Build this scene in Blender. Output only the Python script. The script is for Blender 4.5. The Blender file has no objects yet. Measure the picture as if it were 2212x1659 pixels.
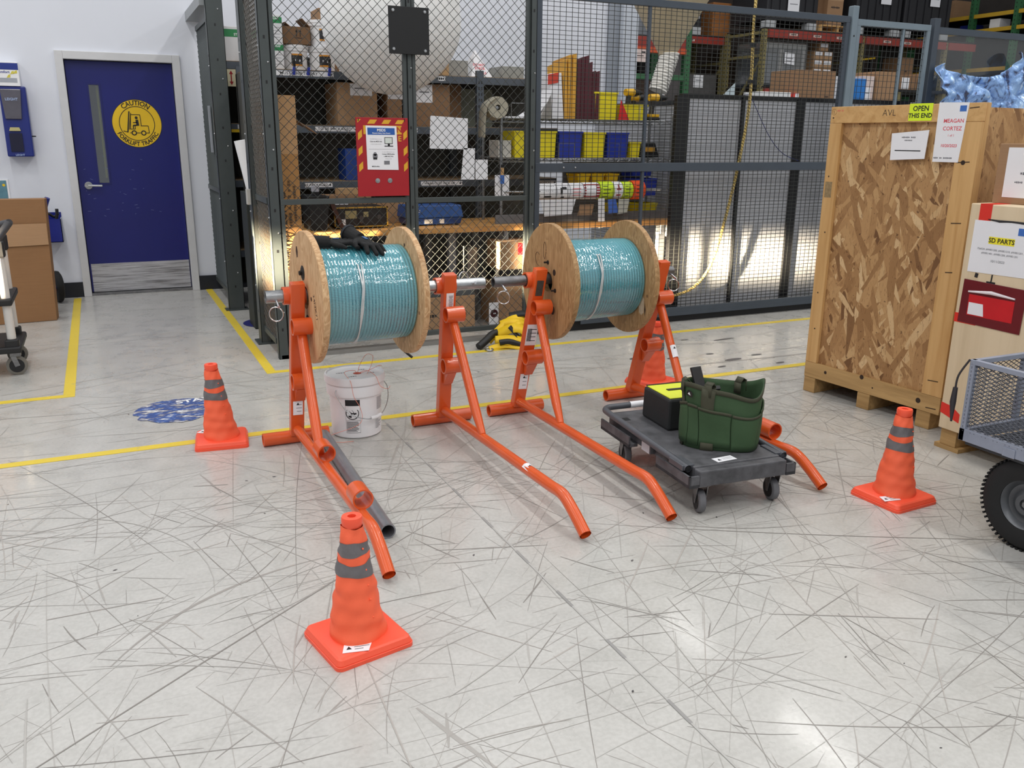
import bpy, math, random
from mathutils import Vector, Matrix, Euler
random.seed(7)
C = bpy.context.scene.collection
PI = math.pi
# ------------------------------------------------------------------ camera
SC = bpy.context.scene
cam_d = bpy.data.cameras.new('camera'); cam = bpy.data.objects.new('camera', cam_d); C.objects.link(cam)
cam_d.sensor_width = 36.0; cam_d.lens = 1875.2 / 2212 * 36.0; cam_d.clip_start = 0.05; cam_d.clip_end = 200
_pitch, _roll, _yaw = 0.276396683, -0.00903367272, 0.437207881
_fw0 = Vector((math.sin(_yaw), math.cos(_yaw), 0)); _rt = Vector((math.cos(_yaw), -math.sin(_yaw), 0)); _up = Vector((0, 0, 1))
_fw = math.cos(_pitch) * _fw0 - math.sin(_pitch) * _up
_dn = -(math.sin(_pitch) * _fw0 + math.cos(_pitch) * _up)
_r2 = math.cos(_roll) * _rt + math.sin(_roll) * _dn; _d2 = -math.sin(_roll) * _rt + math.cos(_roll) * _dn
cam.matrix_world = Matrix(((_r2.x, -_d2.x, -_fw.x, 0), (_r2.y, -_d2.y, -_fw.y, 0), (_r2.z, -_d2.z, -_fw.z, 1.5), (0, 0, 0, 1)))
SC.camera = cam
# ------------------------------------------------------------------ world, lamps, exposure
SC.view_settings.view_transform = 'Standard'; SC.view_settings.look = 'None'
SC.view_settings.exposure = 0.38; SC.view_settings.gamma = 1.0; SC.view_settings.use_curve_mapping = False
w = bpy.data.worlds.new('world'); SC.world = w; w.use_nodes = True
w.node_tree.nodes['Background'].inputs[0].default_value = (0.93, 0.96, 1.0, 1); w.node_tree.nodes['Background'].inputs[1].default_value = 0.40
def area(name, loc, size, size_y, power, color=(1, 1, 1), rot=(0, 0, 0), spread=PI):
    d = bpy.data.lights.new(name, 'AREA'); d.shape = 'RECTANGLE'; d.size = size; d.size_y = size_y; d.energy = power; d.color = color; d.spread = spread
    o = bpy.data.objects.new(name, d); C.objects.link(o); o.location = loc; o.rotation_euler = rot
    return o
for lx in (-5.6, -0.9, 4.0, 8.7):                 # rows of linear high-bay lamps along the hall
    for ly in (-4.6, -1.6, 1.4, 4.4, 7.9, 11.2):
        area('high_bay_lamp', (lx, ly, 7.0), 0.30, 1.5, 41 if ly < 10 else 26, (1.0, 0.985, 0.955))
# low evening sun through a dock opening far to the left: a narrow warm band across the cage front
_src = Vector((-7.7, 3.68, 1.06)); _tgt = Vector((3.3, 6.38, 0.56)); _d = (_tgt - _src).normalized()
_q = _d.to_track_quat('-Z', 'Y')
sunband = area('dock_sunlight', _src, 1.6, 0.30, 68, (1.0, 0.82, 0.56), spread=math.radians(1.7)); sunband.rotation_euler = _q.to_euler()

# ------------------------------------------------------------------ materials
def lin(c):
    if isinstance(c, str): c = tuple(int(c[i:i + 2], 16) for i in (0, 2, 4))
    r = []
    for v in c:
        v = v / 255.0
        r.append(v / 12.92 if v <= 0.04045 else ((v + 0.055) / 1.055) ** 2.4)
    return (r[0], r[1], r[2], 1.0)
class NT:
    def __init__(s, name):
        s.m = bpy.data.materials.new(name); s.m.use_nodes = True; s.t = s.m.node_tree; s.b = s.t.nodes['Principled BSDF']; s.out = s.t.nodes['Material Output']
    def n(s, typ, **kw):
        n = s.t.nodes.new('ShaderNode' + typ)
        for k, v in kw.items():
            if k in n.inputs: n.inputs[k].default_value = v
            else: setattr(n, k, v)
        return n
    def l(s, a, b): s.t.links.new(a, b)
    def obj(s): return s.n('TexCoord').outputs['Object']
    def math(s, op, a, b=None, c=None):
        n = s.n('Math'); n.operation = op
        for i, x in enumerate((a, b, c)):
            if x is None: continue
            if isinstance(x, (int, float)): n.inputs[i].default_value = x
            else: s.l(x, n.inputs[i])
        return n.outputs[0]
    def mix(s, f, a, b, blend='MIX'):
        n = s.n('Mix'); n.data_type = 'RGBA'; n.blend_type = blend
        for i, x in ((0, f), (6, a), (7, b)):
            if isinstance(x, (int, float, tuple)): n.inputs[i].default_value = x
            else: s.l(x, n.inputs[i])
        return n.outputs[2]
    def ramp(s, fac, pts):
        n = s.n('ValToRGB'); e = n.color_ramp.elements
        while len(e) < len(pts): e.new(0.5)
        for i, (p, c) in enumerate(pts): e[i].position = p; e[i].color = c
        s.l(fac, n.inputs[0]); return n.outputs[0]
    def noise(s, scale, detail=3, rough=0.5, vec=None, sc=None, rot=None, dist=0.0):
        v = vec if vec is not None else s.obj()
        if sc or rot:
            mp = s.n('Mapping'); s.l(v, mp.inputs[0])
            if sc: mp.inputs['Scale'].default_value = sc
            if rot: mp.inputs['Rotation'].default_value = rot
            v = mp.outputs[0]
        n = s.n('TexNoise'); n.inputs['Scale'].default_value = scale; n.inputs['Detail'].default_value = detail; n.inputs['Roughness'].default_value = rough; n.inputs['Distortion'].default_value = dist
        s.l(v, n.inputs['Vector']); return n.outputs[0]
    def bump(s, h, strength, dist=0.01):
        n = s.n('Bump'); n.inputs['Strength'].default_value = strength; n.inputs['Distance'].default_value = dist; s.l(h, n.inputs['Height']); s.l(n.outputs[0], s.b.inputs['Normal'])
    def set(s, **kw):
        for k, v in kw.items(): s.b.inputs[k.replace('_', ' ')].default_value = v
MC = {}
def P(col, rough=0.5, metal=0.0, var=0.10, scale=9.0, spec=0.5, coat=0.0, name=None, bump=0.0):
    key = (col if isinstance(col, str) else tuple(col), rough, metal, var, scale, spec, coat, bump)
    if key in MC: return MC[key]
    t = NT(name or 'paint'); c = lin(col)
    f = t.noise(scale, 4, 0.6)
    d = tuple(max(0, x * (1 - var)) for x in c[:3]) + (1,); u = tuple(min(1, x * (1 + var * 0.6)) for x in c[:3]) + (1,)
    t.l(t.ramp(f, [(0.3, d), (0.7, u)]), t.b.inputs['Base Color'])
    t.set(Roughness=rough, Metallic=metal); t.b.inputs['Specular IOR Level'].default_value = spec; t.b.inputs['Coat Weight'].default_value = coat
    if bump: t.bump(t.noise(scale * 12, 3), bump, 0.004)
    MC[key] = t.m; return t.m
def emit(col, s):
    t = NT('lamp_glow'); t.set(Emission_Color=lin(col), Emission_Strength=s); t.b.inputs['Base Color'].default_value = lin(col); return t.m

# ------------------------------------------------------------------ mesh builder
MW = {}
class MB:
    def __init__(s): s.v = []; s.f = []; s.mi = []; s.cm = 0
    def add(s, vs, fs):
        o = len(s.v); s.v += [tuple(x) for x in vs]
        for f in fs: s.f.append(tuple(i + o for i in f)); s.mi.append(s.cm)
        return s
    def box(s, a, b):
        x0, y0, z0 = a; x1, y1, z1 = b
        return s.hexa([(x0, y0, z0), (x1, y0, z0), (x1, y1, z0), (x0, y1, z0), (x0, y0, z1), (x1, y0, z1), (x1, y1, z1), (x0, y1, z1)])
    def hexa(s, p): return s.add(p, [(3, 2, 1, 0), (4, 5, 6, 7), (0, 1, 5, 4), (1, 2, 6, 5), (2, 3, 7, 6), (3, 0, 4, 7)])
    def cbox(s, c, d, R=None):
        vs = []
        for z in (-.5, .5):
            for x, y in ((-.5, -.5), (.5, -.5), (.5, .5), (-.5, .5)):
                q = Vector((x * d[0], y * d[1], z * d[2]))
                if R is not None: q = R @ q
                vs.append(q + Vector(c))
        return s.hexa(vs)
    def bar(s, p, q, w, h, up=(0, 0, 1)):          # rectangular bar from p to q
        p = Vector(p); q = Vector(q); d = (q - p).normalized(); u = Vector(up)
        if abs(d.dot(u)) > 0.98: u = Vector((0, 1, 0))
        sx = d.cross(u).normalized(); sz = sx.cross(d).normalized()
        vs = []
        for e in (p, q):
            for a, b in ((-1, -1), (1, -1), (1, 1), (-1, 1)): vs.append(e + sx * (a * w / 2) + sz * (b * h / 2))
        return s.add(vs, [(3, 2, 1, 0), (4, 5, 6, 7), (0, 1, 5, 4), (1, 2, 6, 5), (2, 3, 7, 6), (3, 0, 4, 7)])
    def tube(s, pts, r, n=10, cap=True, r_end=None, closed=False):
        pts = [Vector(p) for p in pts]; k = len(pts); rs = r if isinstance(r, (list, tuple)) else [r] * k
        if r_end is not None: rs = [r + (r_end - r) * i / (k - 1) for i in range(k)]
        o = len(s.v); u = None
        for i, p in enumerate(pts):
            if closed: d = (pts[(i + 1) % k] - pts[i - 1])
            else: d = pts[min(i + 1, k - 1)] - pts[max(i - 1, 0)]
            d.normalize()
            if u is None:
                u = Vector((0, 0, 1)) if abs(d.z) < 0.9 else Vector((1, 0, 0))
            u = (u - d * u.dot(d)); u.normalize(); w2 = d.cross(u)
            for j in range(n):
                a = 2 * PI * j / n; s.v.append(tuple(p + (u * math.cos(a) + w2 * math.sin(a)) * rs[i]))
        m = k if closed else k - 1
        for i in range(m):
            i2 = (i + 1) % k
            for j in range(n):
                s.f.append((o + i * n + j, o + i * n + (j + 1) % n, o + i2 * n + (j + 1) % n, o + i2 * n + j)); s.mi.append(s.cm)
        if cap and not closed:
            s.f.append(tuple(o + j for j in reversed(range(n)))); s.mi.append(s.cm)
            s.f.append(tuple(o + (k - 1) * n + j for j in range(n))); s.mi.append(s.cm)
        return s
    def pipe(s, p, q, ro, ri, n=20):                # hollow tube with open ends
        p = Vector(p); q = Vector(q); d = (q - p).normalized()
        u = Vector((0, 0, 1)) if abs(d.z) < 0.9 else Vector((1, 0, 0)); u = (u - d * u.dot(d)).normalized(); w2 = d.cross(u)
        rings = [(p, ro), (q, ro), (q, ri), (p, ri)]; o = len(s.v)
        for c, r in rings:
            for j in range(n):
                a = 2 * PI * j / n; s.v.append(tuple(c + (u * math.cos(a) + w2 * math.sin(a)) * r))
        for i in range(4):
            i2 = (i + 1) % 4
            for j in range(n):
                s.f.append((o + i * n + j, o + i * n + (j + 1) % n, o + i2 * n + (j + 1) % n, o + i2 * n + j)); s.mi.append(s.cm)
        return s
    def lathe(s, prof, n=32, origin=(0, 0, 0), axis=(0, 0, 1), cap=False, closed=False, wob=None):
        ax = Vector(axis).normalized(); u = Vector((1, 0, 0)) if abs(ax.x) < 0.9 else Vector((0, 0, 1)); u = (u - ax * u.dot(ax)).normalized(); w2 = ax.cross(u); og = Vector(origin)
        o = len(s.v); k = len(prof)
        for i, (r, h) in enumerate(prof):
            for j in range(n):
                a = 2 * PI * j / n; rr = r * (wob(a, h) if wob else 1); s.v.append(tuple(og + ax * h + (u * math.cos(a) + w2 * math.sin(a)) * rr))
        for i in range(k if closed else k - 1):
            i2 = (i + 1) % k
            for j in range(n):
                s.f.append((o + i * n + j, o + i * n + (j + 1) % n, o + i2 * n + (j + 1) % n, o + i2 * n + j)); s.mi.append(s.cm)
        if cap:
            s.f.append(tuple(o + j for j in reversed(range(n)))); s.mi.append(s.cm)
            s.f.append(tuple(o + (k - 1) * n + j for j in range(n))); s.mi.append(s.cm)
        return s
    def sph(s, c, r, n=12, m=8, sc=(1, 1, 1)):
        c = Vector(c); vs = []; fs = []
        for i in range(m + 1):
            t = PI * i / m
            for j in range(n):
                a = 2 * PI * j / n; vs.append(c + Vector((r * sc[0] * math.sin(t) * math.cos(a), r * sc[1] * math.sin(t) * math.sin(a), r * sc[2] * math.cos(t))))
        for i in range(m):
            for j in range(n): fs.append((i * n + j, (i + 1) * n + j, (i + 1) * n + (j + 1) % n, i * n + (j + 1) % n))
        return s.add(vs, fs)
    def prism(s, poly, d, off=(0, 0, 0)):           # 3-D polygon swept by vector d
        a = [Vector(p) + Vector(off) for p in poly]; n = len(a); b = [p + Vector(d) for p in a]
        return s.add(a + b, [tuple(reversed(range(n))), tuple(range(n, 2 * n))] + [(i, (i + 1) % n, n + (i + 1) % n, n + i) for i in range(n)])
    def quad(s, a, b, c, d): return s.add([a, b, c, d], [(0, 1, 2, 3)])
    def text(s, txt, o, ux, uy, size, align='CENTER', off=0.0, bold=0.0, sx=1.0, curve=None):
        # flat lettering: origin o, reading direction ux, up direction uy
        if txt[:1] == '~':                              # print too small to read: a row of small marks
            ux = Vector(ux).normalized(); uy = Vector(uy).normalized(); o = Vector(o) + ux.cross(uy) * off; n = len(txt) - 1; st = size * .58
            for i in range(n):
                if txt[1 + i] == ' ': continue
                c = o + ux * ((i - (n - 1) / 2) * st); a = ux * size * .22; q = uy * size * (.30 if i % 3 else .22); s.quad(c - a - q, c + a - q, c + a + q, c - a + q)
            return s
        cu = bpy.data.curves.new('t', 'FONT'); cu.body = txt; cu.size = size; cu.align_x = align; cu.align_y = 'CENTER'; cu.offset = bold; cu.resolution_u = 2
        ob = bpy.data.objects.new('t', cu); me = bpy.data.meshes.new_from_object(ob)
        ux = Vector(ux).normalized(); uy = Vector(uy).normalized(); nn = ux.cross(uy); o = Vector(o) + nn * off
        if curve:
            R, sgn = curve; vs = []
            for q in me.vertices:
                a = q.co.x * sx / R
                rr = R + sgn * q.co.y
                vs.append(o + ux * (rr * math.sin(a)) + uy * (sgn * rr * math.cos(a)))
        else: vs = [o + ux * q.co.x * sx + uy * q.co.y for q in me.vertices]
        s.add(vs, [tuple(p.vertices) for p in me.polygons])
        bpy.data.objects.remove(ob); bpy.data.curves.remove(cu); bpy.data.meshes.remove(me)
        return s
    def build(s, name, mats, parent=None, world=False, smooth=None, bevel=0, label=None, kind=None, sub=0):
        me = bpy.data.meshes.new(name); vs = s.v
        if world and parent is not None:
            inv = MW[parent.name].inverted(); vs = [inv @ Vector(p) for p in vs]
        me.from_pydata([tuple(p) for p in vs], [], s.f)
        if not isinstance(mats, (list, tuple)): mats = [mats]
        for m in mats: me.materials.append(m)
        if len(mats) > 1: me.polygons.foreach_set('material_index', s.mi)
        me.update()
        import bmesh
        bm = bmesh.new(); bm.from_mesh(me); bmesh.ops.recalc_face_normals(bm, faces=bm.faces); bm.to_mesh(me); bm.free()
        if smooth is not None:
            me.polygons.foreach_set('use_smooth', [True] * len(me.polygons)); me.set_sharp_from_angle(angle=math.radians(smooth))
        ob = bpy.data.objects.new(name, me); C.objects.link(ob)
        if parent is not None: ob.parent = parent; MW[ob.name] = MW[parent.name]
        else: MW[ob.name] = Matrix.Identity(4)
        if bevel:
            b = ob.modifiers.new('bevel', 'BEVEL'); b.width = bevel; b.segments = 2; b.limit_method = 'ANGLE'; b.angle_limit = math.radians(40)
        if sub:
            b = ob.modifiers.new('sub', 'SUBSURF'); b.levels = sub; b.render_levels = sub
        if label: ob['label'] = label
        if kind: ob['kind'] = kind
        return ob
def thing(name, label, cat, loc=(0, 0, 0), rz=0.0, group=None, rot=None):
    o = bpy.data.objects.new(name, None); C.objects.link(o); o.empty_display_size = 0.1
    e = Euler(rot if rot else (0, 0, rz)); o.location = loc; o.rotation_euler = e; o['label'] = label; o['category'] = cat
    if group: o['group'] = group
    MW[o.name] = Matrix.Translation(loc) @ e.to_matrix().to_4x4()
    return o
def tag(o, label, cat, group=None):
    o['label'] = label; o['category'] = cat
    if group: o['group'] = group
    return o
def dup(root, loc, rz=0.0, label=None, group=None, rot=None):
    r = root.copy(); C.objects.link(r); r.location = loc; r.rotation_euler = rot if rot else (0, 0, rz)
    if label: r['label'] = label
    if group: r['group'] = group
    MW[r.name] = Matrix.Translation(loc) @ Euler(r.rotation_euler).to_matrix().to_4x4()
    def rec(a, b):
        for ch in list(a.children):
            c = ch.copy(); C.objects.link(c); c.parent = b; MW[c.name] = MW[b.name]; rec(ch, c)
    rec(root, r); return r
def struct(o): o['kind'] = 'structure'; return o
def mesh_thing(mb, name, mats, label, cat, group=None, **kw):   # one-mesh thing, coordinates in world; origin moved to its base
    if not mb.v: return None
    xs = [p[0] for p in mb.v]; ys = [p[1] for p in mb.v]; zs = [p[2] for p in mb.v]
    c = Vector(((min(xs) + max(xs)) / 2, (min(ys) + max(ys)) / 2, min(zs)))
    mb.v = [tuple(Vector(p) - c) for p in mb.v]
    o = mb.build(name, mats, None, **kw); o.location = c; MW[o.name] = Matrix.Translation(c)
    return tag(o, label, cat, group)
def arc(c, u, v, r, a0, a1, n):
    c = Vector(c); u = Vector(u); v = Vector(v)
    return [c + (u * math.cos(a0 + (a1 - a0) * i / n) + v * math.sin(a0 + (a1 - a0) * i / n)) * r for i in range(n + 1)]
def bez(p, n=12):                                     # Catmull-Rom through points
    p = [Vector(x) for x in p]; q = [p[0]] + p + [p[-1]]; out = []
    for i in range(1, len(q) - 2):
        for k in range(n):
            t = k / n; a, b, c, d = q[i - 1], q[i], q[i + 1], q[i + 2]
            out.append(0.5 * ((2 * b) + (c - a) * t + (2 * a - 5 * b + 4 * c - d) * t * t + (3 * b - a - 3 * c + d) * t ** 3))
    out.append(p[-1]); return out
# ------------------------------------------------------------------ special materials
def m_floor():
    t = NT('polished_concrete'); v = t.obj()
    a = t.noise(0.7, 5, 0.6, v); b = t.noise(6.0, 6, 0.65, v); c = t.noise(70, 2, 0.5, v)
    base = t.ramp(a, [(0.3, lin((187, 185, 179))), (0.7, lin((197, 195, 190)))])
    base = t.mix(0.35, base, t.ramp(b, [(0.35, lin((168, 166, 161))), (0.62, lin((198, 196, 192)))]))
    base = t.mix(0.12, base, t.ramp(c, [(0.4, lin((140, 138, 135))), (0.6, lin((205, 204, 201)))]))
    for i, (rz, sx, sy, th, al) in enumerate(((0.15, 0.5, 14, 0.66, 0.35), (-0.62, 0.5, 18, 0.68, 0.35), (1.0, 0.6, 16, 0.68, 0.3), (0.6, .4, 24, .69, .3))):
        s = t.noise(2.2, 5, 0.62, v, (sx, sy, 1), (0, 0, rz)); f = t.math('MULTIPLY', t.math('GREATER_THAN', s, th), al)
        base = t.mix(f, base, lin((150, 147, 142)))
    t.l(base, t.b.inputs['Base Color'])
    t.l(t.ramp(b, [(0.3, (0.22,) * 3 + (1,)), (0.7, (0.38,) * 3 + (1,))]), t.b.inputs['Roughness'])
    t.b.inputs['Specular IOR Level'].default_value = 0.5; t.b.inputs['Coat Weight'].default_value = 0.22; t.b.inputs['Coat Roughness'].default_value = 0.10
    return t.m
def m_osb():
    t = NT('strand_board'); v = t.obj(); s = t.n('SeparateXYZ'); t.l(v, s.inputs[0])
    u = t.math('ADD', s.outputs[0], s.outputs[1]); cb = t.n('CombineXYZ'); t.l(u, cb.inputs[0]); t.l(s.outputs[2], cb.inputs[1]); uv = cb.outputs[0]
    cur_h = cur_c = None
    for rz, sc, off in ((0.28, (36, 6.5, 1), 0), (-0.32, (42, 7, 1), 3), (0.75, (44, 8, 1), 7), (-0.02, (30, 5.2, 1), 11), (-0.85, (46, 8.5, 1), 5), (.5, (36, 6, 1), 13), (-.55, (38, 6.5, 1), 17)):
        mp = t.n('Mapping'); mp.inputs['Location'].default_value = (off, off * .37, 0); mp.vector_type = 'TEXTURE' if False else 'POINT'
        rot = t.n('Mapping'); rot.inputs['Rotation'].default_value = (0, 0, rz); t.l(uv, rot.inputs[0]); t.l(rot.outputs[0], mp.inputs[0]); mp.inputs['Scale'].default_value = sc
        nz = t.n('TexNoise'); nz.inputs['Scale'].default_value = 2.0; t.l(mp.outputs[0], nz.inputs['Vector'])
        mx = t.n('Mix'); mx.data_type = 'RGBA'; mx.inputs[0].default_value = 0.22; t.l(mp.outputs[0], mx.inputs[6]); t.l(nz.outputs[1], mx.inputs[7])
        vo = t.n('TexVoronoi'); vo.voronoi_dimensions = '2D'; vo.inputs['Scale'].default_value = 1.0; t.l(mx.outputs[2], vo.inputs['Vector'])
        sp = t.n('SeparateColor'); t.l(vo.outputs['Color'], sp.inputs[0]); h = sp.outputs[0]; g = sp.outputs[1]
        if cur_h is None: cur_h, cur_c = h, g
        else:
            f = t.math('GREATER_THAN', h, cur_h); cur_c = t.math('ADD', t.math('MULTIPLY', f, g), t.math('MULTIPLY', t.math('SUBTRACT', 1.0, f), cur_c)); cur_h = t.math('MAXIMUM', h, cur_h)
    col = t.ramp(cur_c, [(0.0, lin((112, 76, 44))), (0.10, lin((150, 110, 68))), (0.5, lin((178, 137, 90))), (0.85, lin((194, 155, 106))), (1.0, lin((216, 184, 138)))])
    fine = t.noise(1.0, 4, 0.6, uv, (160, 22, 1), (0, 0, 0.1)); col = t.mix(t.math('MULTIPLY', t.math('LESS_THAN', fine, 0.40), 0.55), col, lin((112, 74, 42)))
    sp2 = t.noise(38, 2, 0.5, uv); col = t.mix(t.math('MULTIPLY', t.math('GREATER_THAN', sp2, 0.70), 0.7), col, lin((70, 40, 22)))
    t.l(col, t.b.inputs['Base Color']); t.set(Roughness=0.62); t.bump(cur_c, 0.25, 0.003)
    return t.m
def m_wood(name, dark, light, axis='z', rough=0.55, scale=1.0, knots=True, contrast=1.0):
    t = NT(name); v = t.obj(); sc = {'x': (1.2, 22, 22), 'y': (22, 1.2, 22), 'z': (22, 22, 1.2)}[axis]; sc = tuple(q * scale for q in sc)
    a = t.noise(1.0, 5, 0.6, v, sc, None, 0.6); b = t.noise(1.2, 3, 0.5, v)
    col = t.ramp(a, [(0.5 - .22 * contrast, lin(dark)), (0.5 + .12 * contrast, lin(light))])
    d = tuple(x * .86 for x in lin(dark)[:3]) + (1,)
    col = t.mix(t.math('MULTIPLY', t.math('GREATER_THAN', b, 0.62), 0.35), col, d)
    t.l(col, t.b.inputs['Base Color']); t.set(Roughness=rough); t.b.inputs['Specular IOR Level'].default_value = 0.3; return t.m
def m_ply(name, dark, light, knot):                   # rotary-cut plywood face, figure from stretched distorted noise
    t = NT(name); v = t.obj()
    a = t.noise(1.0, 3, 0.55, v, (5, 13, 2.2), (0.15, 0, 0), 1.6)
    rings = t.math('FRACT', t.math('MULTIPLY', a, 9.0))
    col = t.ramp(rings, [(0.0, lin(light)), (0.55, lin(dark)), (0.8, lin(dark)), (1.0, lin(light))])
    f = t.noise(1.0, 5, 0.7, v, (40, 60, 4)); col = t.mix(0.45, col, t.ramp(f, [(0.35, lin(dark)), (0.6, lin(light))]))
    k = t.n('TexVoronoi'); k.inputs['Scale'].default_value = 4.2; t.l(v, k.inputs['Vector'])
    col = t.mix(t.math('MULTIPLY', t.math('LESS_THAN', k.outputs['Distance'], 0.07), 0.75), col, lin(knot))
    g = t.noise(3.5, 4, 0.6, v); col = t.mix(t.math('MULTIPLY', t.math('GREATER_THAN', g, 0.62), 0.25), col, lin(knot))
    t.l(col, t.b.inputs['Base Color']); t.set(Roughness=0.6); t.bump(f, 0.15, 0.003); return t.m
def m_cable():
    t = NT('armoured_cable'); v = t.obj(); s = t.n('SeparateXYZ'); t.l(v, s.inputs[0])
    ang = t.math('ARCTAN2', s.outputs[1], s.outputs[2]); wv = t.math('SINE', t.math('MULTIPLY', ang, 190.0))
    n = t.noise(5, 3, 0.5, v)
    col = t.mix(t.math('MULTIPLY', t.math('LESS_THAN', wv, -0.5), 0.55), t.ramp(n, [(0.3, lin((86, 194, 210))), (0.7, lin((112, 214, 226)))]), lin((44, 138, 158)))
    t.l(col, t.b.inputs['Base Color']); t.set(Roughness=0.24); t.bump(wv, 0.4, 0.002); return t.m
def m_wrap(fac=0.18, rough=0.06, bump=0.35, scale=(30, 8, 8), white=0.05, fr=0.55):
    t = NT('stretch_film'); tr = t.n('BsdfTransparent'); gl = t.n('BsdfGlossy'); gl.inputs['Roughness'].default_value = rough; df = t.n('BsdfDiffuse'); df.inputs['Color'].default_value = (0.9, 0.94, 0.95, 1)
    lw = t.n('LayerWeight'); lw.inputs['Blend'].default_value = 0.35
    f = t.math('ADD', t.math('MULTIPLY', lw.outputs['Fresnel'], fr), fac * 0.35)
    h = t.noise(1.0, 4, 0.6, t.obj(), scale); bp = t.n('Bump'); bp.inputs['Strength'].default_value = bump; bp.inputs['Distance'].default_value = 0.01; t.l(h, bp.inputs['Height'])
    t.l(bp.outputs[0], gl.inputs['Normal']); t.l(bp.outputs[0], lw.inputs['Normal'])
    m0 = t.n('MixShader'); m0.inputs[0].default_value = white; t.l(tr.outputs[0], m0.inputs[1]); t.l(df.outputs[0], m0.inputs[2])
    mx = t.n('MixShader'); t.l(f, mx.inputs[0]); t.l(m0.outputs[0], mx.inputs[1]); t.l(gl.outputs[0], mx.inputs[2]); t.l(mx.outputs[0], t.out.inputs[0]); return t.m
def m_card(col=(178, 140, 102), var=0.08):
    t = NT('cardboard'); v = t.obj(); a = t.noise(2.5, 4, 0.6, v); b = t.noise(1.0, 3, 0.6, v, (6, 6, 160))
    c = lin(col); d = tuple(x * (1 - var * 1.6) for x in c[:3]) + (1,); u = tuple(min(1, x * (1 + var)) for x in c[:3]) + (1,)
    k = t.mix(0.4, t.ramp(a, [(0.3, d), (0.7, u)]), t.ramp(b, [(0.35, d), (0.65, u)])); t.l(k, t.b.inputs['Base Color']); t.set(Roughness=0.75); t.b.inputs['Specular IOR Level'].default_value = 0.25; return t.m
def m_galv(rough=0.32, col=(190, 192, 194)):
    t = NT('galvanised_steel'); v = t.obj(); a = t.noise(14, 5, 0.65, v, (1, 3, 3)); c = lin(col); d = tuple(x * .55 for x in c[:3]) + (1,)
    t.l(t.ramp(a, [(0.32, d), (0.62, c)]), t.b.inputs['Base Color']); t.set(Metallic=0.9, Roughness=rough); return t.m
def m_kick():
    t = NT('scuffed_aluminium'); v = t.obj(); a = t.noise(1.0, 6, 0.7, v, (2, 1, 70)); c = t.ramp(a, [(0.36, lin((118, 116, 118))), (0.52, lin((196, 196, 200))), (0.7, lin((214, 214, 218)))])
    t.l(c, t.b.inputs['Base Color']); t.set(Metallic=0.55, Roughness=0.36); return t.m
def m_rib(col, freq, axis=2, rough=0.5, amp=0.6):       # finely ribbed sheet panel
    t = NT('ribbed_panel'); v = t.obj(); s = t.n('SeparateXYZ'); t.l(v, s.inputs[0]); wv = t.math('SINE', t.math('MULTIPLY', s.outputs[axis], freq * 2 * PI))
    n = t.noise(2, 3, .5, v); c = lin(col); t.l(t.ramp(n, [(.3, tuple(x * .92 for x in c[:3]) + (1,)), (.7, c)]), t.b.inputs['Base Color']); t.set(Roughness=rough); t.bump(wv, amp, 0.006); return t.m
def m_glass(col=(0.75, 0.8, 0.85, 1), alpha=0.35, rough=0.05):
    t = NT('window_glass'); tr = t.n('BsdfTransparent'); tr.inputs[0].default_value = col; gl = t.n('BsdfGlossy'); gl.inputs['Roughness'].default_value = rough
    lw = t.n('Fresnel'); lw.inputs[0].default_value = 1.5; f = t.math('ADD', lw.outputs[0], alpha * 0.3); mx = t.n('MixShader'); t.l(f, mx.inputs[0]); t.l(tr.outputs[0], mx.inputs[1]); t.l(gl.outputs[0], mx.inputs[2]); t.l(mx.outputs[0], t.out.inputs[0]); return t.m
def m_tape():
    t = NT('worn_yellow_tape'); v = t.obj(); a = t.noise(9, 6, .7, v); c = t.mix(t.math('MULTIPLY', t.math('GREATER_THAN', a, .62), .5), lin((226, 199, 62)), lin((190, 176, 112)))
    t.l(c, t.b.inputs['Base Color']); t.set(Roughness=.45); return t.m
def m_decal():                                          # scuffed blue floor decal
    t = NT('worn_decal'); v = t.obj(); a = t.noise(7, 5, .7, v, (1, 2.2, 1)); b = t.noise(16, 3, .6, v, (1, 2, 1))
    c = t.ramp(a, [(.36, lin((206, 206, 206))), (.42, lin((64, 100, 170))), (.50, lin((44, 66, 128))), (.56, lin((168, 164, 160))), (.62, lin((226, 228, 232)))])
    t.l(c, t.b.inputs['Base Color']); t.set(Roughness=.5); return t.m
FLOOR = m_floor(); OSB = m_osb(); CABLE = m_cable(); WRAP = m_wrap(0.48, 0.035, 0.35, (26, 12, 12), white=0.02, fr=0.42)
PINE = m_wood('pine_board', (192, 147, 91), (214, 173, 117), 'z', 0.5); PINE_Y = m_wood('pine_board_flat', (192, 147, 91), (214, 173, 117), 'y', 0.5)
PINE_D = m_wood('old_pine', (150, 118, 74), (196, 160, 108), 'x', 0.65); BENCH = m_wood('butcher_block', (176, 120, 62), (214, 164, 102), 'x', 0.4, .5)
PLY = m_ply('reel_plywood_pale', (178, 132, 86), (226, 190, 146), (112, 72, 44)); PLY2 = m_ply('reel_plywood_tan', (144, 106, 64), (190, 154, 108), (98, 66, 42)); PLYC = m_wood('crate_plywood', (208, 186, 152), (226, 206, 174), 'z', 0.55, .35)
PLYE = m_wood('plywood_edge', (118, 84, 54), (178, 140, 98), 'x', .7)
CARD = m_card((162, 128, 97)); CARD2 = m_card((146, 114, 86)); CARD3 = m_card((174, 140, 107)); CARD4 = m_card((128, 98, 72)); KRAFT = m_card((188, 154, 114))
GALV = m_galv(); GALV2 = m_galv(.4, (150, 150, 152)); KICK = m_kick(); CHROME = P((208, 208, 210), .22, 1.0, .05)
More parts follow.
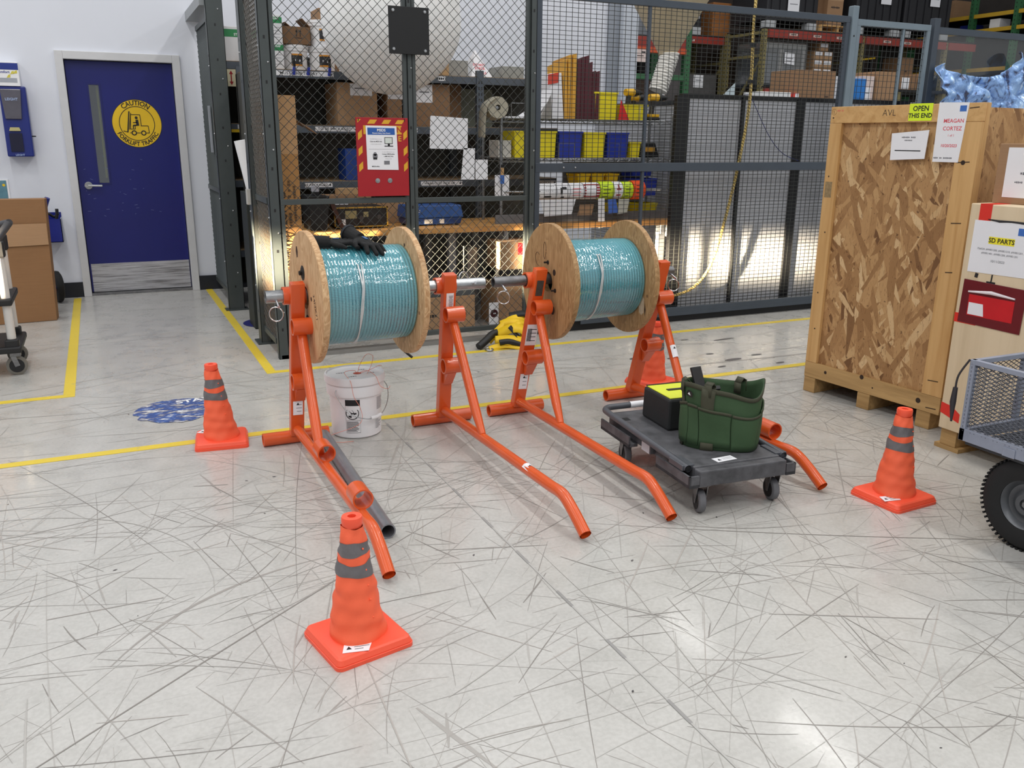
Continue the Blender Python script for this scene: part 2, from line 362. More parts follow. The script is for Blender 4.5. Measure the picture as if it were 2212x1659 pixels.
ORANGE = P((222, 90, 34), .3, 0, .10, 6, coat=.3, name='orange_enamel'); ORANGE_IN = P((120, 60, 34), .6, 0, .2)
CONE = P((255, 106, 68), .62, 0, .05, 20, name='cone_fabric', bump=.1); CONEB = P((255, 92, 62), .42, 0, .04, name='cone_plastic'); REFL = P((112, 108, 110), .5, .15, .12, 40, name='reflective_band')
FENCE = P((74, 80, 80), .42, .2, .08, name='fence_paint'); WIRE = P((62, 64, 62), .45, .45, .1, name='wire'); FENCE2 = P((70, 78, 88), .42, .2, .08, name='fence_paint_blue'); FENCE3 = P((118, 132, 142), .4, .1, .06)
WHITE = P((243, 243, 245), .45, 0, .03, name='white_plastic'); PAPER = P((238, 238, 242), .7, 0, .02, name='paper'); BLACK = P((24, 24, 26), .5, 0, .15, name='black'); BLACKR = P((22, 22, 23), .75, 0, .2, 20, name='rubber'); INK = P((28, 28, 32), .6, 0, 0, name='ink'); INKG = P((120, 120, 126), .7, 0, 0, name='pale_ink'); INKR = P((226, 84, 96), .6, 0, 0, name='red_ink')
RED = P((166, 26, 36), .4, 0, .04); REDT = P((222, 48, 34), .45, 0, .04); GOLD = P((222, 168, 44), .45, 0, .04); YEL = P((232, 214, 36), .42, 0, .06); YELS = P((240, 198, 28), .5, 0, .06); BLUE = P((36, 56, 160), .45, 0, .06); DBLUE = P((16, 26, 112), .45, 0, .05); LBLUE = P((60, 110, 190), .5, 0, .05)
DGREY = P((66, 68, 74), .5, 0, .1); MGREY = P((110, 112, 116), .5, 0, .08); LGREY = P((168, 172, 180), .45, 0, .05); SHELFG = P((84, 92, 102), .45, .1, .08); RACKIN = P((86, 86, 82), .6, 0, .1)
# ================================================================== setting
floor = struct(MB().box((-9, -9, -0.12), (30, 30, 0)).build('floor', FLOOR))
# scuffs and scratches on the polished floor (each a thin mark; nobody could count them)
def scuffs(n, seed, region, wid, lng, mats, name, horiz=0.0):
    rnd = random.Random(seed); mb = MB()
    for i in range(n):
        x = rnd.uniform(region[0], region[1]); y = rnd.uniform(region[2], region[3])
        L = lng * math.exp(rnd.gauss(0, .75)); W = wid * math.exp(rnd.gauss(0, .45)); a = rnd.uniform(0, PI) if rnd.random() > horiz else rnd.gauss(0.0, .22)
        k = rnd.gauss(0, .12) / max(.3, L) if rnd.random() < .85 else rnd.gauss(0, .8)
        N = max(3, min(14, int(L / .06))); z = .0004 + (i % 400) * 2.5e-6; px, py = x, y; pts = []; st = L / N
        for j in range(N + 1):
            pts.append((px, py, a)); a += k * st; px += math.cos(a) * st; py += math.sin(a) * st
        vs = []
        for j, (qx, qy, qa) in enumerate(pts):
            ww = W * (0.25 + 0.75 * math.sin(PI * (j + .25) / (N + .5))) * .5
            vs += [(qx - math.sin(qa) * ww, qy + math.cos(qa) * ww, z), (qx + math.sin(qa) * ww, qy - math.cos(qa) * ww, z)]
        mb.cm = rnd.randrange(len(mats)); mb.add(vs, [(2 * j, 2 * j + 1, 2 * j + 3, 2 * j + 2) for j in range(N)])
    return mb.build(name, mats, floor, kind='stuff')
SCM = [P((176, 173, 168), .4, 0, .04), P((168, 164, 159), .4, 0, .04), P((157, 152, 147), .45, 0, .05), P((174, 168, 162), .4, 0, .04), P((138, 133, 128), .5, 0, .06)]
scuffs(1500, 3, (-1.8, 4.2, .6, 3.6), .0024, .27, SCM, 'scuff_marks')
scuffs(420, 5, (-2.5, 6.0, 3.2, 5.6), .0035, .40, SCM[:4], 'scuff_marks', .7)
scuffs(160, 8, (-2.5, 6.5, 5.0, 9.0), .005, .35, SCM[:2], 'scuff_marks', .7)
scuffs(70, 21, (-1.8, 4.2, .6, 3.8), .009, .28, SCM[:3], 'scuff_marks')
SPK = [P((60, 58, 60), .6, 0, .1), P((96, 92, 92), .6, 0, .1)]
mb = MB(); r_ = random.Random(4)
for i in range(90):
    x = r_.uniform(-1.8, 5.5); y = r_.uniform(.8, 5.6); s = r_.uniform(.002, .006); a = r_.uniform(0, PI)
    mb.cm = i % 2; mb.add([(x + math.cos(a + b) * s * q, y + math.sin(a + b) * s * q, .0016) for b, q in ((0, 1.6), (1.2, .7), (2.4, .9), (3.3, 1.5), (4.6, .7))], [(0, 1, 2, 3, 4)])
for x, y, L, W, a in ((3.95, 4.75, .16, .05, .1), (3.75, 4.62, .08, .03, .2), (3.9, 4.95, .07, .03, 0), (4.2, 4.8, .1, .03, 0), (3.55, 4.95, .06, .03, .5), (3.3, 5.05, .07, .03, .5), (4.3, 5.3, .22, .035, .1), (4.05, 4.1, .05, .03, 0), (4.2, 4.55, .08, .03, .1), (4.5, 3.95, .06, .03, .2), (4.0, 5.4, .08, .02, 0)):
    mb.cm = 1; mb.add([(x + math.cos(b) * L / 2 * math.cos(a) - math.sin(b) * W / 2 * math.sin(a), y + math.cos(b) * L / 2 * math.sin(a) + math.sin(b) * W / 2 * math.cos(a), .0017) for b in [2 * PI * k / 10 for k in range(10)]], [tuple(range(10))])
mb.build('dirt_specks', SPK, floor, kind='stuff')
# slab joint running away from the viewer
mb = MB(); jx = 1.281
for i in range(60):
    y0 = -.5 + i * .11; y1 = y0 + .11; mb.cm = (0, 1, 0, 0, 1, 0)[(i * 7) % 6]; wj = .0035 if mb.cm == 0 else .0055
    mb.quad((jx - wj, y0, .0018), (jx + wj, y0, .0018), (jx + wj, y1, .0018), (jx - wj, y1, .0018))
mb.build('slab_joint', [P((178, 176, 172), .4, 0, .05), P((150, 148, 146), .5, 0, .1)], floor)
mb = MB(); mb.quad((-.3, 2.86, .0019), (.05, 2.858, .0019), (.05, 2.862, .0019), (-.3, 2.864, .0019)); mb.quad((3.0, 3.2, .0019), (4.6, 4.3, .0019), (4.6, 4.306, .0019), (3.0, 3.206, .0019)); mb.build('slab_joint', SCM[3], floor)
# yellow tape lines
TAPE = m_tape()
def tape(x0, y0, x1, y1, label):
    o = mesh_thing(MB().box((x0, y0, .0002), (x1, y1, .0022)), 'floor_tape', TAPE, label, 'floor tape', 'yellow tape lines on the floor'); return o
tape(-4.0, 4.418, 4.6, 4.478, 'long yellow tape line crossing the floor under the feet of the orange stands')
tape(.868, 5.640, 6.6, 5.695, 'yellow tape line on floor along the front of the mesh cage, behind the reels')
tape(.868, 5.696, .93, 9.18, 'yellow tape line from the cage corner back to right side of the blue door')
tape(-.325, 5.62, -.262, 9.1, 'yellow tape line from left side of the blue door towards the viewer')
tape(-4.0, 5.56, -.262, 5.619, 'short yellow tape line at left edge of photo, beside the white cart')
# floor decals
def decal(cx, cy, r, label, worn, txt=None):
    n = 48; a = MB(); rr = random.Random(2)
    ring = []
    for k in range(n):
        q = r * (1 - (rr.uniform(0, .12) if worn and k > 24 else 0)); ring.append((cx + q * math.cos(2 * PI * k / n), cy + q * math.sin(2 * PI * k / n), .0024))
    a.prism(ring, (0, 0, .0004))
    T = thing('floor_decal', label, 'floor decal', (cx, cy, 0), 0)
    a.build('disc', m_decal() if worn else P((36, 40, 110), .45, 0, .05), T, True)
    b = MB()
    if worn:
        b.text('STAY', (cx + .1, cy + .17, .0032), (1, .1, 0), (-.1, 1, 0), .085, bold=.002)
    else:
        for i, (x, y) in enumerate(((-.02, .02), (.03, .03), (-.01, -.03), (.05, -.02), (.09, .03), (.10, -.03))): b.cbox((cx + x * 1.3, cy + y * 1.3, .0031), (.045, .022, .0004))
        b.text('~PLEASE STAND', (cx - .11, cy, .0031), (0, -1, 0), (1, 0, 0), .034, bold=.001)
    b.build('lettering', WHITE, T, True)
decal(.27, 5.03, .235, 'large worn blue and white floor decal behind the leftmost cone', True)
decal(1.16, 7.30, .20, 'small round navy floor decal near the cage corner post', False)
# walls
WALL = P((226, 229, 238), .55, 0, .025, 1.2, name='white_wall'); DARKW = P((70, 66, 64), .8, 0, .1, .3)
b = MB(); b.box((-9, 9.2, 0), (-.235, 9.4, 8)).box((.815, 9.2, 0), (5.46, 9.4, 8)).box((-.235, 9.2, 2.215), (.815, 9.4, 8)); struct(b.build('wall_back', WALL))
struct(MB().box((-.6, 9.38, 0), (1.3, 9.6, 3)).build('wall_backing', DARKW))
b = MB(); b.box((-9, 9.17, 0), (-.235, 9.2, .14)).box((.815, 9.17, 0), (5.4, 9.2, .14)); struct(b.build('baseboard_back', P((22, 26, 36), .5)))
b = MB(); b.box((5.46, 9.15, 0), (5.60, 9.45, 8)); struct(b.build('trim_1', P((150, 156, 166), .5, 0, .03)))
b = MB(); b.box((5.60, 9.08, 0), (5.80, 9.5, 8)); struct(b.build('trim_2', P((196, 202, 212), .4, 0, .03)))
struct(MB().box((5.3, 26, 0), (32, 26.3, 12)).build('wall_far', DARKW)); struct(MB().box((27, 0, 0), (27.3, 26, 12)).build('wall_right', DARKW))
# door
D = thing('door_1', 'blue steel door', 'door', (.29, 9.26, 0)); del D['label']; del D['category']; D['kind'] = 'structure'
DB = P((16, 25, 110), .36, 0, .08, 2, name='blue_door_paint'); FR = P((212, 212, 214), .45, 0, .04)
b = MB(); b.box((-.162, 9.245, .03), (.012, 9.29, 2.138)).box((.098, 9.245, .03), (.742, 9.29, 2.138)).box((.012, 9.245, .03), (.098, 9.29, 1.055)).box((.012, 9.245, 1.935), (.098, 9.29, 2.138)); b.build('leaf', DB, D, True)
b = MB(); b.box((-.235, 9.165, 0), (-.168, 9.3, 2.215)).box((.748, 9.165, 0), (.815, 9.3, 2.215)).box((-.168, 9.165, 2.145), (.748, 9.3, 2.215)); b.build('frame', FR, D, True, bevel=.004)
b = MB(); b.box((.0, 9.238, 1.043), (.013, 9.246, 1.947)).box((.097, 9.238, 1.043), (.11, 9.246, 1.947)).box((.013, 9.238, 1.043), (.097, 9.246, 1.056)).box((.013, 9.238, 1.934), (.097, 9.246, 1.947)); b.build('window_frame', P((22, 28, 104), .4), D, True)
MB().box((.012, 9.262, 1.055), (.098, 9.268, 1.935)).build('window_pane', m_glass(), D, True)
MB().box((.072, 9.33, 1.1), (.088, 9.34, 1.935)).build('yellow_strip', YEL, D, True)
b = MB(); b.box((-.148, 9.24, .03), (.738, 9.246, .30)); b.build('kick_plate', KICK, D, True)
b = MB(); b.box((-.168, 9.2, 0), (.748, 9.29, .024)); b.build('threshold', GALV2, D, True)
h = MB(); h.tube([(-.085, 9.246, 1.035), (-.085, 9.232, 1.035)], .034, 20).tube([(-.085, 9.235, 1.035), (-.085, 9.185, 1.035)], .012, 12).build('handle', GALV, D, True, smooth=40)
MB().bar((-.09, 9.19, 1.035), (.035, 9.185, 1.033), .02, .018).build('handle', GALV, D, True, bevel=.004)
cx, cz = .392, 1.598; yy = 9.2445
MB().lathe([(0, .001), (.215, .001), (.217, 0)], 64, (cx, yy, cz), (0, -1, 0)).build('caution_sign', YELS if False else P((240, 196, 30), .4, 0, .02), D, True)
b = MB(); y1 = yy - .0022
b.lathe([(.150, 0), (.156, 0)], 64, (cx, y1, cz), (0, -1, 0)); b.lathe([(.2135, 0), (.217, 0)], 64, (cx, y1, cz), (0, -1, 0))
b.text('CAUTION', (cx, y1, cz), (1, 0, 0), (0, 0, 1), .062, bold=.0012, curve=(.184, 1), sx=.92)
b.text('FORKLIFT TRAFFIC', (cx, y1, cz), (1, 0, 0), (0, 0, 1), .052, bold=.0012, curve=(.186, -1), sx=.95)
def ln(p, q, w): b.bar((cx + p[0], y1, cz + p[1]), (cx + q[0], y1, cz + q[1]), w, .0006, up=(0, 1, 0))
for p, q, w in (((-.06, .11), (-.088, -.08), .011), ((-.047, .095), (-.073, -.055), .006), ((-.088, -.078), (-.125, -.068), .007), ((-.05, .08), (.03, .08), .006), ((.03, .08), (.035, -.02), .006), ((-.05, .08), (-.062, -.05), .006), ((.03, -.02), (.095, -.02), .006), ((.095, -.02), (.10, -.085), .006), ((-.066, -.05), (-.02, -.05), .006), ((-.02, -.05), (-.02, -.02), .006), ((-.07, -.085), (-.055, -.085), .006), ((-.01, -.085), (.025, -.085), .006), ((.075, -.085), (.10, -.085), .006), ((.0, .035), (.005, -.02), .024), ((.0, .01), (-.035, .008), .008), ((-.005, -.015), (-.035, -.017), .012), ((-.035, -.017), (-.036, -.045), .009)): ln(p, q, w)
b.lathe([(0, 0), (.013, 0)], 16, (cx - .003, y1, cz + .052), (0, -1, 0))
for wx in (-.033, .05): b.lathe([(.014, 0), (.024, 0)], 20, (cx + wx, y1, cz - .085), (0, -1, 0))
b.build('sign_print', INK, D, True)
b = MB(); r_ = random.Random(9)
for i in range(26):
    x = r_.uniform(-.13, .6); z = r_.uniform(.75, 1.3); a = r_.uniform(-.6, .6); L = r_.uniform(.006, .03); b.bar((x, 9.2442, z), (x + L * math.cos(a), 9.2442, z + L * math.sin(a)), .0022, .0008, up=(0, 1, 0))
b.build('scratches', P((130, 140, 190), .6), D, True, kind='stuff')
# ================================================================== reel stands
def sticker(name, T, c, n, up, w, h, lines=4, tri=False, dark=False, pat=None):
    # a printed label lying on a surface: centre c, normal n
    n = Vector(n).normalized(); up = Vector(up); up = (up - n * up.dot(n)).normalized(); ux = up.cross(n).normalized(); c = Vector(c) + n * .0006
    a = MB(); a.prism([c - ux * w / 2 - up * h / 2, c + ux * w / 2 - up * h / 2, c + ux * w / 2 + up * h / 2, c - ux * w / 2 + up * h / 2], n * .0006)
    o = a.build(name, PAPER if not dark else P((70, 66, 62), .5, 0, .3, 60), T, True)
    p = MB(); c2 = c + n * .0011
    def r(x, y, ww, hh): p.quad(c2 + ux * (x - ww / 2) + up * (y - hh / 2), c2 + ux * (x + ww / 2) + up * (y - hh / 2), c2 + ux * (x + ww / 2) + up * (y + hh / 2), c2 + ux * (x - ww / 2) + up * (y + hh / 2))
    rr = random.Random(int(w * 1e4) + lines)
    if tri:
        s = min(w, h) * .16; q = c2 + ux * (-w * .34) if w > h else c2 + up * (h * .3); p.add([q - ux * s - up * s * .8, q + ux * s - up * s * .8, q + up * s], [(0, 1, 2)])
    if pat == 'bars':
        for k in range(9): r(-w * .40 + k * w * .045, 0, w * .02 * (1 + k % 2), h * .6)
    if not dark or lines:
        for k in range(lines):
            y = h * (.36 - .72 * (k + .5) / max(1, lines)); L = w * rr.uniform(.4, .62); r(w * .12, y, L, h * .028)
    if p.v: p.build('print', INK if not dark else INKG, o, True)
    return o
def stand(x0, lean, yaw_leg, label, extra, s):
    T = thing('reel_stand', label, 'reel stand', (x0, 4.24, 0), 0, 'orange reel stands')
    L = lambda z: (x0 + lean * (z - .05) / .78, 4.22 - .12 * (z - .05) / .78)      # post axis at height z
    MB().pipe((x0 - .165, 4.24, .033), (x0 + .165, 4.24, .033), .033, .026, 24).build('foot_tube', ORANGE, T, True, smooth=50)
    b = MB(); xa, ya = L(.05); xb, yb = L(.832); b.bar((xa, ya, .05), (xb, yb, .832), .066, .05, up=(0, 1, 0)); b.build('post', ORANGE, T, True, bevel=.004)
    MB().bar((xb, yb, .832), (xb, yb - .0005, .8345), .064, .048, up=(0, 1, 0)).build('post_cap', ORANGE, T, True)
    zs = .768; xs, ys = L(zs); b = MB()                                            # open saddle behind the post top
    b.add([], [])
    b.pipe((xs - .06, 4.152, zs), (xs + .045, 4.152, zs), .043, .034, 24); b.build('axle_saddle', ORANGE, T, True, smooth=40)
    for z in (.632, .352):
        xs, ys = L(z); b = MB(); b.pipe((xs - .035, ys - .062, z), (xs + .06, ys - .062, z), .041, .034, 24); b.build('storage_sleeve', ORANGE, T, True, smooth=50)
        if z < .5: MB().prism([(xs - .02, ys - .02, z - .035), (xs - .02, ys - .085, z - .035), (xs - .02, ys - .022, z - .11)], (.05, 0, 0)).build('gusset', ORANGE, T, True)
    dx = yaw_leg; P1 = lambda t: (x0 + dx * t, 4.22 - 1.375 * t, .082 + .04 * t)
    pts = [P1(0), P1(.5), P1(.93)] + bez([P1(.93), P1(1.0), (x0 + dx * 1.07, 2.76, .088), (x0 + dx * 1.13, 2.655, .027)], 8)[3:]
    MB().tube(pts, .0245, 16, cap=False).tube([Vector(p) for p in pts], .0195, 16, cap=False).build('leg_tube', ORANGE, T, True, smooth=60)
    xs, ys = L(.60); q = P1(.40)
    MB().tube([(xs + .012, ys - .045, .60), (xs + .012 + .8 * (q[0] - xs - .012), ys - .045 + .8 * (q[1] - ys + .045), .60 + .8 * (q[2] - .60)), (q[0], q[1], q[2] + .015)], [.024, .024, .017], 14).build('brace_tube', ORANGE, T, True, smooth=60)
    fn = Vector((0, -1, -.154)).normalized()
    for t, lab in extra.get('rings', []):
        q = Vector(P1(t)); MB().pipe(q + Vector((.006, .05, .062)), q + Vector((.006, -.05, .062)), .0405, .0345, 24).build('storage_ring', ORANGE, T, True, smooth=50)
    for z, ww, hh, kw in extra.get('post', []):
        xs, ys = L(z); sticker('label', T, Vector((xs, ys, z)) + fn * .0255, fn, (lean, 0, 1), ww, hh, **kw)
    for t, ww, hh in extra.get('leg', []):
        q = Vector(P1(t)); a = MB()
        nrm = [Vector((math.sin(k), 0, math.cos(k))) for k in (-1.1, -.5, 0, .5, 1.1)]; v0 = [q + n * .0252 + Vector((0, .035, 0)) for n in nrm]; v1 = [q + n * .0252 + Vector((0, -.035, -.001)) for n in nrm]
        a.add(v0 + v1, [(i, i + 1, 6 + i, 5 + i) for i in range(4)]); o = a.build('label', PAPER, T, True)
        c = q + Vector((0, 0, .0258)); MB().add([c + Vector((-.006, -.004, 0)), c + Vector((.006, -.004, 0)), c + Vector((0, .008, 0))], [(0, 1, 2)]).build('print', INK, o, True)
    for f, ww in extra.get('brace', []):
        p0 = Vector((xs + .012, ys - .045, .60)); p1 = Vector(q) + Vector((0, 0, .015)) if False else Vector(P1(.40)) + Vector((0, 0, .015)); d = (p1 - p0); c = p0 + d * f; d.normalize()
        u = Vector((-1, 0, 0)); w2 = d.cross(u).normalized(); ang = [-.9 + k * .45 for k in range(5)]; nr = [(w2 * math.cos(k) + u * math.sin(k)) for k in ang]
        if nr[2].y > 0: nr = [-n for n in nr]
        v0 = [c + n * .0248 - d * ww / 2 for n in nr]; v1 = [c + n * .0248 + d * ww / 2 for n in nr]; a = MB().add(v0 + v1, [(i, i + 1, 6 + i, 5 + i) for i in range(4)]); a.build('label', PAPER, T, True)
        c2 = c + nr[2] * .0256 - d * ww * .25; MB().add([c2 + u * .008 + d * .006, c2 - u * .008 + d * .006, c2 - d * .008], [(0, 1, 2)]).build('print', INK, T, True)
    return T
stand(.774, .022, .0, 'leftmost orange reel stand, with two rings on its front leg', {'rings': [(.43, 0), (.86, 0)], 'post': [(.205, .048, .075, dict(tri=True, lines=3))]}, 0)
stand(1.560, .0, .0, 'second orange reel stand from left, with warning label at its top', {'post': [(.70, .04, .085, dict(lines=9))], 'leg': [(.78, .05, .06)]}, 1)
stand(2.005, .072, -.04, 'third orange reel stand from left, with white barcode tag on its post', {'post': [(.205, .05, .09, dict(tri=True, lines=3)), (.735, .04, .085, dict(dark=True, lines=0)), (.475, .066, .12, dict(lines=4, pat='bars'))]}, 2)
stand(2.762, .095, .0, 'rightmost orange reel stand, partly hidden behind the platform trolley', {'rings': [(.86, 0)], 'brace': [(.50, .075)]}, 3)
# axles
def axle(x0, x1, y, z, r, label, pins, m):
    T = thing('axle_pipe', label, 'pipe', ((x0 + x1) / 2, y, z - r), 0)
    MB().pipe((x0, y, z), (x1, y, z), r, r - .006, 24).build('pipe', m, T, True, smooth=50)
    for px, flip in pins:
        b = MB(); s = -1 if flip else 1
        b.tube([(px, y - .085 * s, z - .035), (px, y + .06 * s, z + .015)], .0065, 8)
        c = Vector((px - .012, y - .075 * s, z - .07 if not flip else z + .02)); b.tube(arc(c, (.9, -.35 * s, 0), (0, .1, 1), .033, 0, 2 * PI * 23 / 24, 24), .0032, 6, closed=True)
        b.build('hitch_pin', CHROME, T, True, smooth=60)
    return T
axle(.655, 1.772, 4.152, .768, .030, 'shiny steel axle pipe through the left cable reel', [(.70, False), (1.70, True)], GALV)
axle(1.825, 2.955, 4.152, .768, .028, 'darker steel axle pipe through the right cable reel', [(1.865, False), (2.93, False)], m_galv(.42, (140, 140, 142)))
# ================================================================== cable reels
def reel(loc, rz, wid, R, rc, turns, label, fm, side, extras):
    T = thing('cable_reel', label, 'cable reel', loc, rz); ft = .03; xi = wid / 2 - ft
    for sx in (-1, 1):
        b = MB(); xa, xb = (-wid / 2, -xi) if sx < 0 else (xi, wid / 2)
        b.lathe([(.055, xa), (R - .003, xa), (R, xa + .003), (R, xb - .003), (R - .003, xb), (.055, xb)], 72, axis=(1, 0, 0), closed=True)
        o = b.build('flange', fm, T, smooth=35)
    prof = []; st = 2 * xi / turns; rr = st / 2
    for k in range(turns):
        for j in range(7):
            a = PI * j / 6; prof.append((rc - rr + rr * math.sin(a) * 1.0 + (0 if j not in (0, 6) else -.001), -xi + st * (k + .5) - rr * math.cos(a)))
    MB().lathe(prof, 96, axis=(1, 0, 0)).build('cable', CABLE, T, smooth=80)
    pr = []; N = 26; rnd = random.Random(side)
    seam = -xi + 2 * xi * .36
    for k in range(turns):
        for j in range(1, 6):
            a = PI * j / 6; x = -xi + st * (k + .5) - rr * math.cos(a); pr.append((rc + .0022 + (.0045 if x < seam else 0) + .001 - rr * .22 * (1 - math.sin(a)), x))
    MB().lathe(pr, 96, axis=(1, 0, 0), wob=lambda a, h: 1 + .0025 * (1 + math.sin(3 * a + h * 9)) + .002 * (1 + math.sin(7 * a - h * 23))).build('stretch_wrap', WRAP, T, smooth=80)
    # gathered edge of the film
    b = MB()
    for k in range(3):
        pts = [Vector((seam + .004 * k + .03 * t * t * (1 if k < 2 else .4) + .004 * math.sin(9 * t + k), (rc + .009) * math.cos(PI * (1.02 + .35 - .62 * t)), (rc + .009) * math.sin(PI * (1.02 + .35 - .62 * t)))) for t in [i / 24 for i in range(25)]]
        pts = [Vector((p.x, p.y if p.y < 0 else p.y, p.z)) for p in pts]; b.tube(pts, .0035, 6)
    b.build('wrap_fold', m_wrap(.9, .12, .6, white=.55), T, smooth=60)
    extras(T, wid, R)
    return T
def ex1(T, wid, R):
    x = -wid / 2
    for y, z in ((.03, .115), (-.02, -.115)):
        b = MB(); b.lathe([(0, .006), (.022, .006), (.036, .001), (.036, 0)], 20, (x, y, z), (-1, 0, 0)); b.tube([(x, y, z), (x - .018, y, z)], .011, 6).build('bolt', P((44, 40, 38), .5, .5, .2), T, smooth=40)
    HB = P((70, 44, 26), .8); MB().lathe([(0, .0004), (.011, .0004)], 14, (x, -.105, .01), (-1, 0, 0)).build('hole', HB, T); b = MB(); b.add([(x - .0004, .12 + .02 * math.cos(k), .205 + .03 * math.sin(k)) for k in (0, 1, 2, 3, 4, 5)], [(0, 1, 2, 3, 4, 5)]); b.build('hole', P((70, 44, 26), .8), T)
    MB().text('24NX71', (x - .0006, -.17, -.02), (0, -.35, -1), (0, -1, .35), .036, off=0).build('pen_mark', INK, T)
    MB().tube([(wid / 2 - .015, .03, -R - .0), (wid / 2 + .005, .02, -R - .02), (wid / 2 + .02, 0, -R - .035)], .007, 6).build('strap_end', BLACK, T)
    b = MB(); b.lathe([(0, .0004), (.009, .0004)], 14, (wid / 2 - .03, -.06, .235), (-1, 0, 0)); b.build('hole', P((70, 44, 26), .8), T)
def ex2(T, wid, R):
    x = -wid / 2; 
    for y, z, r in ((-.075, .06, .017), (-.065, -.145, .024), (.06, -.125, .015)): MB().lathe([(0, .0005), (r, .0005)], 16, (x, y, z), (-1, 0, 0)).build('hole', P((52, 34, 24), .8), T)
    for y, z in ((.0, .105), (-.09, -.035), (.0, -.155)):
        b = MB(); b.lathe([(0, .004), (.011, .003), (.012, 0)], 12, (x, y, z), (-1, 0, 0)); b.tube([(x, y, z), (x - .022, y + .006, z)], .005, 6).build('bolt', P((44, 40, 38), .5, .5, .2), T, smooth=40)
    b = MB(); b.tube(arc((x - .001, .04, .165), (0, -.35, 0), (0, 0, 1), .045, 0, 2 * PI * .97, 20), .0012, 4).tube(arc((x - .001, .12, .11), (0, -.3, .5), (0, .5, .5), .05, 0, 4.2, 18), .0012, 4); b.build('pen_mark', P((80, 56, 40), .7), T)
    xr = wid / 2 - .03; MB().add([(xr - .0006, -.19 + .028 * math.cos(k * .785) * (1 + .2 * math.sin(k * 3)), -.13 + .055 * math.sin(k * .785)) for k in range(8)], [tuple(range(8))]).build('patch', P((196, 176, 150), .7, 0, .2, 40), T)
    MB().add([(xr - .0007, -.222, -.11), (xr - .0007, -.232, -.15), (xr - .0007, -.226, -.19), (xr - .0007, -.218, -.15)], [(0, 1, 2, 3)]).build('crack', P((52, 34, 24), .8), T)
reel((1.098, 4.152, .755), math.radians(2.6), .515, .317, .232, 28, 'left cable reel of turquoise armoured cable, black gloves lying on top', PLY, 1, ex1)
reel((2.405, 4.152, .752), 0.0, .515, .313, .215, 28, 'right cable reel of turquoise armoured cable between the two right stands', PLY2, 2, ex2)
# work gloves
def glove(loc, rot, sc, label, spread):
    b = MB(); T = thing('work_glove', label, 'glove', loc, 0, 'black work gloves on the reel', rot=rot)
    b.sph((0, 0, .016), .048, 12, 8, (1.0, 1.05, .42)); b.tube([(-.03, 0, .014), (-.085, 0, .015), (-.13, .005, .014)], [.036, .036, .042], 14)
    for k, (y, L, a) in enumerate(((-.036, .075, -.28), (-.013, .088, -.05), (.012, .085, .12), (.035, .066, .32))):
        a *= spread; p0 = Vector((.03, y, .016)); p1 = p0 + Vector((L * .5 * math.cos(a), L * .5 * math.sin(a), .008)); p2 = p0 + Vector((L * math.cos(a), L * math.sin(a), -.016)); b.tube([p0, p1, p2, p2 + (p2 - p1) * .18], [.0125, .0125, .011, .005], 10)
    b.tube([(-.015, -.04, .014), (.02, -.075, .012), (.045, -.082, .004)], [.015, .013, .008], 10)
    o = b.build('glove_body', P((9, 9, 11), .8, 0, .2, 60), T, smooth=80); md = o.modifiers.new('remesh', 'REMESH'); md.mode = 'VOXEL'; md.voxel_size = .004; md.use_smooth_shade = True
    MB().tube(arc((-.118, .004, .0145), (0, 1, 0), (0, 0, .95), .0435, 0, 2 * PI * 15 / 16, 16), .004, 6, closed=True).build('cuff', P((40, 44, 52), .7), T, smooth=60)
    MB().cbox((-.0, 0, .038), (.03, .02, .002)).build('logo_patch', P((60, 100, 150), .6), T)
    return T
glove((1.00, 4.145, .993), (.05, .02, -.15), 1, 'black work glove lying flat on the left reel, nearer its left flange', 1.0)
glove((1.125, 4.115, .996), (-.1, .30, -1.1), 1, 'black work glove with fingers hanging towards viewer, on middle of the left reel', 1.25)
# loose steel pipe on the floor beside the first stand
mesh_thing(MB().pipe((.905, 4.20, .031), (.872, 2.985, .031), .031, .026, 24), 'steel_pipe', P((140, 142, 148), .35, .45, .15), 'loose grey steel pipe lying on floor beside the leftmost orange stand', 'pipe', smooth=50)
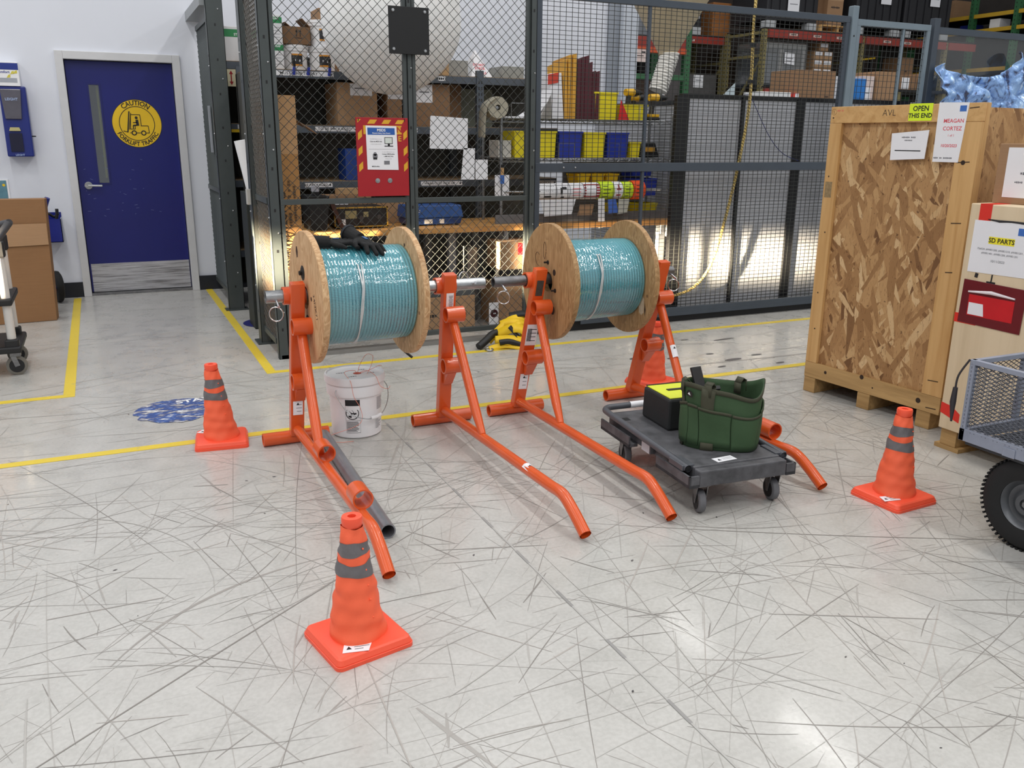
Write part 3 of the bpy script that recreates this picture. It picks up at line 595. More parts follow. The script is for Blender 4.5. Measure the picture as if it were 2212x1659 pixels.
# ================================================================== traffic cones (collapsible, fabric)
def cone(loc, rz, lean, label, tagpos, seed, H=.40):
    T = thing('traffic_cone', label, 'traffic cone', loc, rz, 'orange traffic cones'); rnd = random.Random(seed)
    b = MB(); hw = .128
    def sq(h, w, r, n=5):
        out = []
        for cx, cy, a0 in ((1, 1, 0), (-1, 1, PI / 2), (-1, -1, PI), (1, -1, 1.5 * PI)):
            for k in range(n): a = a0 + PI / 2 * k / (n - 1); out.append((cx * (w - r) + r * math.cos(a), cy * (w - r) + r * math.sin(a), h))
        return out
    rings = [sq(.0, hw, .02), sq(.012, hw, .02), sq(.0135, hw - .003, .019), sq(.016, hw - .002, .019), sq(.030, hw - .008, .018), sq(.034, hw - .014, .016)]; n = len(rings[0])
    for r in rings: b.v += r
    for i in range(len(rings) - 1):
        for j in range(n): b.f.append((i * n + j, i * n + (j + 1) % n, (i + 1) * n + (j + 1) % n, (i + 1) * n + j)); b.mi.append(0)
    b.f.append(tuple(reversed(range(n)))); b.f.append(tuple((len(rings) - 1) * n + j for j in range(n))); b.mi += [0, 0]
    b.build('base', CONEB, T, smooth=30)
    def R(h):                                   # radius of the sagging fabric at height h (0..1)
        return .088 + (.030 - .088) * h ** .93
    fold = [rnd.uniform(.6, 1.3) for _ in range(12)]
    def ring(h, dr=0):
        z = .034 + (H - .034) * h; out = []
        for j in range(40):
            a = 2 * PI * j / 40
            w = .0020 * math.sin(h * 46 + .6 * math.sin(a + seed)) * (1 - h * .6) * fold[int(h * 11)] + .0022 * math.sin(3 * a + h * 17 + seed) + .0012 * math.sin(7 * a - h * 31)
            r = R(h) + w + dr; out.append((lean[0] * h + r * math.cos(a), lean[1] * h + r * math.sin(a), z + .003 * math.sin(2 * a + h * 20 + seed) * (1 if 0 < h < 1 else 0)))
        return out
    def sheet(name, hs, m, dr):
        q = MB(); R_ = [ring(h, dr) for h in hs]
        for r in R_: q.v += r
        for i in range(len(hs) - 1):
            for j in range(40): q.f.append((i * 40 + j, i * 40 + (j + 1) % 40, (i + 1) * 40 + (j + 1) % 40, (i + 1) * 40 + j)); q.mi.append(0)
        return q.build(name, m, T, smooth=80)
    sheet('fabric_body', [k / 44 * .95 for k in range(45)], CONE, 0)
    for h0, h1 in ((.545, .655), (.72, .825)):
        sheet('reflective_band', [h0 + (h1 - h0) * k / 5 for k in range(6)], REFL, .0012)
    lx, ly = lean; b = MB(); b.lathe([(.013, H - .03), (.013, H + .010), (.017, H + .012), (.030, H + .010), (.032, H + .004), (.0315, H - .014), (.029, H - .022)], 28, (lx, ly, 0), closed=True); b.build('top_ring', CONEB, T, smooth=40)
    bb = MB()
    for h in (.60, .775, .35, .2, .47):
        a = -PI / 2 + .45 - rz; r = R(h) + .001; bb.sph((lx * h + r * math.cos(a), ly * h + r * math.sin(a), .034 + (H - .034) * h), .0032, 8, 6)
    bb.build('snap_button', CONE, T, smooth=80)
    if tagpos:
        x, y, a = tagpos; c, s = math.cos(a), math.sin(a); U = Vector((c, s, 0)); V = Vector((-s, c, 0)); o = Vector((x, y, .0352))
        q = MB(); q.prism([o - U * .045 - V * .022, o + U * .032 - V * .026, o + U * .048 + V * .022, o - U * .035 + V * .026], (0, 0, .0008)); t = q.build('paper_tag', PAPER, T)
        q = MB(); e = o + Vector((0, 0, .0014)); p = e - U * .024; q.add([p - U * .008 - V * .008, p + U * .008 - V * .008, p + V * .008], [(0, 1, 2)])
        for k, w_ in enumerate((.03, .045, .026)): q.quad(e + U * -.008 + V * (.013 - k * .012), e + U * (-.008 + w_) + V * (.013 - k * .012), e + U * (-.008 + w_) + V * (.015 - k * .012), e + U * -.008 + V * (.015 - k * .012))
        q.build('print', INK, t)
    return T
cone((.430, 4.395, 0), math.radians(-7), (-.022, .0), 'leaning orange cone left of the stands, beside the worn blue floor decal', (-.07, .075, -.4), 1)
cone((.578, 2.345, 0), math.radians(11.5), (.0, .006), 'largest nearest orange cone, standing in front of the leftmost stand', (-.045, -.085, -.35), 2, .405)
cone((2.998, 2.478, 0), math.radians(3), (.0, .0), 'orange cone at right, standing beside the grey wagon', (-.083, -.05, -.2), 3)
cone((3.07, 4.46, 0), math.radians(14), (.03, .0), 'farthest orange cone, behind the rightmost reel stand', None, 4, .385)
# ================================================================== white bucket
bx, by = 1.100, 4.285
T = thing('plastic_bucket', 'white plastic bucket with lid on floor under the left reel', 'bucket', (bx, by, 0), 0)
b = MB(); b.lathe([(0, .002), (.122, .002), (.128, .008), (.1345, .22), (.146, .225), (.147, .232), (.148, .275), (.142, .285), (.142, .318)], 64); b.build('pail', WHITE, T, smooth=40)
b = MB(); b.lathe([(.150, .283), (.155, .288), (.156, .318), (.153, .326), (.146, .328), (.142, .320), (.02, .3195), (0, .3195)], 64); b.build('lid', WHITE, T, smooth=40)
MB().lathe([(0, .3203), (.021, .3203)], 24, (.01, -.015, 0)).build('pull_hole', P((196, 84, 62), .6, 0, .2), T)
def cyl_pt(a, z, r): return Vector((r * math.sin(a), -r * math.cos(a), z))
hub = [cyl_pt(-.95, .262, .150), cyl_pt(-.9, .235, .157), cyl_pt(-.5, .15, .158), cyl_pt(.0, .118, .162), cyl_pt(.35, .115, .164), cyl_pt(.75, .13, .163), cyl_pt(1.15, .18, .168), cyl_pt(1.5, .235, .168), cyl_pt(1.75, .265, .152)]
MB().tube(bez(hub, 8), .0022, 6).build('bail_wire', GALV, T, smooth=60)
MB().tube([cyl_pt(.22, .1155, .163), cyl_pt(.42, .1165, .164), cyl_pt(.62, .122, .164)], .0095, 14).build('hand_grip', WHITE, T, smooth=60)
def curved(a0, a1, z0, z1, r, n=8):
    q = MB()
    for i in range(n):
        a = a0 + (a1 - a0) * i / n; c = a0 + (a1 - a0) * (i + 1) / n; q.quad(cyl_pt(a, z0, r(z0)), cyl_pt(c, z0, r(z0)), cyl_pt(c, z1, r(z1)), cyl_pt(a, z1, r(z1)))
    return q
br = lambda z: .128 + .0065 * (z / .22) + .0008
q = curved(-.66, -.10, .035, .212, br); lab = q.build('warning_print', WHITE, T)
q = curved(-.66, -.10, .18, .212, lambda z: br(z) + .0004)
for a0, a1, z0, z1 in ((-.66, -.10, .034, .0355), (-.66, -.10, .1, .1015), (-.105, -.10, .034, .2), (-.66, -.655, .034, .2)): s_ = curved(a0, a1, z0, z1, lambda z: br(z) + .0004, 4); q.add(s_.v, s_.f)
rr = random.Random(5)
for k in range(13):
    s_ = curved(-.64, -.64 + rr.uniform(.36, .50), .093 - k * .0043, .0952 - k * .0043, lambda z: br(z) + .0004, 4); q.add(s_.v, s_.f)
for k in range(26):                                  # prohibition ring and figure
    a0 = 2 * PI * k / 26; a1 = 2 * PI * (k + 1) / 26; f = lambda a, r_: cyl_pt(-.40 + r_ * math.cos(a) / .133, .14 + r_ * math.sin(a), br(.14) + .0005); q.quad(f(a0, .030), f(a1, .030), f(a1, .034), f(a0, .034))
for pts in (((-.022, .022), (.024, -.02), (.021, -.024), (-.025, .018)), ((-.018, .016), (.0, .018), (.012, .0), (-.004, -.006)), ((-.02, -.012), (-.004, -.012), (-.004, -.024), (-.02, -.02)), ((.004, .0), (.02, .004), (.022, -.004), (.008, -.008))):
    q.add([cyl_pt(-.40 + x / .133, .14 + z, br(.14) + .0006) for x, z in pts], [(0, 1, 2, 3)])
q.build('print', INK, lab)
q = MB()
for k in range(14): s_ = curved(.66, 1.0 + rr.uniform(0, .14), .205 - k * .0048, .2068 - k * .0048, br, 4); q.add(s_.v, s_.f)
for k in range(10): s_ = curved(.60, .72 + rr.uniform(0, .3), .095 - k * .006, .097 - k * .006, br, 4); q.add(s_.v, s_.f)
s_ = curved(.565, .572, .04, .105, br, 2); q.add(s_.v, s_.f); q.build('side_print', INKG, T)
b = MB(); b.text('~AC-5', (-.07, .02, .3202), (1, 0, 0), (0, 1, 0), .02).text('~AVL', (.05, .05, .3202), (1, 0, 0), (0, 1, 0), .02).text('~482X', (-.03, -.07, .3202), (1, 0, 0), (0, 1, 0), .02).text('~N-2', (.08, -.03, .3202), (1, 0, 0), (0, 1, 0), .02); b.build('pen_writing', INKG, T)
b = MB()
for pts in ([(.01, -.015, .316), (-.01, -.03, .34), (-.07, -.07, .345), (-.06, -.148, .315), (-.05, -.162, .24), (-.02, -.158, .18), (-.01, -.155, .12), (-.04, -.15, .08), (-.16, -.12, .04), (-.21, -.1, .012), (-.13, -.15, .005), (-.06, -.16, .004)], [(.01, -.015, .316), (.03, .0, .36), (.07, .02, .405), (.10, .0, .40), (.08, -.03, .355), (.05, -.06, .325)], [(.01, -.015, .316), (.06, -.04, .335), (.13, .0, .345), (.155, .03, .335)], [(.01, -.015, .316), (.05, -.05, .34), (.075, -.13, .327), (.09, -.158, .28), (.14, -.12, .25), (.17, -.06, .245)]):
    b.tube(bez(pts, 8), .0013, 5)
mesh_thing(MB(), 'x', None, '', '') if False else None
b.v = [(x + bx, y + by, z) for x, y, z in b.v]; mesh_thing(b, 'pull_string', P((240, 150, 130), .6, 0, .05), 'thin orange pull string trailing out of the white bucket lid', 'string', smooth=60)
# ================================================================== platform trolley
TR = P((84, 84, 88), .55, 0, .45, 14, name='trolley_plastic', bump=.15)
T = thing('platform_trolley', 'dark grey plastic platform trolley on four casters, carrying the green bag', 'trolley', (2.335, 3.065, 0), math.radians(-4.5))
b = MB(); z0, z1 = .132, .205
b.box((-.212, -.375, z0 + .01), (.212, .40, z1)); b.box((-.212, -.425, z0), (.212, -.376, z1 - .004)); b.build('deck', TR, T, bevel=.006)
for sx in (-1, 1):
    xa, xb = (-.260, -.213) if sx < 0 else (.213, .260)
    for ya, yb in ((-.425, -.15), (.10, .39)):
        b = MB(); b.box((xa, ya, z0), (xb, yb, z0 + .014)); o_ = xa if sx < 0 else xb - .008; b.box((o_, ya, z0), (o_ + .008, yb, z1 - .022))
        if ya < 0: b.box((xa, -.425, z0), (xb, -.415, z1 - .022))
        b.build('side_channel', TR, T)
    MB().box((xa + .023 if sx < 0 else xa, -.06, z0 + .02), (xb if sx < 0 else xb - .023, .02, z1 - .012)).build('side_recess', TR, T)
HG = P((84, 86, 92), .4, .1, .1)
pts = [(-.236, -.37, .198), (-.242, .0, .212), (-.246, .32, .224)] + arc((-.186, .36, .226), (-1, 0, 0), (0, 1, 0), .06, .1, PI / 2, 7) + [(.0, .42, .227), (.185, .42, .227)] + arc((.186, .36, .226), (0, 1, 0), (1, 0, 0), .06, 0, PI / 2, 7) + [(.246, .3, .222), (.236, -.37, .198)]
MB().tube(pts, .0155, 14, cap=False).build('handle_bar', HG, T, smooth=60)
MB().tube([(-.236, -.371, .198), (-.236, -.3715, .198)], .0115, 14).build('bar_end', BLACK, T)
MB().box((-.258, -.36, .186), (-.2, -.25, .211)).build('bar_clip', HG, T, bevel=.003); MB().box((.2, -.36, .186), (.258, -.25, .211)).build('bar_clip', HG, T, bevel=.003)
MB().add([(-.20, .26, .2058), (-.165, .26, .2058), (-.165, .30, .2058), (-.20, .30, .2058)], [(0, 1, 2, 3)]).build('latch_mark', BLACK, T)
for px, py, a in ((-.172, -.372, .25), (.195, -.36, .15), (-.2, .24, .1), (.19, .28, .1)):
    c = MB(); c.box((px - .03, py - .03, .122), (px + .03, py + .03, .1318)); ca, sa = math.cos(a), math.sin(a)
    for s in (-1, 1):
        o = Vector((px + s * .022 * ca, py - s * .022 * sa, 0)); c.prism([o + Vector((-.028 * sa, -.028 * ca, .123)), o + Vector((.028 * sa, .028 * ca, .123)), o + Vector((.011 * sa - .01 * sa, .011 * ca - .01 * ca, .04)) + Vector((.006 * sa, .006 * ca, 0)), o + Vector((-.006 * sa - .0 * sa, -.006 * ca, .04))], (.0025 * ca, -.0025 * sa, 0))
    cast = c.build('caster', GALV2, T)
    w_ = MB(); w_.lathe([(.018, -.016), (.044, -.016), (.049, -.012), (.0505, 0), (.049, .012), (.044, .016), (.018, .016)], 32, (px, py, .0505), (ca, -sa, 0), closed=True); w_.build('wheel', P((104, 104, 108), .6, 0, .15), cast, smooth=40)
    MB().lathe([(0, -.0175), (.036, -.0175), (.036, .0175), (0, .0175)], 24, (px, py, .0505), (ca, -sa, 0)).build('wheel_core', BLACK, cast, smooth=40)
def flat_label(T, x, y, z, a, w, h, tri=True):
    c, s = math.cos(a), math.sin(a); U = Vector((c, s, 0)); V = Vector((-s, c, 0)); o = Vector((x, y, z)); q = MB(); q.prism([o - U * w / 2 - V * h / 2, o + U * w / 2 - V * h / 2, o + U * w / 2 + V * h / 2, o - U * w / 2 + V * h / 2], (0, 0, .0007)); t = q.build('label', PAPER, T)
    q = MB(); e = o + Vector((0, 0, .0012)); p = e - U * w * .28; q.add([p - U * .009 - V * .009, p + U * .009 - V * .009, p + V * .009], [(0, 1, 2)])
    for k in range(2): q.quad(e - U * .01 + V * (.006 - k * .012), e + U * w * .38 + V * (.006 - k * .012), e + U * w * .38 + V * (.0075 - k * .012), e - U * .01 + V * (.0075 - k * .012))
    q.build('print', INK, t)
flat_label(T, -.04, -.335, .2053, .1, .10, .045)
MB().box((-.2375, -.05, .150), (-.2365, .02, .19)).build('label', P((190, 190, 196), .6), T)
MB().lathe([(.0162, -.04), (.0162, .04)], 16, (-.05, .42, .2275), (1, 0, 0)).build('label', PAPER, T, smooth=60)
# ================================================================== green tool bag
GB = P((56, 82, 52), .8, 0, .14, 5, name='green_canvas', bump=.2); GT = P((66, 66, 50), .8, 0, .1, 20, name='olive_webbing')
bc = Vector((2.378, 2.915, .2055)); T = thing('tool_bag', 'open green canvas tool bag standing on the trolley deck', 'bag', bc, math.radians(-42))
def bagr(a, h):                                      # outline of the bag at angle a, height h (0..1)
    A, B = .160 + .012 * h, .118 - .012 * h; e = .62; c, s = math.cos(a), math.sin(a)
    x = A * math.copysign(abs(c) ** e, c); y = B * math.copysign(abs(s) ** e, s)
    if h > .6: y *= 1 - .05 * math.cos(2 * a) * (h - .6) - .10 * (h - .6) * math.cos(a); x *= 1 + .06 * (h - .6)
    x += .004 * math.sin(3 * a + 5 * h); y += .004 * math.sin(4 * a + 7 * h); return x, y
def topz(a): return .268 + .018 * math.sin(2 * a + .4) + .012 * math.sin(3 * a + 1.2)
def wall(a0, a1, n, h0, h1, hn, dr, name, m, dz=0, thick=True):
    q = MB(); NA = n
    for k in range(hn + 1):
        h = h0 + (h1 - h0) * k / hn
        for j in range(NA + 1):
            a = a0 + (a1 - a0) * j / NA; x, y = bagr(a, h); L = math.hypot(x, y); f = 1 + dr / L; q.v.append((x * f, y * f, topz(a) * h + dz))
    for k in range(hn):
        for j in range(NA): o = k * (NA + 1) + j; q.f.append((o, o + 1, o + NA + 2, o + NA + 1)); q.mi.append(0)
    ob = q.build(name, m, T, smooth=80)
    if thick: md = ob.modifiers.new('thick', 'SOLIDIFY'); md.thickness = .003; md.offset = 0
    return ob
wall(0, 2 * PI, 72, 0, 1, 12, 0, 'bag_body', GB)
q = MB(); q.add([(*bagr(2 * PI * k / 40, 0), .003) for k in range(40)], [tuple(range(40))]); q.build('bag_base', GB, T)
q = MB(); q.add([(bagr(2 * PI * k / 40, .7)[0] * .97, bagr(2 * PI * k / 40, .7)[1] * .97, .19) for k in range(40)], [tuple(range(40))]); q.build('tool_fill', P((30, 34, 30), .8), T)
wall(0, 2 * PI, 72, .93, 1.005, 2, .004, 'rim_trim', GT)
for a0, a1, h1 in ((-2.95, -2.3, .70), (-2.28, -1.9, .68), (-1.88, -1.42, .67), (-1.40, -.42, .66), (-.40, .45, .70)):
    wall(a0, a1, 14, .06 if a1 < -1 else .02, h1, 6, .008, 'pocket', GB); wall(a0, a1, 14, h1 - .045, h1, 1, .0115, 'pocket_trim', GT)
for a0 in (-1.82, -2.72): wall(a0, a0 + .22, 3, .0, .98, 8, .0065, 'strap', GT)
wall(-1.82, -1.6, 3, .0, .12, 2, .012, 'strap', GT)
for a0 in (-1.71, 1.3, -2.6):
    x, y = bagr(a0, 1); z = topz(a0); d = Vector((x, y, 0)).normalized(); t_ = Vector((-d.y, d.x, 0)); p = [Vector((x, y, z - .04)) + d * .006, Vector((x, y, z + .012)) + d * .004, Vector((x, y, z + .022)) - d * .012, Vector((x, y, z - .0)) - d * .03, Vector((x, y, z - .05)) - d * .03]
    q = MB()
    for i in range(4): q.add([p[i] - t_ * .018, p[i] + t_ * .018, p[i + 1] + t_ * .018, p[i + 1] - t_ * .018], [(0, 1, 2, 3)])
    o = q.build('strap_loop', GT, T, smooth=80); md = o.modifiers.new('thick', 'SOLIDIFY'); md.thickness = .003
a = -2.2; x, y = bagr(a, .83); d = Vector((x, y, 0)).normalized(); t_ = Vector((-d.y, d.x, 0)); c = Vector((x, y, topz(a) * .83)) + d * .006
MB().prism([c + t_ * u + Vector((0, 0, v)) for u, v in ((-.024, -.012), (.024, -.012), (.024, .006), (.006, .014), (-.018, .012))], d * .001).build('brand_patch', BLACK, T)
MB().prism([c + d * .0015 + t_ * u + Vector((0, 0, v)) for u, v in ((-.01, -.004), (.012, -.006), (.0, .006))], d * .0005).build('patch_emblem', WHITE, T)
q = MB(); q.bar((-.09, .05, .2), (-.13, .09, .312), .055, .012).bar((-.06, .03, .19), (-.02, -.03, .26), .03, .018); q.build('dark_tool', BLACK, T, bevel=.002)
# ================================================================== black case with yellow lid
T = thing('tool_case', 'black soft case with a lime yellow top, behind the green bag on trolley', 'case', (2.39, 3.245, .2055), math.radians(-5))
b = MB(); b.hexa([(-.125, -.13, 0), (.12, -.13, 0), (.12, .125, 0), (-.125, .125, 0), (-.122, -.126, .15), (.117, -.126, .15), (.117, .121, .15), (-.122, .121, .15)]); b.build('case_body', P((34, 36, 38), .65, 0, .15, 20), T, bevel=.012)
MB().box((-.112, -.116, .1495), (.107, .111, .1545)).build('lid_panel', P((216, 224, 60), .6, 0, .04), T, bevel=.002)
b = MB(); b.box((-.06, -.006, .154), (.02, .016, .158)).box((-.115, .102, .154), (.1, .113, .157)); b.build('lid_strap', BLACK, T)
# ================================================================== tall strand-board crate (local frame: x along its face, y into it)
CR = math.radians(-85.35)
T = thing('wooden_crate', 'tall strand board crate with pine frame and OPEN THIS END sticker', 'crate', (3.852, 3.955, 0), CR)
W = .925; HT = 1.685
b = MB(); b.box((.01, .022, .105), (W - .012, .04, HT - .02)); b.build('front_panel', OSB, T)
b = MB(); b.box((W - .040, .03, .105), (W - .024, 1.1, HT - .035)); b.build('side_panel', OSB, T)
MB().box((.01, .04, .105), (.03, 1.1, HT - .03)).box((.03, 1.08, .105), (W - .04, 1.1, HT - .03)).box((.01, .03, HT - .035), (W - .03, 1.1, HT - .02)).build('hidden_panels', OSB, T)
MB().box((0, 0, .19), (.082, .022, HT - .09)).build('left_stile', PINE, T, bevel=.002)
MB().box((W - .118, 0, .19), (W, .022, HT - .09)).build('right_stile', PINE, T, bevel=.002)
MB().box((0, 0, HT - .089), (W, .022, HT)).build('top_rail', PINE_Y, T, bevel=.002)
MB().box((0, 0, .095), (W, .022, .189)).build('bottom_rail', PINE_D, T, bevel=.002)
MB().box((W - .022, .023, .1), (W, .055, HT)).build('corner_batten', PINE, T, bevel=.002)
for x in (.0, .40, W - .135): MB().box((x, .004, 0), (x + .085, 1.05, .0945)).build('skid', PINE_D, T, bevel=.003)
b = MB()
for x, z in ((.02, HT - .06), (.03, 1.30), (.035, 1.2), (.04, .62), (.045, .4), (.5, .14), (.045, .98)): b.lathe([(0, -.0005), (.005, -.0005)], 10, (x, 0, z), (0, 1, 0))
for x, z, r in ((W - .13, .145, .015), (.16, .15, .01), (.42, .185, .014), (W - .07, 1.40, .012)): b.lathe([(0, -.0006), (r, -.0006)], 12, (x, 0, z), (0, 1, 0))
for x, z, L in ((W - .05, 1.66, .05), (W - .07, 1.40, .07), (W - .06, 1.1, .055), (W - .06, .85, .04), (W - .06, .27, .06), (W - .05, .12, .06)): b.bar((x - L / 2, -.0012, z), (x + L / 2, -.0012, z + .004), .004, .0016, up=(0, 1, 0))
b.build('nails_and_staples', P((58, 44, 36), .6, .3), T)
b = MB(); b.text('AVL', (.39, -.0008, HT - .04), (1, 0, 0), (0, 0, 1), .048, bold=-.0006); b.text('RET', (.03, -.0008, 1.30), (0, 0, 1), (-1, 0, 0), .02) if False else None; b.build('pen_mark', P((70, 52, 40), .6), T)
MB().box((.012, -.0006, 1.18), (.06, -.0001, 1.27)).build('ink_stamp', P((150, 128, 92), .7, 0, .3, 60), T)
b = MB(); b.text('5', (.022, -.0008, HT - .03), (1, 0, 0), (0, 0, 1), .022).tube(arc((.022, -.0006, HT - .028), (1, 0, 0), (0, 0, 1), .016, 0, 6.1, 20), .0008, 4); b.build('pen_mark', P((120, 90, 60), .6), T); MB().text('REF: 30', (.065, -.0008, HT - .022), (1, 0, 0), (0, 0, 1), .014).build('stamp', INKR, T)
def plate(name, m, x0, z0, x1, z1, y, par, skew=0, th=.0012):
    return MB().prism([(x0, y, z0), (x1, y, z0 + skew), (x1 , y, z1 + skew), (x0, y, z1)], (0, -th, 0)).build(name, m, par)
o = plate('lime_sticker', P((222, 246, 40), .5, 0, .01), .512, HT - .082, .648, HT + .004, -.0004, T)
b = MB(); b.text('OPEN', (.58, -.0022, HT - .022), (1, 0, 0), (0, 0, 1), .036, bold=.0008).text('THIS END', (.58, -.0022, HT - .057), (1, 0, 0), (0, 0, 1), .032, bold=.0008); b.build('print', INK, o)
o = MB().prism([(.685, -.0006, HT - .285), (.828, -.0006, HT - .285), (.846, -.0006, HT + .002), (.682, -.0006, HT + .006)], (0, -.0015, 0)).build('paper_sheet', PAPER, T)
b = MB(); b.text('MEAGAN', (.775, -.0028, HT - .085), (1, 0, 0), (0, 0, 1), .027, bold=.0003).text('CORTEZ', (.772, -.0028, HT - .122), (1, 0, 0), (0, 0, 1), .027, bold=.0003).text('1 of 1', (.77, -.0028, HT - .155), (1, 0, 0), (0, 0, 1), .016).text('10/20/2023', (.765, -.0028, HT - .205), (1, 0, 0), (0, 0, 1), .020, bold=.0003); b.build('print', INKR, o)
MB().box((.80, -.003, HT - .04), (.835, -.0022, HT - .012)).build('blue_logo', LBLUE, o); MB().text('~Ship to address', (.74, -.0028, HT - .265), (1, 0, 0), (0, 0, 1), .012).build('print', INKG, o)
o = MB().prism([(.432, -.0006, HT - .283), (.638, -.0006, HT - .272), (.645, -.0006, HT - .128), (.425, -.0006, HT - .145)], (0, -.003, 0)).build('plastic_pouch', PAPER, T)
b = MB(); b.box((.455, -.0046, HT - .235), (.61, -.004, HT - .230)); b.build('print', INK, o); MB().text('~PACKING LIST', (.53, -.0042, HT - .165), (1, 0, 0), (0, 0, 1), .012).text('~ENCLOSED', (.53, -.0042, HT - .18), (1, 0, 0), (0, 0, 1), .01).build('print', INKG, o)
# ================================================================== plywood crate with red tape
T = thing('plywood_crate', 'pale plywood crate with red tape and SD PARTS sheet, at right edge', 'crate', (3.73, 2.873, 0), math.radians(-90))
MB().box((0, 0, .11), (.95, .9, 1.222)).build('crate_body', PLYC, T, bevel=.004)
for x in (.0, .42, .84): MB().box((x + .005, .02, .022), (x + .095, .88, .11)).build('skid', PINE_D, T, bevel=.003); MB().box((x - .02, .015, 0), (x + .12, .88, .022)).build('skid_board', PINE_D, T)
b = MB(); b.box((.05, -.001, 1.14), (.112, 0, 1.224)).box((.05, 0, 1.2222), (.112, .4, 1.2235)); b.build('red_tape', REDT, T)
MB().box((-.001, -.001, .655), (.118, 0, .70)).build('red_tape', REDT, T); MB().prism([(-.0005, 0, .19), (.11, 0, .16), (.11, 0, .205), (.06, 0, .235), (-.0005, 0, .243)], (0, -.001, 0)).build('red_tape', REDT, T)
o = MB().prism([(.032, -.0006, .905), (.325, -.0006, .910), (.33, -.0006, 1.148), (.034, -.0006, 1.148)], (0, -.0015, 0)).build('paper_sheet', PAPER, T)
MB().box((.12, -.0028, 1.045), (.25, -.0024, 1.078)).build('highlight', P((246, 232, 50), .6, 0, .02), o)
b = MB(); b.text('SD PARTS', (.185, -.0034, 1.061), (1, 0, 0), (0, 0, 1), .03, bold=.0006); b.build('print', INK, o)
MB().text('FS#520: #W851200, #W851210, #W851201,', (.185, -.003, 1.018), (1, 0, 0), (0, 0, 1), .0125).text('#W851401, #W851200, #W851201', (.185, -.003, 1.0), (1, 0, 0), (0, 0, 1), .0125).text('10/11/2023', (.18, -.003, .967), (1, 0, 0), (0, 0, 1), .016).build('print', INKG, o)
MB().box((.26, -.0028, 1.095), (.325, -.0024, 1.128)).build('blue_logo', LBLUE, o)
o = MB().prism([(.02, -.0006, .66), (.345, -.0006, .655), (.35, -.0006, .86), (.025, -.0006, .868)], (0, -.004, 0)).build('document_pouch', P((108, 24, 34), .25, 0, .1), T, bevel=.002)
MB().box((.065, -.0055, .70), (.30, -.0048, .80)).build('red_sheet', P((204, 30, 40), .3), o); MB().prism([(.07, -.006, .705), (.155, -.006, .705), (.145, -.006, .762), (.07, -.006, .762)], (0, -.0005, 0)).build('white_slip', PAPER, o)
MB().tube([(.06, -.007, .812), (.18, -.009, .822), (.30, -.007, .812)], [.004, .009, .004], 10).build('film_fold', P((235, 225, 228), .12, 0, .02), o, smooth=60)
b = MB(); b.tube([(.10, -.001, 1.155), (.16, -.001, 1.150), (.22, -.001, 1.153), (.30, -.001, 1.150)], [.002, .006, .004, .006], 6); b.bar((.085, -.001, .902), (.082, -.001, .882), .016, .002, up=(0, 1, 0)); b.bar((.165, -.001, .905), (.163, -.001, .87), .006, .002, up=(0, 1, 0)).bar((.14, -.001, .868), (.185, -.001, .868), .008, .002, up=(0, 1, 0)); b.build('stencil_mark', INK, T)
# cardboard box on the plywood crate
T = thing('cardboard_box', 'brown cardboard box with white sheet, standing on the plywood crate', 'box', (3.85, 2.86, 1.2222), math.radians(-90))
MB().box((0, 0, 0), (.45, .4, .272)).build('carton', CARD, T, bevel=.003)
o = plate('paper_sheet', PAPER, .048, .03, .30, .255, -.0004, T); MB().text('~P/N', (.14, -.0022, .14), (1, 0, 0), (0, 0, 1), .02).text('~POWER SUPPLY UNIT', (.17, -.0022, .10), (1, 0, 0), (0, 0, 1), .014).build('print', INKG, o)
# ================================================================== garden wagon
GW = P((150, 156, 172), .38, .2, .08, 20, name='wagon_paint'); GWD = P((86, 88, 96), .5, .2, .1)
wx0, wx1, wy0, wy1 = 3.0, 3.62, 1.10, 2.215
T = thing('garden_wagon', 'grey mesh-sided garden wagon with fat black tyres, at right edge of photo', 'wagon', ((wx0 + wx1) / 2, (wy0 + wy1) / 2, 0), 0)
b = MB(); zb, zt = .372, .686
for x in (wx0 + .012, wx1 - .012): b.bar((x, wy0, zb + .012), (x, wy1, zb + .012), .024, .05); b.bar((x, wy0, zt - .008), (x, wy1, zt - .008), .02, .02)
for y in (wy0 + .012, wy1 - .012): b.bar((wx0, y, zb + .012), (wx1, y, zb + .012), .024, .05); b.bar((wx0, y, zt - .008), (wx1, y, zt - .008), .02, .02)
for x, y in ((wx0 + .012, wy0 + .012), (wx0 + .012, wy1 - .012), (wx1 - .012, wy0 + .012), (wx1 - .012, wy1 - .012), (wx1 - .012, (wy0 + wy1) / 2), ((wx0 + wx1) / 2, wy1 - .012)): b.bar((x, y, zb), (x, y, zt), .022, .022)
b.build('frame', GW, T, True, bevel=.002)
def diamond(mb, o, u, v, U, V, s, sv, r):             # expanded-metal lattice on the rectangle o + [0,U]u + [0,V]v
    o = Vector(o); u = Vector(u); v = Vector(v)
    def seg(a, b): mb.tube([o + u * a[0] + v * a[1], o + u * b[0] + v * b[1]], r, 4, cap=False)
    k = sv / s
    c = -U * k
    while c < V:                                     # lines going up (v = c + k u) and their mirror images
        u0, u1 = max(0, -c / k), min(U, (V - c) / k)
        if u1 - u0 > .002: seg((u0, c + k * u0), (u1, c + k * u1)); seg((U - u0, c + k * u0), (U - u1, c + k * u1))
        c += sv * 1.0
for nm, o_, u_, U_ in (('mesh_side', (wx0 + .012, wy1, zb), (0, -1, 0), wy1 - wy0), ('mesh_side', (wx1 - .012, wy1, zb), (0, -1, 0), wy1 - wy0), ('mesh_side', (wx0, wy1 - .012, zb), (1, 0, 0), wx1 - wx0)):
    b = MB(); diamond(b, o_, u_, (0, 0, 1), U_, zt - zb, .032, .016, .0018); b.build(nm, GWD if nm else 0, T, True)
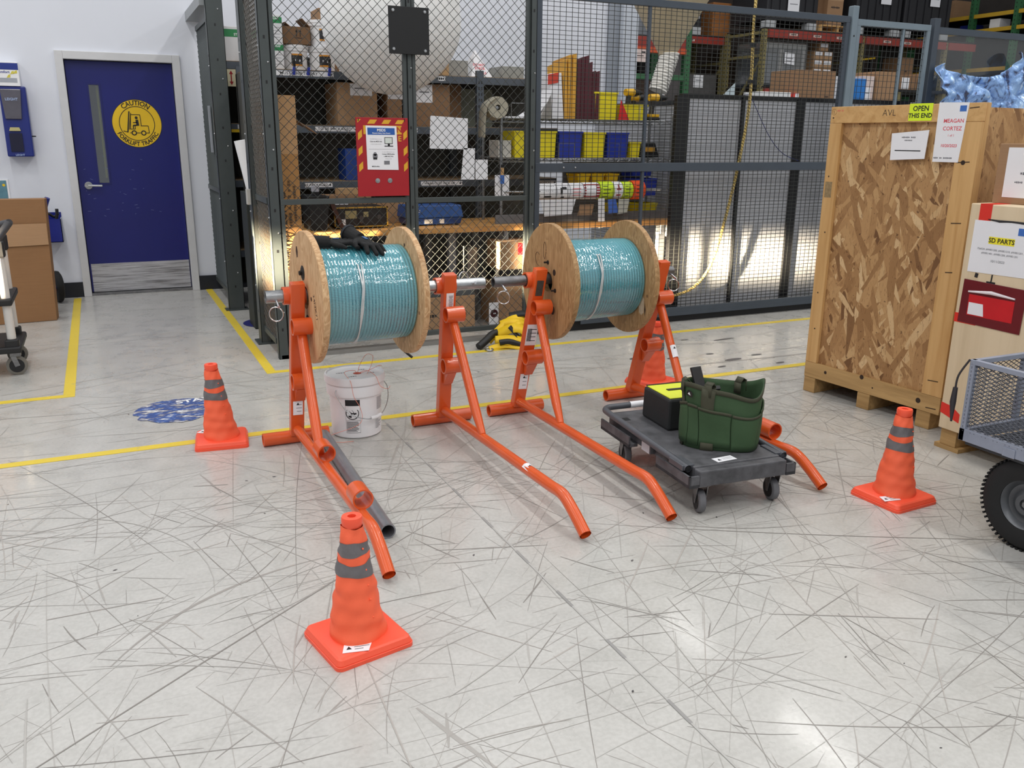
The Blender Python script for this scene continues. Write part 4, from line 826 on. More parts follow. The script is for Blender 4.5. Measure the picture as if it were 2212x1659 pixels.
b = MB(); diamond(b, (wx0, wy0, zb + .028), (1, 0, 0), (0, 1, 0), wx1 - wx0, wy1 - wy0, .035, .05, .0022); b.build('mesh_floor', GWD, T, True)
MB().box((wx0 + .02, wy0 + .02, zb - .03), (wx1 - .02, wy1 - .02, zb - .02)).build('under_tray', P((60, 62, 66), .6), T, True)
b = MB(); b.tube(bez([(wx0, wy1 + .0, zt), (wx0 - .012, wy1 + .03, zt - .07), (wx0 - .012, wy1 + .035, zt - .13)], 6), .004, 6).tube([(wx0 - .012, wy1 + .035, zt - .12), (wx0 - .012, wy1 + .037, zt - .18), (wx0 - .012, wy1 + .032, zt - .26)], [.009, .012, .004], 8); b.build('latch_pin', P((60, 56, 60), .5, .3), T, True, smooth=60)
b = MB(); b.box((wx0 - .004, 1.97, zb - .014), (wx0, 2.02, zb + .02)); b.build('corner_clip', GW, T, True, bevel=.001)
for x, y in ((wx0 + .03, 1.925), (wx0 + .03, 1.36), (wx1 - .11, 1.925), (wx1 - .11, 1.36)):
    w_ = MB(); rt = .182; prof = [(.095, 0), (.105, -.002), (.13, -.006), (.155, -.004), (.172, .008), (.181, .024), (rt, .04), (.181, .056), (.172, .072), (.155, .084), (.13, .086), (.095, .08)]
    w_.lathe(prof, 56, (x, y, .182), (1, 0, 0), closed=True)
    for k in range(60):
        a = 2 * PI * k / 60
        for sx_ in (.014, .066): c = Vector((x + sx_, y + math.sin(a) * .178, .182 + math.cos(a) * .178)); w_.cbox(c, (.022, .008, .008), Matrix.Rotation(-a, 3, 'X'))
    wh = w_.build('wheel', BLACKR, T, True, smooth=40)
    MB().lathe([(.0, .022), (.02, .022), (.022, .012), (.04, .012), (.055, .026), (.062, .030), (.078, .028), (.086, .012), (.095, .004), (.098, .010), (.098, .07), (0, .07)], 40, (x, y, .182), (1, 0, 0)).build('rim', P((92, 94, 98), .35, .5, .15), wh, True, smooth=40)
    MB().tube([(x + .01, y, .182), (x + .03, y, .182)], .013, 6).build('axle_nut', GALV2, wh, True)
MB().tube([(wx0 + .1, 1.925, .182), (wx1 - .1, 1.925, .182)], .012, 8).tube([(wx0 + .1, 1.36, .182), (wx1 - .1, 1.36, .182)], .012, 8).bar((wx0 + .2, 1.925, .182), (wx0 + .2, 1.925, zb - .02), .03, .05).bar((wx1 - .2, 1.925, .182), (wx1 - .2, 1.925, zb - .02), .03, .05).bar((wx0 + .2, 1.36, .182), (wx0 + .2, 1.36, zb - .02), .03, .05).bar((wx1 - .2, 1.36, .182), (wx1 - .2, 1.36, zb - .02), .03, .05).build('axle_frame', GWD, T, True)
# ================================================================== cage fence
FY = 6.0
def lattice(u0, v0, u1, v1, s, plane, pos, r):
    b = MB(); k = 1.0; c = -(u1 - u0)
    P_ = (lambda u, v: (u, pos, v)) if plane == 'x' else (lambda u, v: (pos, u, v))
    U, V = u1 - u0, v1 - v0; off = r * .9
    while c < V:
        a0, a1 = max(0, -c), min(U, V - c)
        if a1 - a0 > .004:
            for mir in (0, 1):
                p = [P_((u0 + a) if not mir else (u1 - a), v0 + c + a) for a in (a0, a1)]; d = off if mir else -off
                p = [(x + (d if plane != 'x' else 0), y + (d if plane == 'x' else 0), z) for x, y, z in p]; b.tube(p, r, 4, cap=False)
        c += s
    return b
def panel(name, label, x0, x1, z0, z1, mid, mesh):
    T = thing('wire_fence', label, 'fence panel', ((x0 + x1) / 2, FY, z0), 0, 'wire mesh fence panels')
    for z in [z0 + .018, z1 - .018] + list(mid): MB().box((x0, FY - .016, z - .018), (x1, FY + .016, z + .018)).build('rail', FENCE, T, True, bevel=.002)
    for x in (x0 + .012, x1 - .012): MB().box((x - .012, FY - .015, z0), (x + .012, FY + .015, z1)).build('stile', FENCE, T, True)
    lattice(x0 + .01, z0 + .02, x1 - .01, z1 - .02, .0655, 'x', FY, .0019).build('woven_mesh', WIRE, T, True)
    return T
panel('p', 'diamond mesh fence panel at cage corner, carrying the red notice board', 1.085, 1.985, .078, 2.56, [1.072], 0)
panel('p', 'diamond mesh fence panel behind the gap between the two reels', 2.025, 2.915, .078, 2.56, [1.066], 0)
def angle_post(label, x, y, w, d, z1, foot=True, m=FENCE):
    T = thing('fence_post', label, 'fence post', (x, y, 0), 0, 'fence posts')
    b = MB(); b.box((x - w / 2, y - d / 2, 0), (x + w / 2, y - d / 2 + .006, z1)).box((x - w / 2, y - d / 2, 0), (x - w / 2 + .006, y + d / 2, z1)).box((x + w / 2 - .006, y - d / 2, 0), (x + w / 2, y + d / 2, z1)); b.build('post', m, T, True, bevel=.0015)
    if foot: MB().box((x - w / 2 - .03, y - d / 2 - .03, 0), (x + w / 2 + .03, y + d / 2 + .03, .01)).build('foot_plate', m, T, True)
    b = MB(); r_ = random.Random(int(x * 10 + y * 7)); z = .2
    while z < z1 - .1:
        b.box((x - .006, y - d / 2 - .001, z), (x + .006, y - d / 2, z + .02)); b.box((x - w / 2 - .001, y - .005, z + .03), (x - w / 2, y + .007, z + .05)); z += .27
    b.build('slot', BLACK, T, True)
    b = MB(); z = .33
    while z < z1 - .1: b.sph((x + w * .22, y - d / 2, z), .007, 8, 6); b.sph((x - w / 2, y + d * .2, z + .1), .007, 8, 6); z += .54
    b.build('bolt_head', GALV, T, True)
    return T
angle_post('dark slotted corner post of the cage, nearest the left reel', 1.046, 6.015, .068, .06, 2.6, False)
angle_post('dark fence post carrying the square black plate', 2.005, FY, .038, .045, 2.62, False)
angle_post('dark fence post between diamond mesh and square mesh, behind the right reel', 2.94, FY, .048, .06, 2.6, False)
T = angle_post('dark post on cage doorway, just left of the corner post', 1.02, 6.585, .075, .12, 2.6, True)
MB().box((.955, 6.55, 1.02), (.982, 6.61, 1.13)).build('strike_box', P((190, 188, 184), .5), T, True, bevel=.004)
# short return panel between doorway post and corner post
T = thing('wire_fence', 'narrow dense mesh panel between the cage corner post and the doorway post', 'fence panel', (1.02, 6.28, .06), 0, 'wire mesh fence panels')
for z in (.12, 1.08, 2.5): MB().box((1.005, 6.05, z - .02), (1.035, 6.515, z + .02)).build('rail', FENCE, T, True)
lattice(6.045, .13, 6.515, 2.5, .056, 'y', 1.02, .0034).build('woven_mesh', P((92, 88, 82), .34, .6, .1), T, True)
# panel beside the blue door
T = thing('wire_fence', 'mesh fence panel against the white wall right of the blue door', 'fence panel', (.99, 8.6, .05), 0, 'wire mesh fence panels')
for z in (.12, 1.02, 2.45): MB().box((.972, 8.06, z - .02), (1.002, 9.14, z + .02)).build('rail', FENCE, T, True)
lattice(8.06, .1, 9.14, 2.45, .045, 'y', .987, .004).build('woven_mesh', FENCE, T, True)
MB().box((.955, 8.45, 1.35), (.970, 8.50, 1.75)).build('latch_strip', LGREY, T, True)
T = angle_post('wide dark post of the cage doorway, beside the blue door', 1.005, 7.985, .135, .06, 2.6, True)
struct(MB().box((.90, 8.02, 2.52), (1.04, 9.2, 2.60)).build('trim_3', P((150, 154, 156), .45, .1, .05)))
struct(MB().box((1.03, 5.985, 0), (2.97, 6.06, .028)).build('trim_4', P((128, 126, 122), .6, 0, .12)))
# square-mesh panels to the right
def wirepanel(label, x0, x1, z0, z1, m, midrail, extra, sx=.0508, sz=.0315, mm=None):
    T = thing('wire_fence', label, 'fence panel', ((x0 + x1) / 2, FY, z0), 0, 'wire mesh fence panels')
    hs = [(z0, z0 + .045), (z1 - .05, z1)] + ([(1.252, 1.318)] if midrail else [])
    for a, c in hs: MB().box((x0, FY - .02, a), (x1, FY + .02, c)).build('rail', m, T, True, bevel=.002)
    for x in [x0 + .02, x1 - .02]: MB().box((x - .02, FY - .018, z0), (x + .02, FY + .018, z1)).build('stile', mm or m, T, True)
    for x in extra: MB().box((x - .011, FY - .012, z0), (x + .011, FY + .012, z1)).build('stiffener', m, T, True)
    b = MB(); x = x0 + .04
    while x < x1 - .02: b.bar((x, FY + .002, z0 + .02), (x, FY + .002, z1 - .02), .0032, .0032, up=(0, 1, 0)); x += sx
    z = z0 + .06
    while z < z1 - .05: b.bar((x0 + .02, FY - .002, z), (x1 - .02, FY - .002, z), .0032, .0032, up=(0, 1, 0)); z += sz
    b.build('welded_mesh', WIRE, T, True); return T
T = wirepanel('long square-mesh fence panel behind the right reel, with a steel mid rail', 2.97, 5.935, .085, 2.515, FENCE2, True, [3.93])
MB().box((3.4, FY - .021, .06), (5.9, FY - .012, .09)).build('bottom_channel', FENCE2, T, True); MB().sph((3.21, FY - .021, 1.285), .008, 8, 6).build('bolt_head', GALV, T, True); MB().sph((3.31, FY - .021, 1.285), .008, 8, 6).build('bolt_head', GALV, T, True)
struct(MB().box((2.97, 6.03, 0), (8.6, 6.10, .075)).build('gap_shade', P((30, 30, 32), .6)))  # near-black strip painting the shade in the gap under the bottom rail
T = thing('fence_post', 'light grey square fence post rising above the left edge of strand board crate', 'fence post', (5.975, FY, 0), 0, 'fence posts'); MB().box((5.945, FY - .035, 0), (6.01, FY + .03, 2.6)).build('post', FENCE3, T, True, bevel=.008); MB().lathe([(0, 0), (.008, 0)], 12, (5.975, FY - .0358, 2.36), (0, -1, 0)).build('hole', BLACK, T, True)
wirepanel('narrow square-mesh gate with light grey frame above the strand board crate', 6.02, 6.90, .1, 2.50, FENCE3, True, [6.58], .05, .05)
T = thing('fence_post', 'blue-grey fence post left of the clear plastic film', 'fence post', (6.965, FY, 0), 0, 'fence posts'); MB().box((6.93, FY - .03, 0), (7.0, FY + .03, 2.56)).build('post', FENCE2, T, True, bevel=.004)
T = thing('wire_fence', 'fence frame at far right hung with clear and crumpled plastic', 'fence panel', (7.8, FY, .1), 0, 'wire mesh fence panels')
MB().box((7.0, FY - .02, 2.435), (8.8, FY + .02, 2.49)).build('rail', FENCE2, T, True); MB().box((8.76, FY - .02, .1), (8.8, FY + .02, 2.49)).build('stile', FENCE2, T, True); MB().box((7.0, FY - .02, .1), (8.8, FY + .02, .15)).build('rail', FENCE2, T, True)
MB().box((7.02, FY + .002, 1.2), (8.76, FY + .005, 2.435)).build('clear_sheet', m_wrap(.02, .05, .15, (2, 2, 2), .02, fr=.10), T, True)
# crumpled bluish film bundle in front of the frame
def film_top(u): return 2.10 + .07 * math.exp(-((u - .0) / .08) ** 2) - .03 * math.sin(3.5 * u) + .17 * math.exp(-((u - .98) / .10) ** 2) + .07 * u * .5 + .06 * math.exp(-((u - 1.45) / .1) ** 2)
b = MB(); NU, NV = 150, 70; rnd = random.Random(3)
from mathutils import noise as mnoise
for j in range(NV + 1):
    for i in range(NU + 1):
        u = -.08 + 1.85 * i / NU; v = j / NV; zt_ = film_top(u); z = 1.55 + (zt_ - 1.55) * v; q = Vector((u * 3 + z * 1.5, z * 3 - u, 1.7)); n1 = 1.3 * abs(mnoise.noise(q)) + .6 * abs(mnoise.noise(q * 2.2)) + .18 * abs(mnoise.noise(q * 5.1))
        b.v.append((7.03 + u, FY - .04 - .16 * n1 - .05 * math.sin(PI * v), z + .02 * mnoise.noise(q * 1.3 + Vector((9, 0, 0)))))
for j in range(NV):
    for i in range(NU): o = j * (NU + 1) + i; b.f.append((o, o + 1, o + NU + 2, o + NU + 1)); b.mi.append(0)
t = NT('painted_sheen_film'); v_ = t.obj(); nn_ = t.noise(4.5, 4, .62, v_, (1.3, 1, .8), (0, .5, 0), 2.2); t.l(t.ramp(nn_, [(.36, lin((54, 62, 92))), (.44, lin((120, 158, 214))), (.56, lin((150, 188, 236))), (.66, lin((198, 222, 250)))]), t.b.inputs['Base Color']); t.set(Roughness=.12, Metallic=.2); t.b.inputs['Coat Weight'].default_value = .6; t.bump(t.noise(14, 4, .6, v_), .5, .02)  # window reflections, highlights and dark creases are painted into the film's colour
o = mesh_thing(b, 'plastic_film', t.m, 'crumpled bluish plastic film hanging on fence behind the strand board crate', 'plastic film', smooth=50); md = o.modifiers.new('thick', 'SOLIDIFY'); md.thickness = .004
# ================================================================== notices on the fence
T = thing('notice_board', 'red safety data notice board with yellow stripes wired to the fence', 'notice board', (1.79, 5.975, 1.10), 0)
yf = 5.966; MB().box((1.612, yf, 1.102), (1.978, yf + .012, 1.624)).build('board', RED, T, True, bevel=.001)
b = MB()
for x in (1.69, 1.79, 1.885): b.prism([(x, yf - .0002, 1.583), (x + .05, yf - .0002, 1.583), (x + .07, yf - .0002, 1.610), (x + .02, yf - .0002, 1.610)], (0, -.0006, 0))
b.prism([(1.622, yf - .0002, 1.588), (1.648, yf - .0002, 1.612), (1.622, yf - .0002, 1.612)], (0, -.0006, 0))
for x in (1.624, 1.943):
    for z in (1.475, 1.370, 1.265): b.prism([(x, yf - .0002, z), (x + .028, yf - .0002, z + .025), (x + .028, yf - .0002, z + .072), (x, yf - .0002, z + .047)], (0, -.0006, 0))
b.box((1.662, yf - .0008, 1.515), (1.932, yf - .0002, 1.572)); b.build('yellow_stripes', GOLD, T, True)
b = MB(); b.text('N', (1.915, yf - .0012, 1.543), (1, 0, 0), (0, 0, 1), .05, bold=.001); b.build('lettering', RED, T, True); MB().text('E', (1.917, yf - .0010, 1.485), (1, 0, 0), (0, 0, 1), .05, bold=.001).build('lettering', GOLD, T, True)
o = MB().prism([(1.682, yf - .0014, 1.282), (1.903, yf - .0014, 1.278), (1.894, yf - .0014, 1.569), (1.678, yf - .0014, 1.571)], (0, -.0012, 0)).build('paper_sheet', PAPER, T, True); y2 = yf - .003
MB().prism([(1.69, y2, 1.512), (1.882, y2, 1.512), (1.881, y2, 1.556), (1.689, y2, 1.558)], (0, -.0004, 0)).build('blue_header', P((40, 92, 170), .5, 0, .02), o, True)
MB().text('MSDS', (1.786, y2 - .001, 1.541), (1, 0, 0), (0, 0, 1), .025, bold=.0006).text('Material Safety Data Sheets', (1.786, y2 - .001, 1.522), (1, 0, 0), (0, 0, 1), .0115, bold=.0002).build('header_text', WHITE, o, True)
b = MB(); b.text('Click the MSDS link', (1.747, y2, 1.467), (1, 0, 0), (0, 0, 1), .0105, bold=.0003).text('Contact MSDSonline', (1.832, y2, 1.384), (1, 0, 0), (0, 0, 1), .0105, bold=.0003).text('1.888.362.7416', (1.833, y2, 1.369), (1, 0, 0), (0, 0, 1), .011, bold=.0003).text('MSDSonline', (1.74, y2, 1.302), (1, 0, 0), (0, 0, 1), .011, bold=.0003)
b.box((1.807, y2 - .0004, 1.452), (1.865, y2, 1.496)); b.box((1.806, y2 - .0004, 1.434), (1.868, y2, 1.440)); b.box((1.830, y2 - .0004, 1.440), (1.845, y2, 1.452)); b.box((1.724, y2 - .0004, 1.348), (1.752, y2, 1.362)); b.build('print', INK, o, True)
b = MB(); b.box((1.811, y2 - .0006, 1.456), (1.861, y2 - .0004, 1.492)); b.build('screen_picture', P((214, 222, 216), .6), o, True)
b = MB(); b.text('The MSDS library is on our', (1.747, y2, 1.483), (1, 0, 0), (0, 0, 1), .0075).text('or http company intranet', (1.747, y2, 1.450), (1, 0, 0), (0, 0, 1), .0075).text('For easy to MSDS fax/mail to you', (1.832, y2, 1.398), (1, 0, 0), (0, 0, 1), .0065).text('24 hours a day', (1.832, y2, 1.353), (1, 0, 0), (0, 0, 1), .0075).box((1.695, y2 - .0003, 1.4165), (1.885, y2, 1.4175)); b.lathe([(0, 0), (.012, 0)], 12, (1.738, y2 - .0003, 1.385), (0, -1, 0)).box((1.722, y2 - .0003, 1.36), (1.755, y2, 1.384)).box((1.80, y2 - .0003, 1.315), (1.84, y2, 1.34)); b.build('print', INKG, o, True)
for x in (1.751, 1.839): MB().lathe([(0, .007), (.010, .007), (.011, .003), (.0165, .003), (.0165, 0)], 20, (x, yf, 1.207), (0, -1, 0)).build('bolt_head', GALV, T, True, smooth=40)
b = MB(); b.tube([(1.636, yf + .01, 1.622), (1.63, yf - .004, 1.612), (1.628, yf - .002, 1.60)], .0025, 5).tube([(1.952, yf + .01, 1.626), (1.953, yf - .004, 1.614), (1.953, yf - .002, 1.60)], .0025, 5).tube([(1.972, yf - .004, 1.365), (1.984, yf - .002, 1.36)], .004, 5); b.build('zip_tie', BLACK, T, True)
T = thing('black_plate', 'square black plate with four bolts on the mesh fence post', 'plate', (1.995, 5.95, 2.03), 0)
MB().box((1.855, 5.945, 2.035), (2.137, 5.957, 2.332)).build('plate', P((15, 16, 18), .5, 0, .1), T, True, bevel=.002)
for x, z in ((1.885, 2.305), (2.107, 2.305), (1.885, 2.065), (2.107, 2.06)): MB().lathe([(0, .008), (.009, .007), (.012, 0)], 16, (x, 5.945, z), (0, -1, 0)).build('bolt_head', GALV, T, True, smooth=40)
def fpaper(label, pts, tie=None):
    b = MB(); b.prism([(x, 5.972, z) for x, z in pts], (0, -.0012, 0)); return mesh_thing(b, 'paper_sheet', PAPER, label, 'paper', 'blank papers hung inside the fence')
# sheets hang just inside the mesh
for o_, (label, pts) in enumerate((('blank white paper sheet right of the red notice board, higher of the two groups', [(2.156, 1.421), (2.447, 1.416), (2.45, 1.630), (2.167, 1.645)]), ('left sheet of two white papers hung low beside the steel shelving upright', [(2.394, 1.205), (2.50, 1.203), (2.505, 1.424), (2.417, 1.425)]), ('right sheet of two white papers hung low, overlapping the chrome shelf post', [(2.508, 1.203), (2.606, 1.203), (2.605, 1.344), (2.508, 1.344)]))):
    b = MB(); b.prism([(x, 6.03, z) for x, z in pts], (0, .0012, 0)); mesh_thing(b, 'paper_sheet', PAPER, label, 'paper', 'blank papers hung inside the fence')
# yellow rope and blue wire hanging behind the square mesh
b = MB(); b.tube(bez([(5.0, 6.09, 3.4), (5.001, 6.09, 2.59), (5.0, 6.09, 2.38), (5.02, 6.09, 1.82), (4.967, 6.09, 1.39), (4.885, 6.09, .97), (4.756, 6.09, .50), (4.60, 6.09, .29), (4.40, 6.09, .215), (4.24, 6.09, .215)], 10), .0125, 8)
t = NT('twisted_rope'); s_ = t.n('SeparateXYZ'); t.l(t.obj(), s_.inputs[0]); wv = t.math('SINE', t.math('MULTIPLY', t.math('ADD', s_.outputs[2], s_.outputs[0]), 230.0)); t.l(t.ramp(wv, [(.2, lin((176, 150, 84))), (.7, lin((232, 206, 130)))]), t.b.inputs['Base Color']); t.set(Roughness=.7); t.bump(wv, .6, .004)
o = mesh_thing(b, 'yellow_rope', t.m, 'twisted yellow rope hanging down behind the square mesh fence', 'rope', smooth=60)
b = MB(); b.box((4.985, 6.07, 2.235), (5.025, 6.105, 2.265)).box((4.99, 6.07, 1.955), (5.03, 6.105, 1.98)); o2 = b.build('tape_band', BLACK, o); o2.data.transform(Matrix.Translation(-o.location))
mesh_thing(MB().tube(bez([(5.07, 6.23, 1.868), (5.077, 6.17, 1.866), (5.085, 6.14, 1.83), (5.275, 6.125, 1.548), (5.446, 6.125, 1.394), (5.64, 6.125, 1.325)], 8), .003, 6), 'blue_wire', P((40, 48, 110), .5), 'thin blue wire drooping across the grey ribbed partition', 'wire', smooth=60)
# yellow safety harness bundle on the floor
T = thing('safety_harness', 'yellow and black safety harness lying in a heap before the fence', 'harness', (2.62, 5.76, 0), 0)
def strap(pts, w, m, name, tw=0.0, n=8):
    p = bez(pts, n); b = MB(); vs = []
    for i, q in enumerate(p):
        d = (p[min(i + 1, len(p) - 1)] - p[max(i - 1, 0)]).normalized(); a = tw * i / len(p); s = d.cross(Vector((-.35 + .5 * math.sin(2.1 * a + 5 * pts[0][0]), -.75, .55 + .3 * math.sin(1.3 * a)))).normalized(); vs += [q - s * w / 2, q + s * w / 2]
    b.add(vs, [(2 * i, 2 * i + 1, 2 * i + 3, 2 * i + 2) for i in range(len(p) - 1)]); o = b.build(name, m, T, True, smooth=70); md = o.modifiers.new('thick', 'SOLIDIFY'); md.thickness = .005
rh = random.Random(12)
strap([(2.56, 5.80, .05), (2.62, 5.74, .10), (2.72, 5.72, .17), (2.79, 5.76, .15), (2.80, 5.80, .05), (2.72, 5.70, .01), (2.62, 5.66, .05), (2.56, 5.70, .06)], .05, YELS, 'webbing', 1.8)
strap([(2.52, 5.82, .03), (2.60, 5.80, .12), (2.70, 5.80, .19), (2.80, 5.79, .19), (2.84, 5.80, .06)], .055, YELS, 'webbing', 1.2)
strap([(2.78, 5.66, .02), (2.70, 5.62, .015), (2.60, 5.66, .03), (2.52, 5.68, .02), (2.47, 5.67, .012)], .045, YELS, 'webbing', .6)
strap([(2.82, 5.72, .19), (2.76, 5.66, .10), (2.80, 5.62, .02)], .05, YELS, 'webbing', 2.2)
strap([(2.58, 5.78, .09), (2.66, 5.70, .145), (2.74, 5.68, .13), (2.78, 5.66, .06)], .075, YELS, 'webbing', .4); strap([(2.54, 5.74, .06), (2.64, 5.66, .075), (2.74, 5.64, .05), (2.80, 5.64, .03)], .06, YELS, 'webbing', .3); strap([(2.62, 5.82, .15), (2.70, 5.76, .185), (2.78, 5.72, .14), (2.76, 5.66, .05), (2.66, 5.64, .02)], .065, YELS, 'webbing', .9)
strap([(2.64, 5.70, .16), (2.70, 5.66, .08), (2.74, 5.62, .02)], .035, BLACK, 'black_strap', 1.5); strap([(2.70, 5.84, .21), (2.80, 5.80, .23), (2.88, 5.82, .20)], .05, BLACK, 'black_strap', .8)
MB().tube(bez([(2.40, 5.72, .022), (2.47, 5.75, .055), (2.55, 5.80, .09), (2.64, 5.82, .10)], 6), [.028] * 19, 12).build('shock_pack', BLACK, T, True, smooth=60)
MB().tube(bez([(2.55, 5.68, .05), (2.62, 5.66, .055), (2.70, 5.64, .03)], 5), .022, 10).build('pad', BLACK, T, True, smooth=60)
MB().tube(arc((2.46, 5.66, .012), (1, 0, 0), (0, 1, .1), .028, 0, 6.0, 16), .006, 6).build('buckle', GALV, T, True, smooth=60)
mesh_thing(MB().tube(bez([(2.10, 5.2, .004), (2.4, 5.3, .004), (2.6, 5.5, .004)], 5), .001, 4), 'x', BLACK, '', '') if False else None
# ================================================================== grey ribbed partition
RIB = m_rib((176, 178, 184), 38, 2, .36, .30); PFR = P((24, 24, 26), .4, 0, .1)
def partition(label, p0, p1, z1, posts):
    p0 = Vector((*p0, 0)); p1 = Vector((*p1, 0)); d = (p1 - p0).normalized(); T = thing('partition_screen', label, 'partition', (p0 + p1) / 2, 0, 'grey ribbed partition panels')
    b = MB(); b.bar(p0 + Vector((0, 0, z1 / 2 + .03)), p1 + Vector((0, 0, z1 / 2 + .03)), .03, z1 - .1); b.build('ribbed_sheet', RIB, T, True)
    MB().bar(p0 + Vector((0, 0, z1)), p1 + Vector((0, 0, z1)), .05, .035).build('top_rail', PFR, T, True); MB().bar(p0 + Vector((0, 0, .05)), p1 + Vector((0, 0, .05)), .05, .06).build('bottom_rail', PFR, T, True)
    for f, w_ in posts:
        q = p0 + (p1 - p0) * f; MB().bar(q + Vector((0, -.012, 0)), q + Vector((0, -.012, z1)), w_, .05, up=(0, 1, 0)).build('post', PFR, T, True)
partition('wide grey ribbed partition panel behind the square mesh, where the yellow rope hangs', (4.42, 6.22), (5.66, 6.22), 1.845, [(.0, .12), (.50, .03)])
partition('grey ribbed partition panel partly hidden by the strand board crate', (5.67, 6.22), (7.0, 6.22), 1.845, [(.0, .085), (.9, .06)])
partition('short grey partition return going back beside the chrome wire shelf', (4.83, 8.3), (4.83, 6.3), 1.82, [])
# ================================================================== steel shelving with workbench inside the cage
T = thing('shelving_unit', 'grey steel shelving unit with label strips behind the mesh fence', 'shelving', (2.3, 7.8, 0), 0)
SY0, SY1 = 7.4, 8.12
for x in (1.16, 3.09):
    for y in (SY0 + .01, SY1 - .05):
        b = MB(); b.box((x, y - .02, 0), (x + .065, y + .02, 2.06)); b.build('upright', SHELFG, T, True)
        if y < 7.6 and x > 2:
            b = MB(); z = .1
            while z < 2.0: b.box((x + .015, y - .0215, z), (x + .025, y - .02, z + .025)).box((x + .04, y - .0215, z), (x + .05, y - .02, z + .025)); z += .05
            b.build('slot', BLACK, T, True)
for z, x1 in ((2.01, 4.0), (1.588, 3.9), (1.14, 3.9), (.70, 3.9)):
    MB().box((1.17, SY0, z - .065), (x1, SY0 + .03, z - .005)).build('beam', SHELFG, T, True, bevel=.002)
    MB().box((1.17, SY0 + .005, z - .02), (x1, SY1, z)).build('shelf_board', P((150, 124, 92), .7, 0, .15, 30), T, True)
MB().box((1.17, SY1 - .01, .1), (3.95, SY1 + .01, 2.0)).build('back_panel', RACKIN, T, True); MB().box((1.16, SY0 + .05, .1), (1.18, SY1, 2.0)).build('side_panel', RACKIN, T, True)
b = MB()
for x0, x1, z, tx, ts in ((1.30, 1.83, 1.980, '"MUST" SHIP TODAY', .034), (1.66, 2.02, 1.556, 'TO BE PACKAGED', .034), (2.46, 2.54, 1.556, '', 0), (1.55, 1.78, 1.107, 'BE PACKAGED', .03), (2.56, 2.95, 1.107, 'WARR/CUST PICK UP', .03), (2.73, 2.80, 1.982, '~IMA', .03), (3.55, 3.90, 1.10, 'BE PACKAGED/PICK', .028)):
    a = MB().box((x0, SY0 - .002, z - .018), (x1, SY0 - .0005, z + .018)); o = a.build('label_strip', PAPER, T, True)
    q = MB(); q.lathe([(0, 0), (.008, 0)], 10, (x1 - .02, SY0 - .0025, z), (0, -1, 0))
    if tx: q.text(tx, ((x0 + x1) / 2 - .02, SY0 - .0025, z), (1, 0, 0), (0, 0, 1), ts, bold=.0003)
    q.build('print', INK, o, True)
MB().box((1.165, SY0 - .005, 1.87), (1.30, SY0 - .001, 2.0)).build('hand_sign', P((226, 214, 180), .6), T, True) if False else None
TS = thing('shelving_unit', 'narrow grey shelving seen through the cage doorway, carrying the wide strapping box', 'shelving', (1.32, 8.55, 0), 0)
for z in (2.115, 1.60, 1.12, .5):
    MB().box((1.06, 8.2, z - .065), (1.62, 8.23, z - .005)).build('beam', SHELFG, TS, True); MB().box((1.06, 8.205, z - .02), (1.62, 8.85, z)).build('shelf_board', P((150, 124, 92), .7, 0, .15, 30), TS, True)
MB().box((1.06, 8.84, .1), (1.62, 8.86, 2.1)).build('back_panel', RACKIN, TS, True)
for x in (1.045, 1.60): MB().box((x, 8.25, 0), (x + .02, 8.86, 2.12)).build('side_panel', RACKIN, TS, True)
MB().box((1.16, 8.198, 1.555), (1.26, 8.1995, 1.59)).build('label_strip', PAPER, TS, True); MB().box((1.08, 8.198, 1.525), (1.30, 8.1995, 1.55)).build('yellow_strip', YELS, TS, True)
T2 = thing('hanging_sign', 'cream sign reading TO BE SHIPPED TODAY, seen through the cage doorway', 'sign', (1.22, 8.18, 1.90), 0)
MB().box((1.10, 8.188, 1.905), (1.34, 8.193, 2.045)).build('sheet', P((232, 222, 186), .6, 0, .03), T2, True); MB().text('HOT', (1.235, 8.187, 2.022), (1, 0, 0), (0, 0, 1), .026).build('lettering', INKR, T2, True)
MB().text('TO BE', (1.235, 8.187, 1.994), (1, 0, 0), (0, 0, 1), .03, bold=.0006).text('SHIPPED', (1.235, 8.187, 1.962), (1, 0, 0), (0, 0, 1), .03, bold=.0006).text('TODAY', (1.235, 8.187, 1.930), (1, 0, 0), (0, 0, 1), .03, bold=.0006).build('lettering', INK, T2, True)
b = MB(); b.bar((1.135, 8.187, 1.94), (1.135, 8.187, 2.01), .009, .001, up=(0, 1, 0)).add([(1.118, 8.1865, 1.945), (1.152, 8.1865, 1.945), (1.135, 8.1865, 1.915)], [(0, 1, 2)]).add([(1.118, 8.1865, 2.005), (1.152, 8.1865, 2.005), (1.135, 8.1865, 2.035)], [(0, 1, 2)]); b.build('arrow', RED, T2, True)
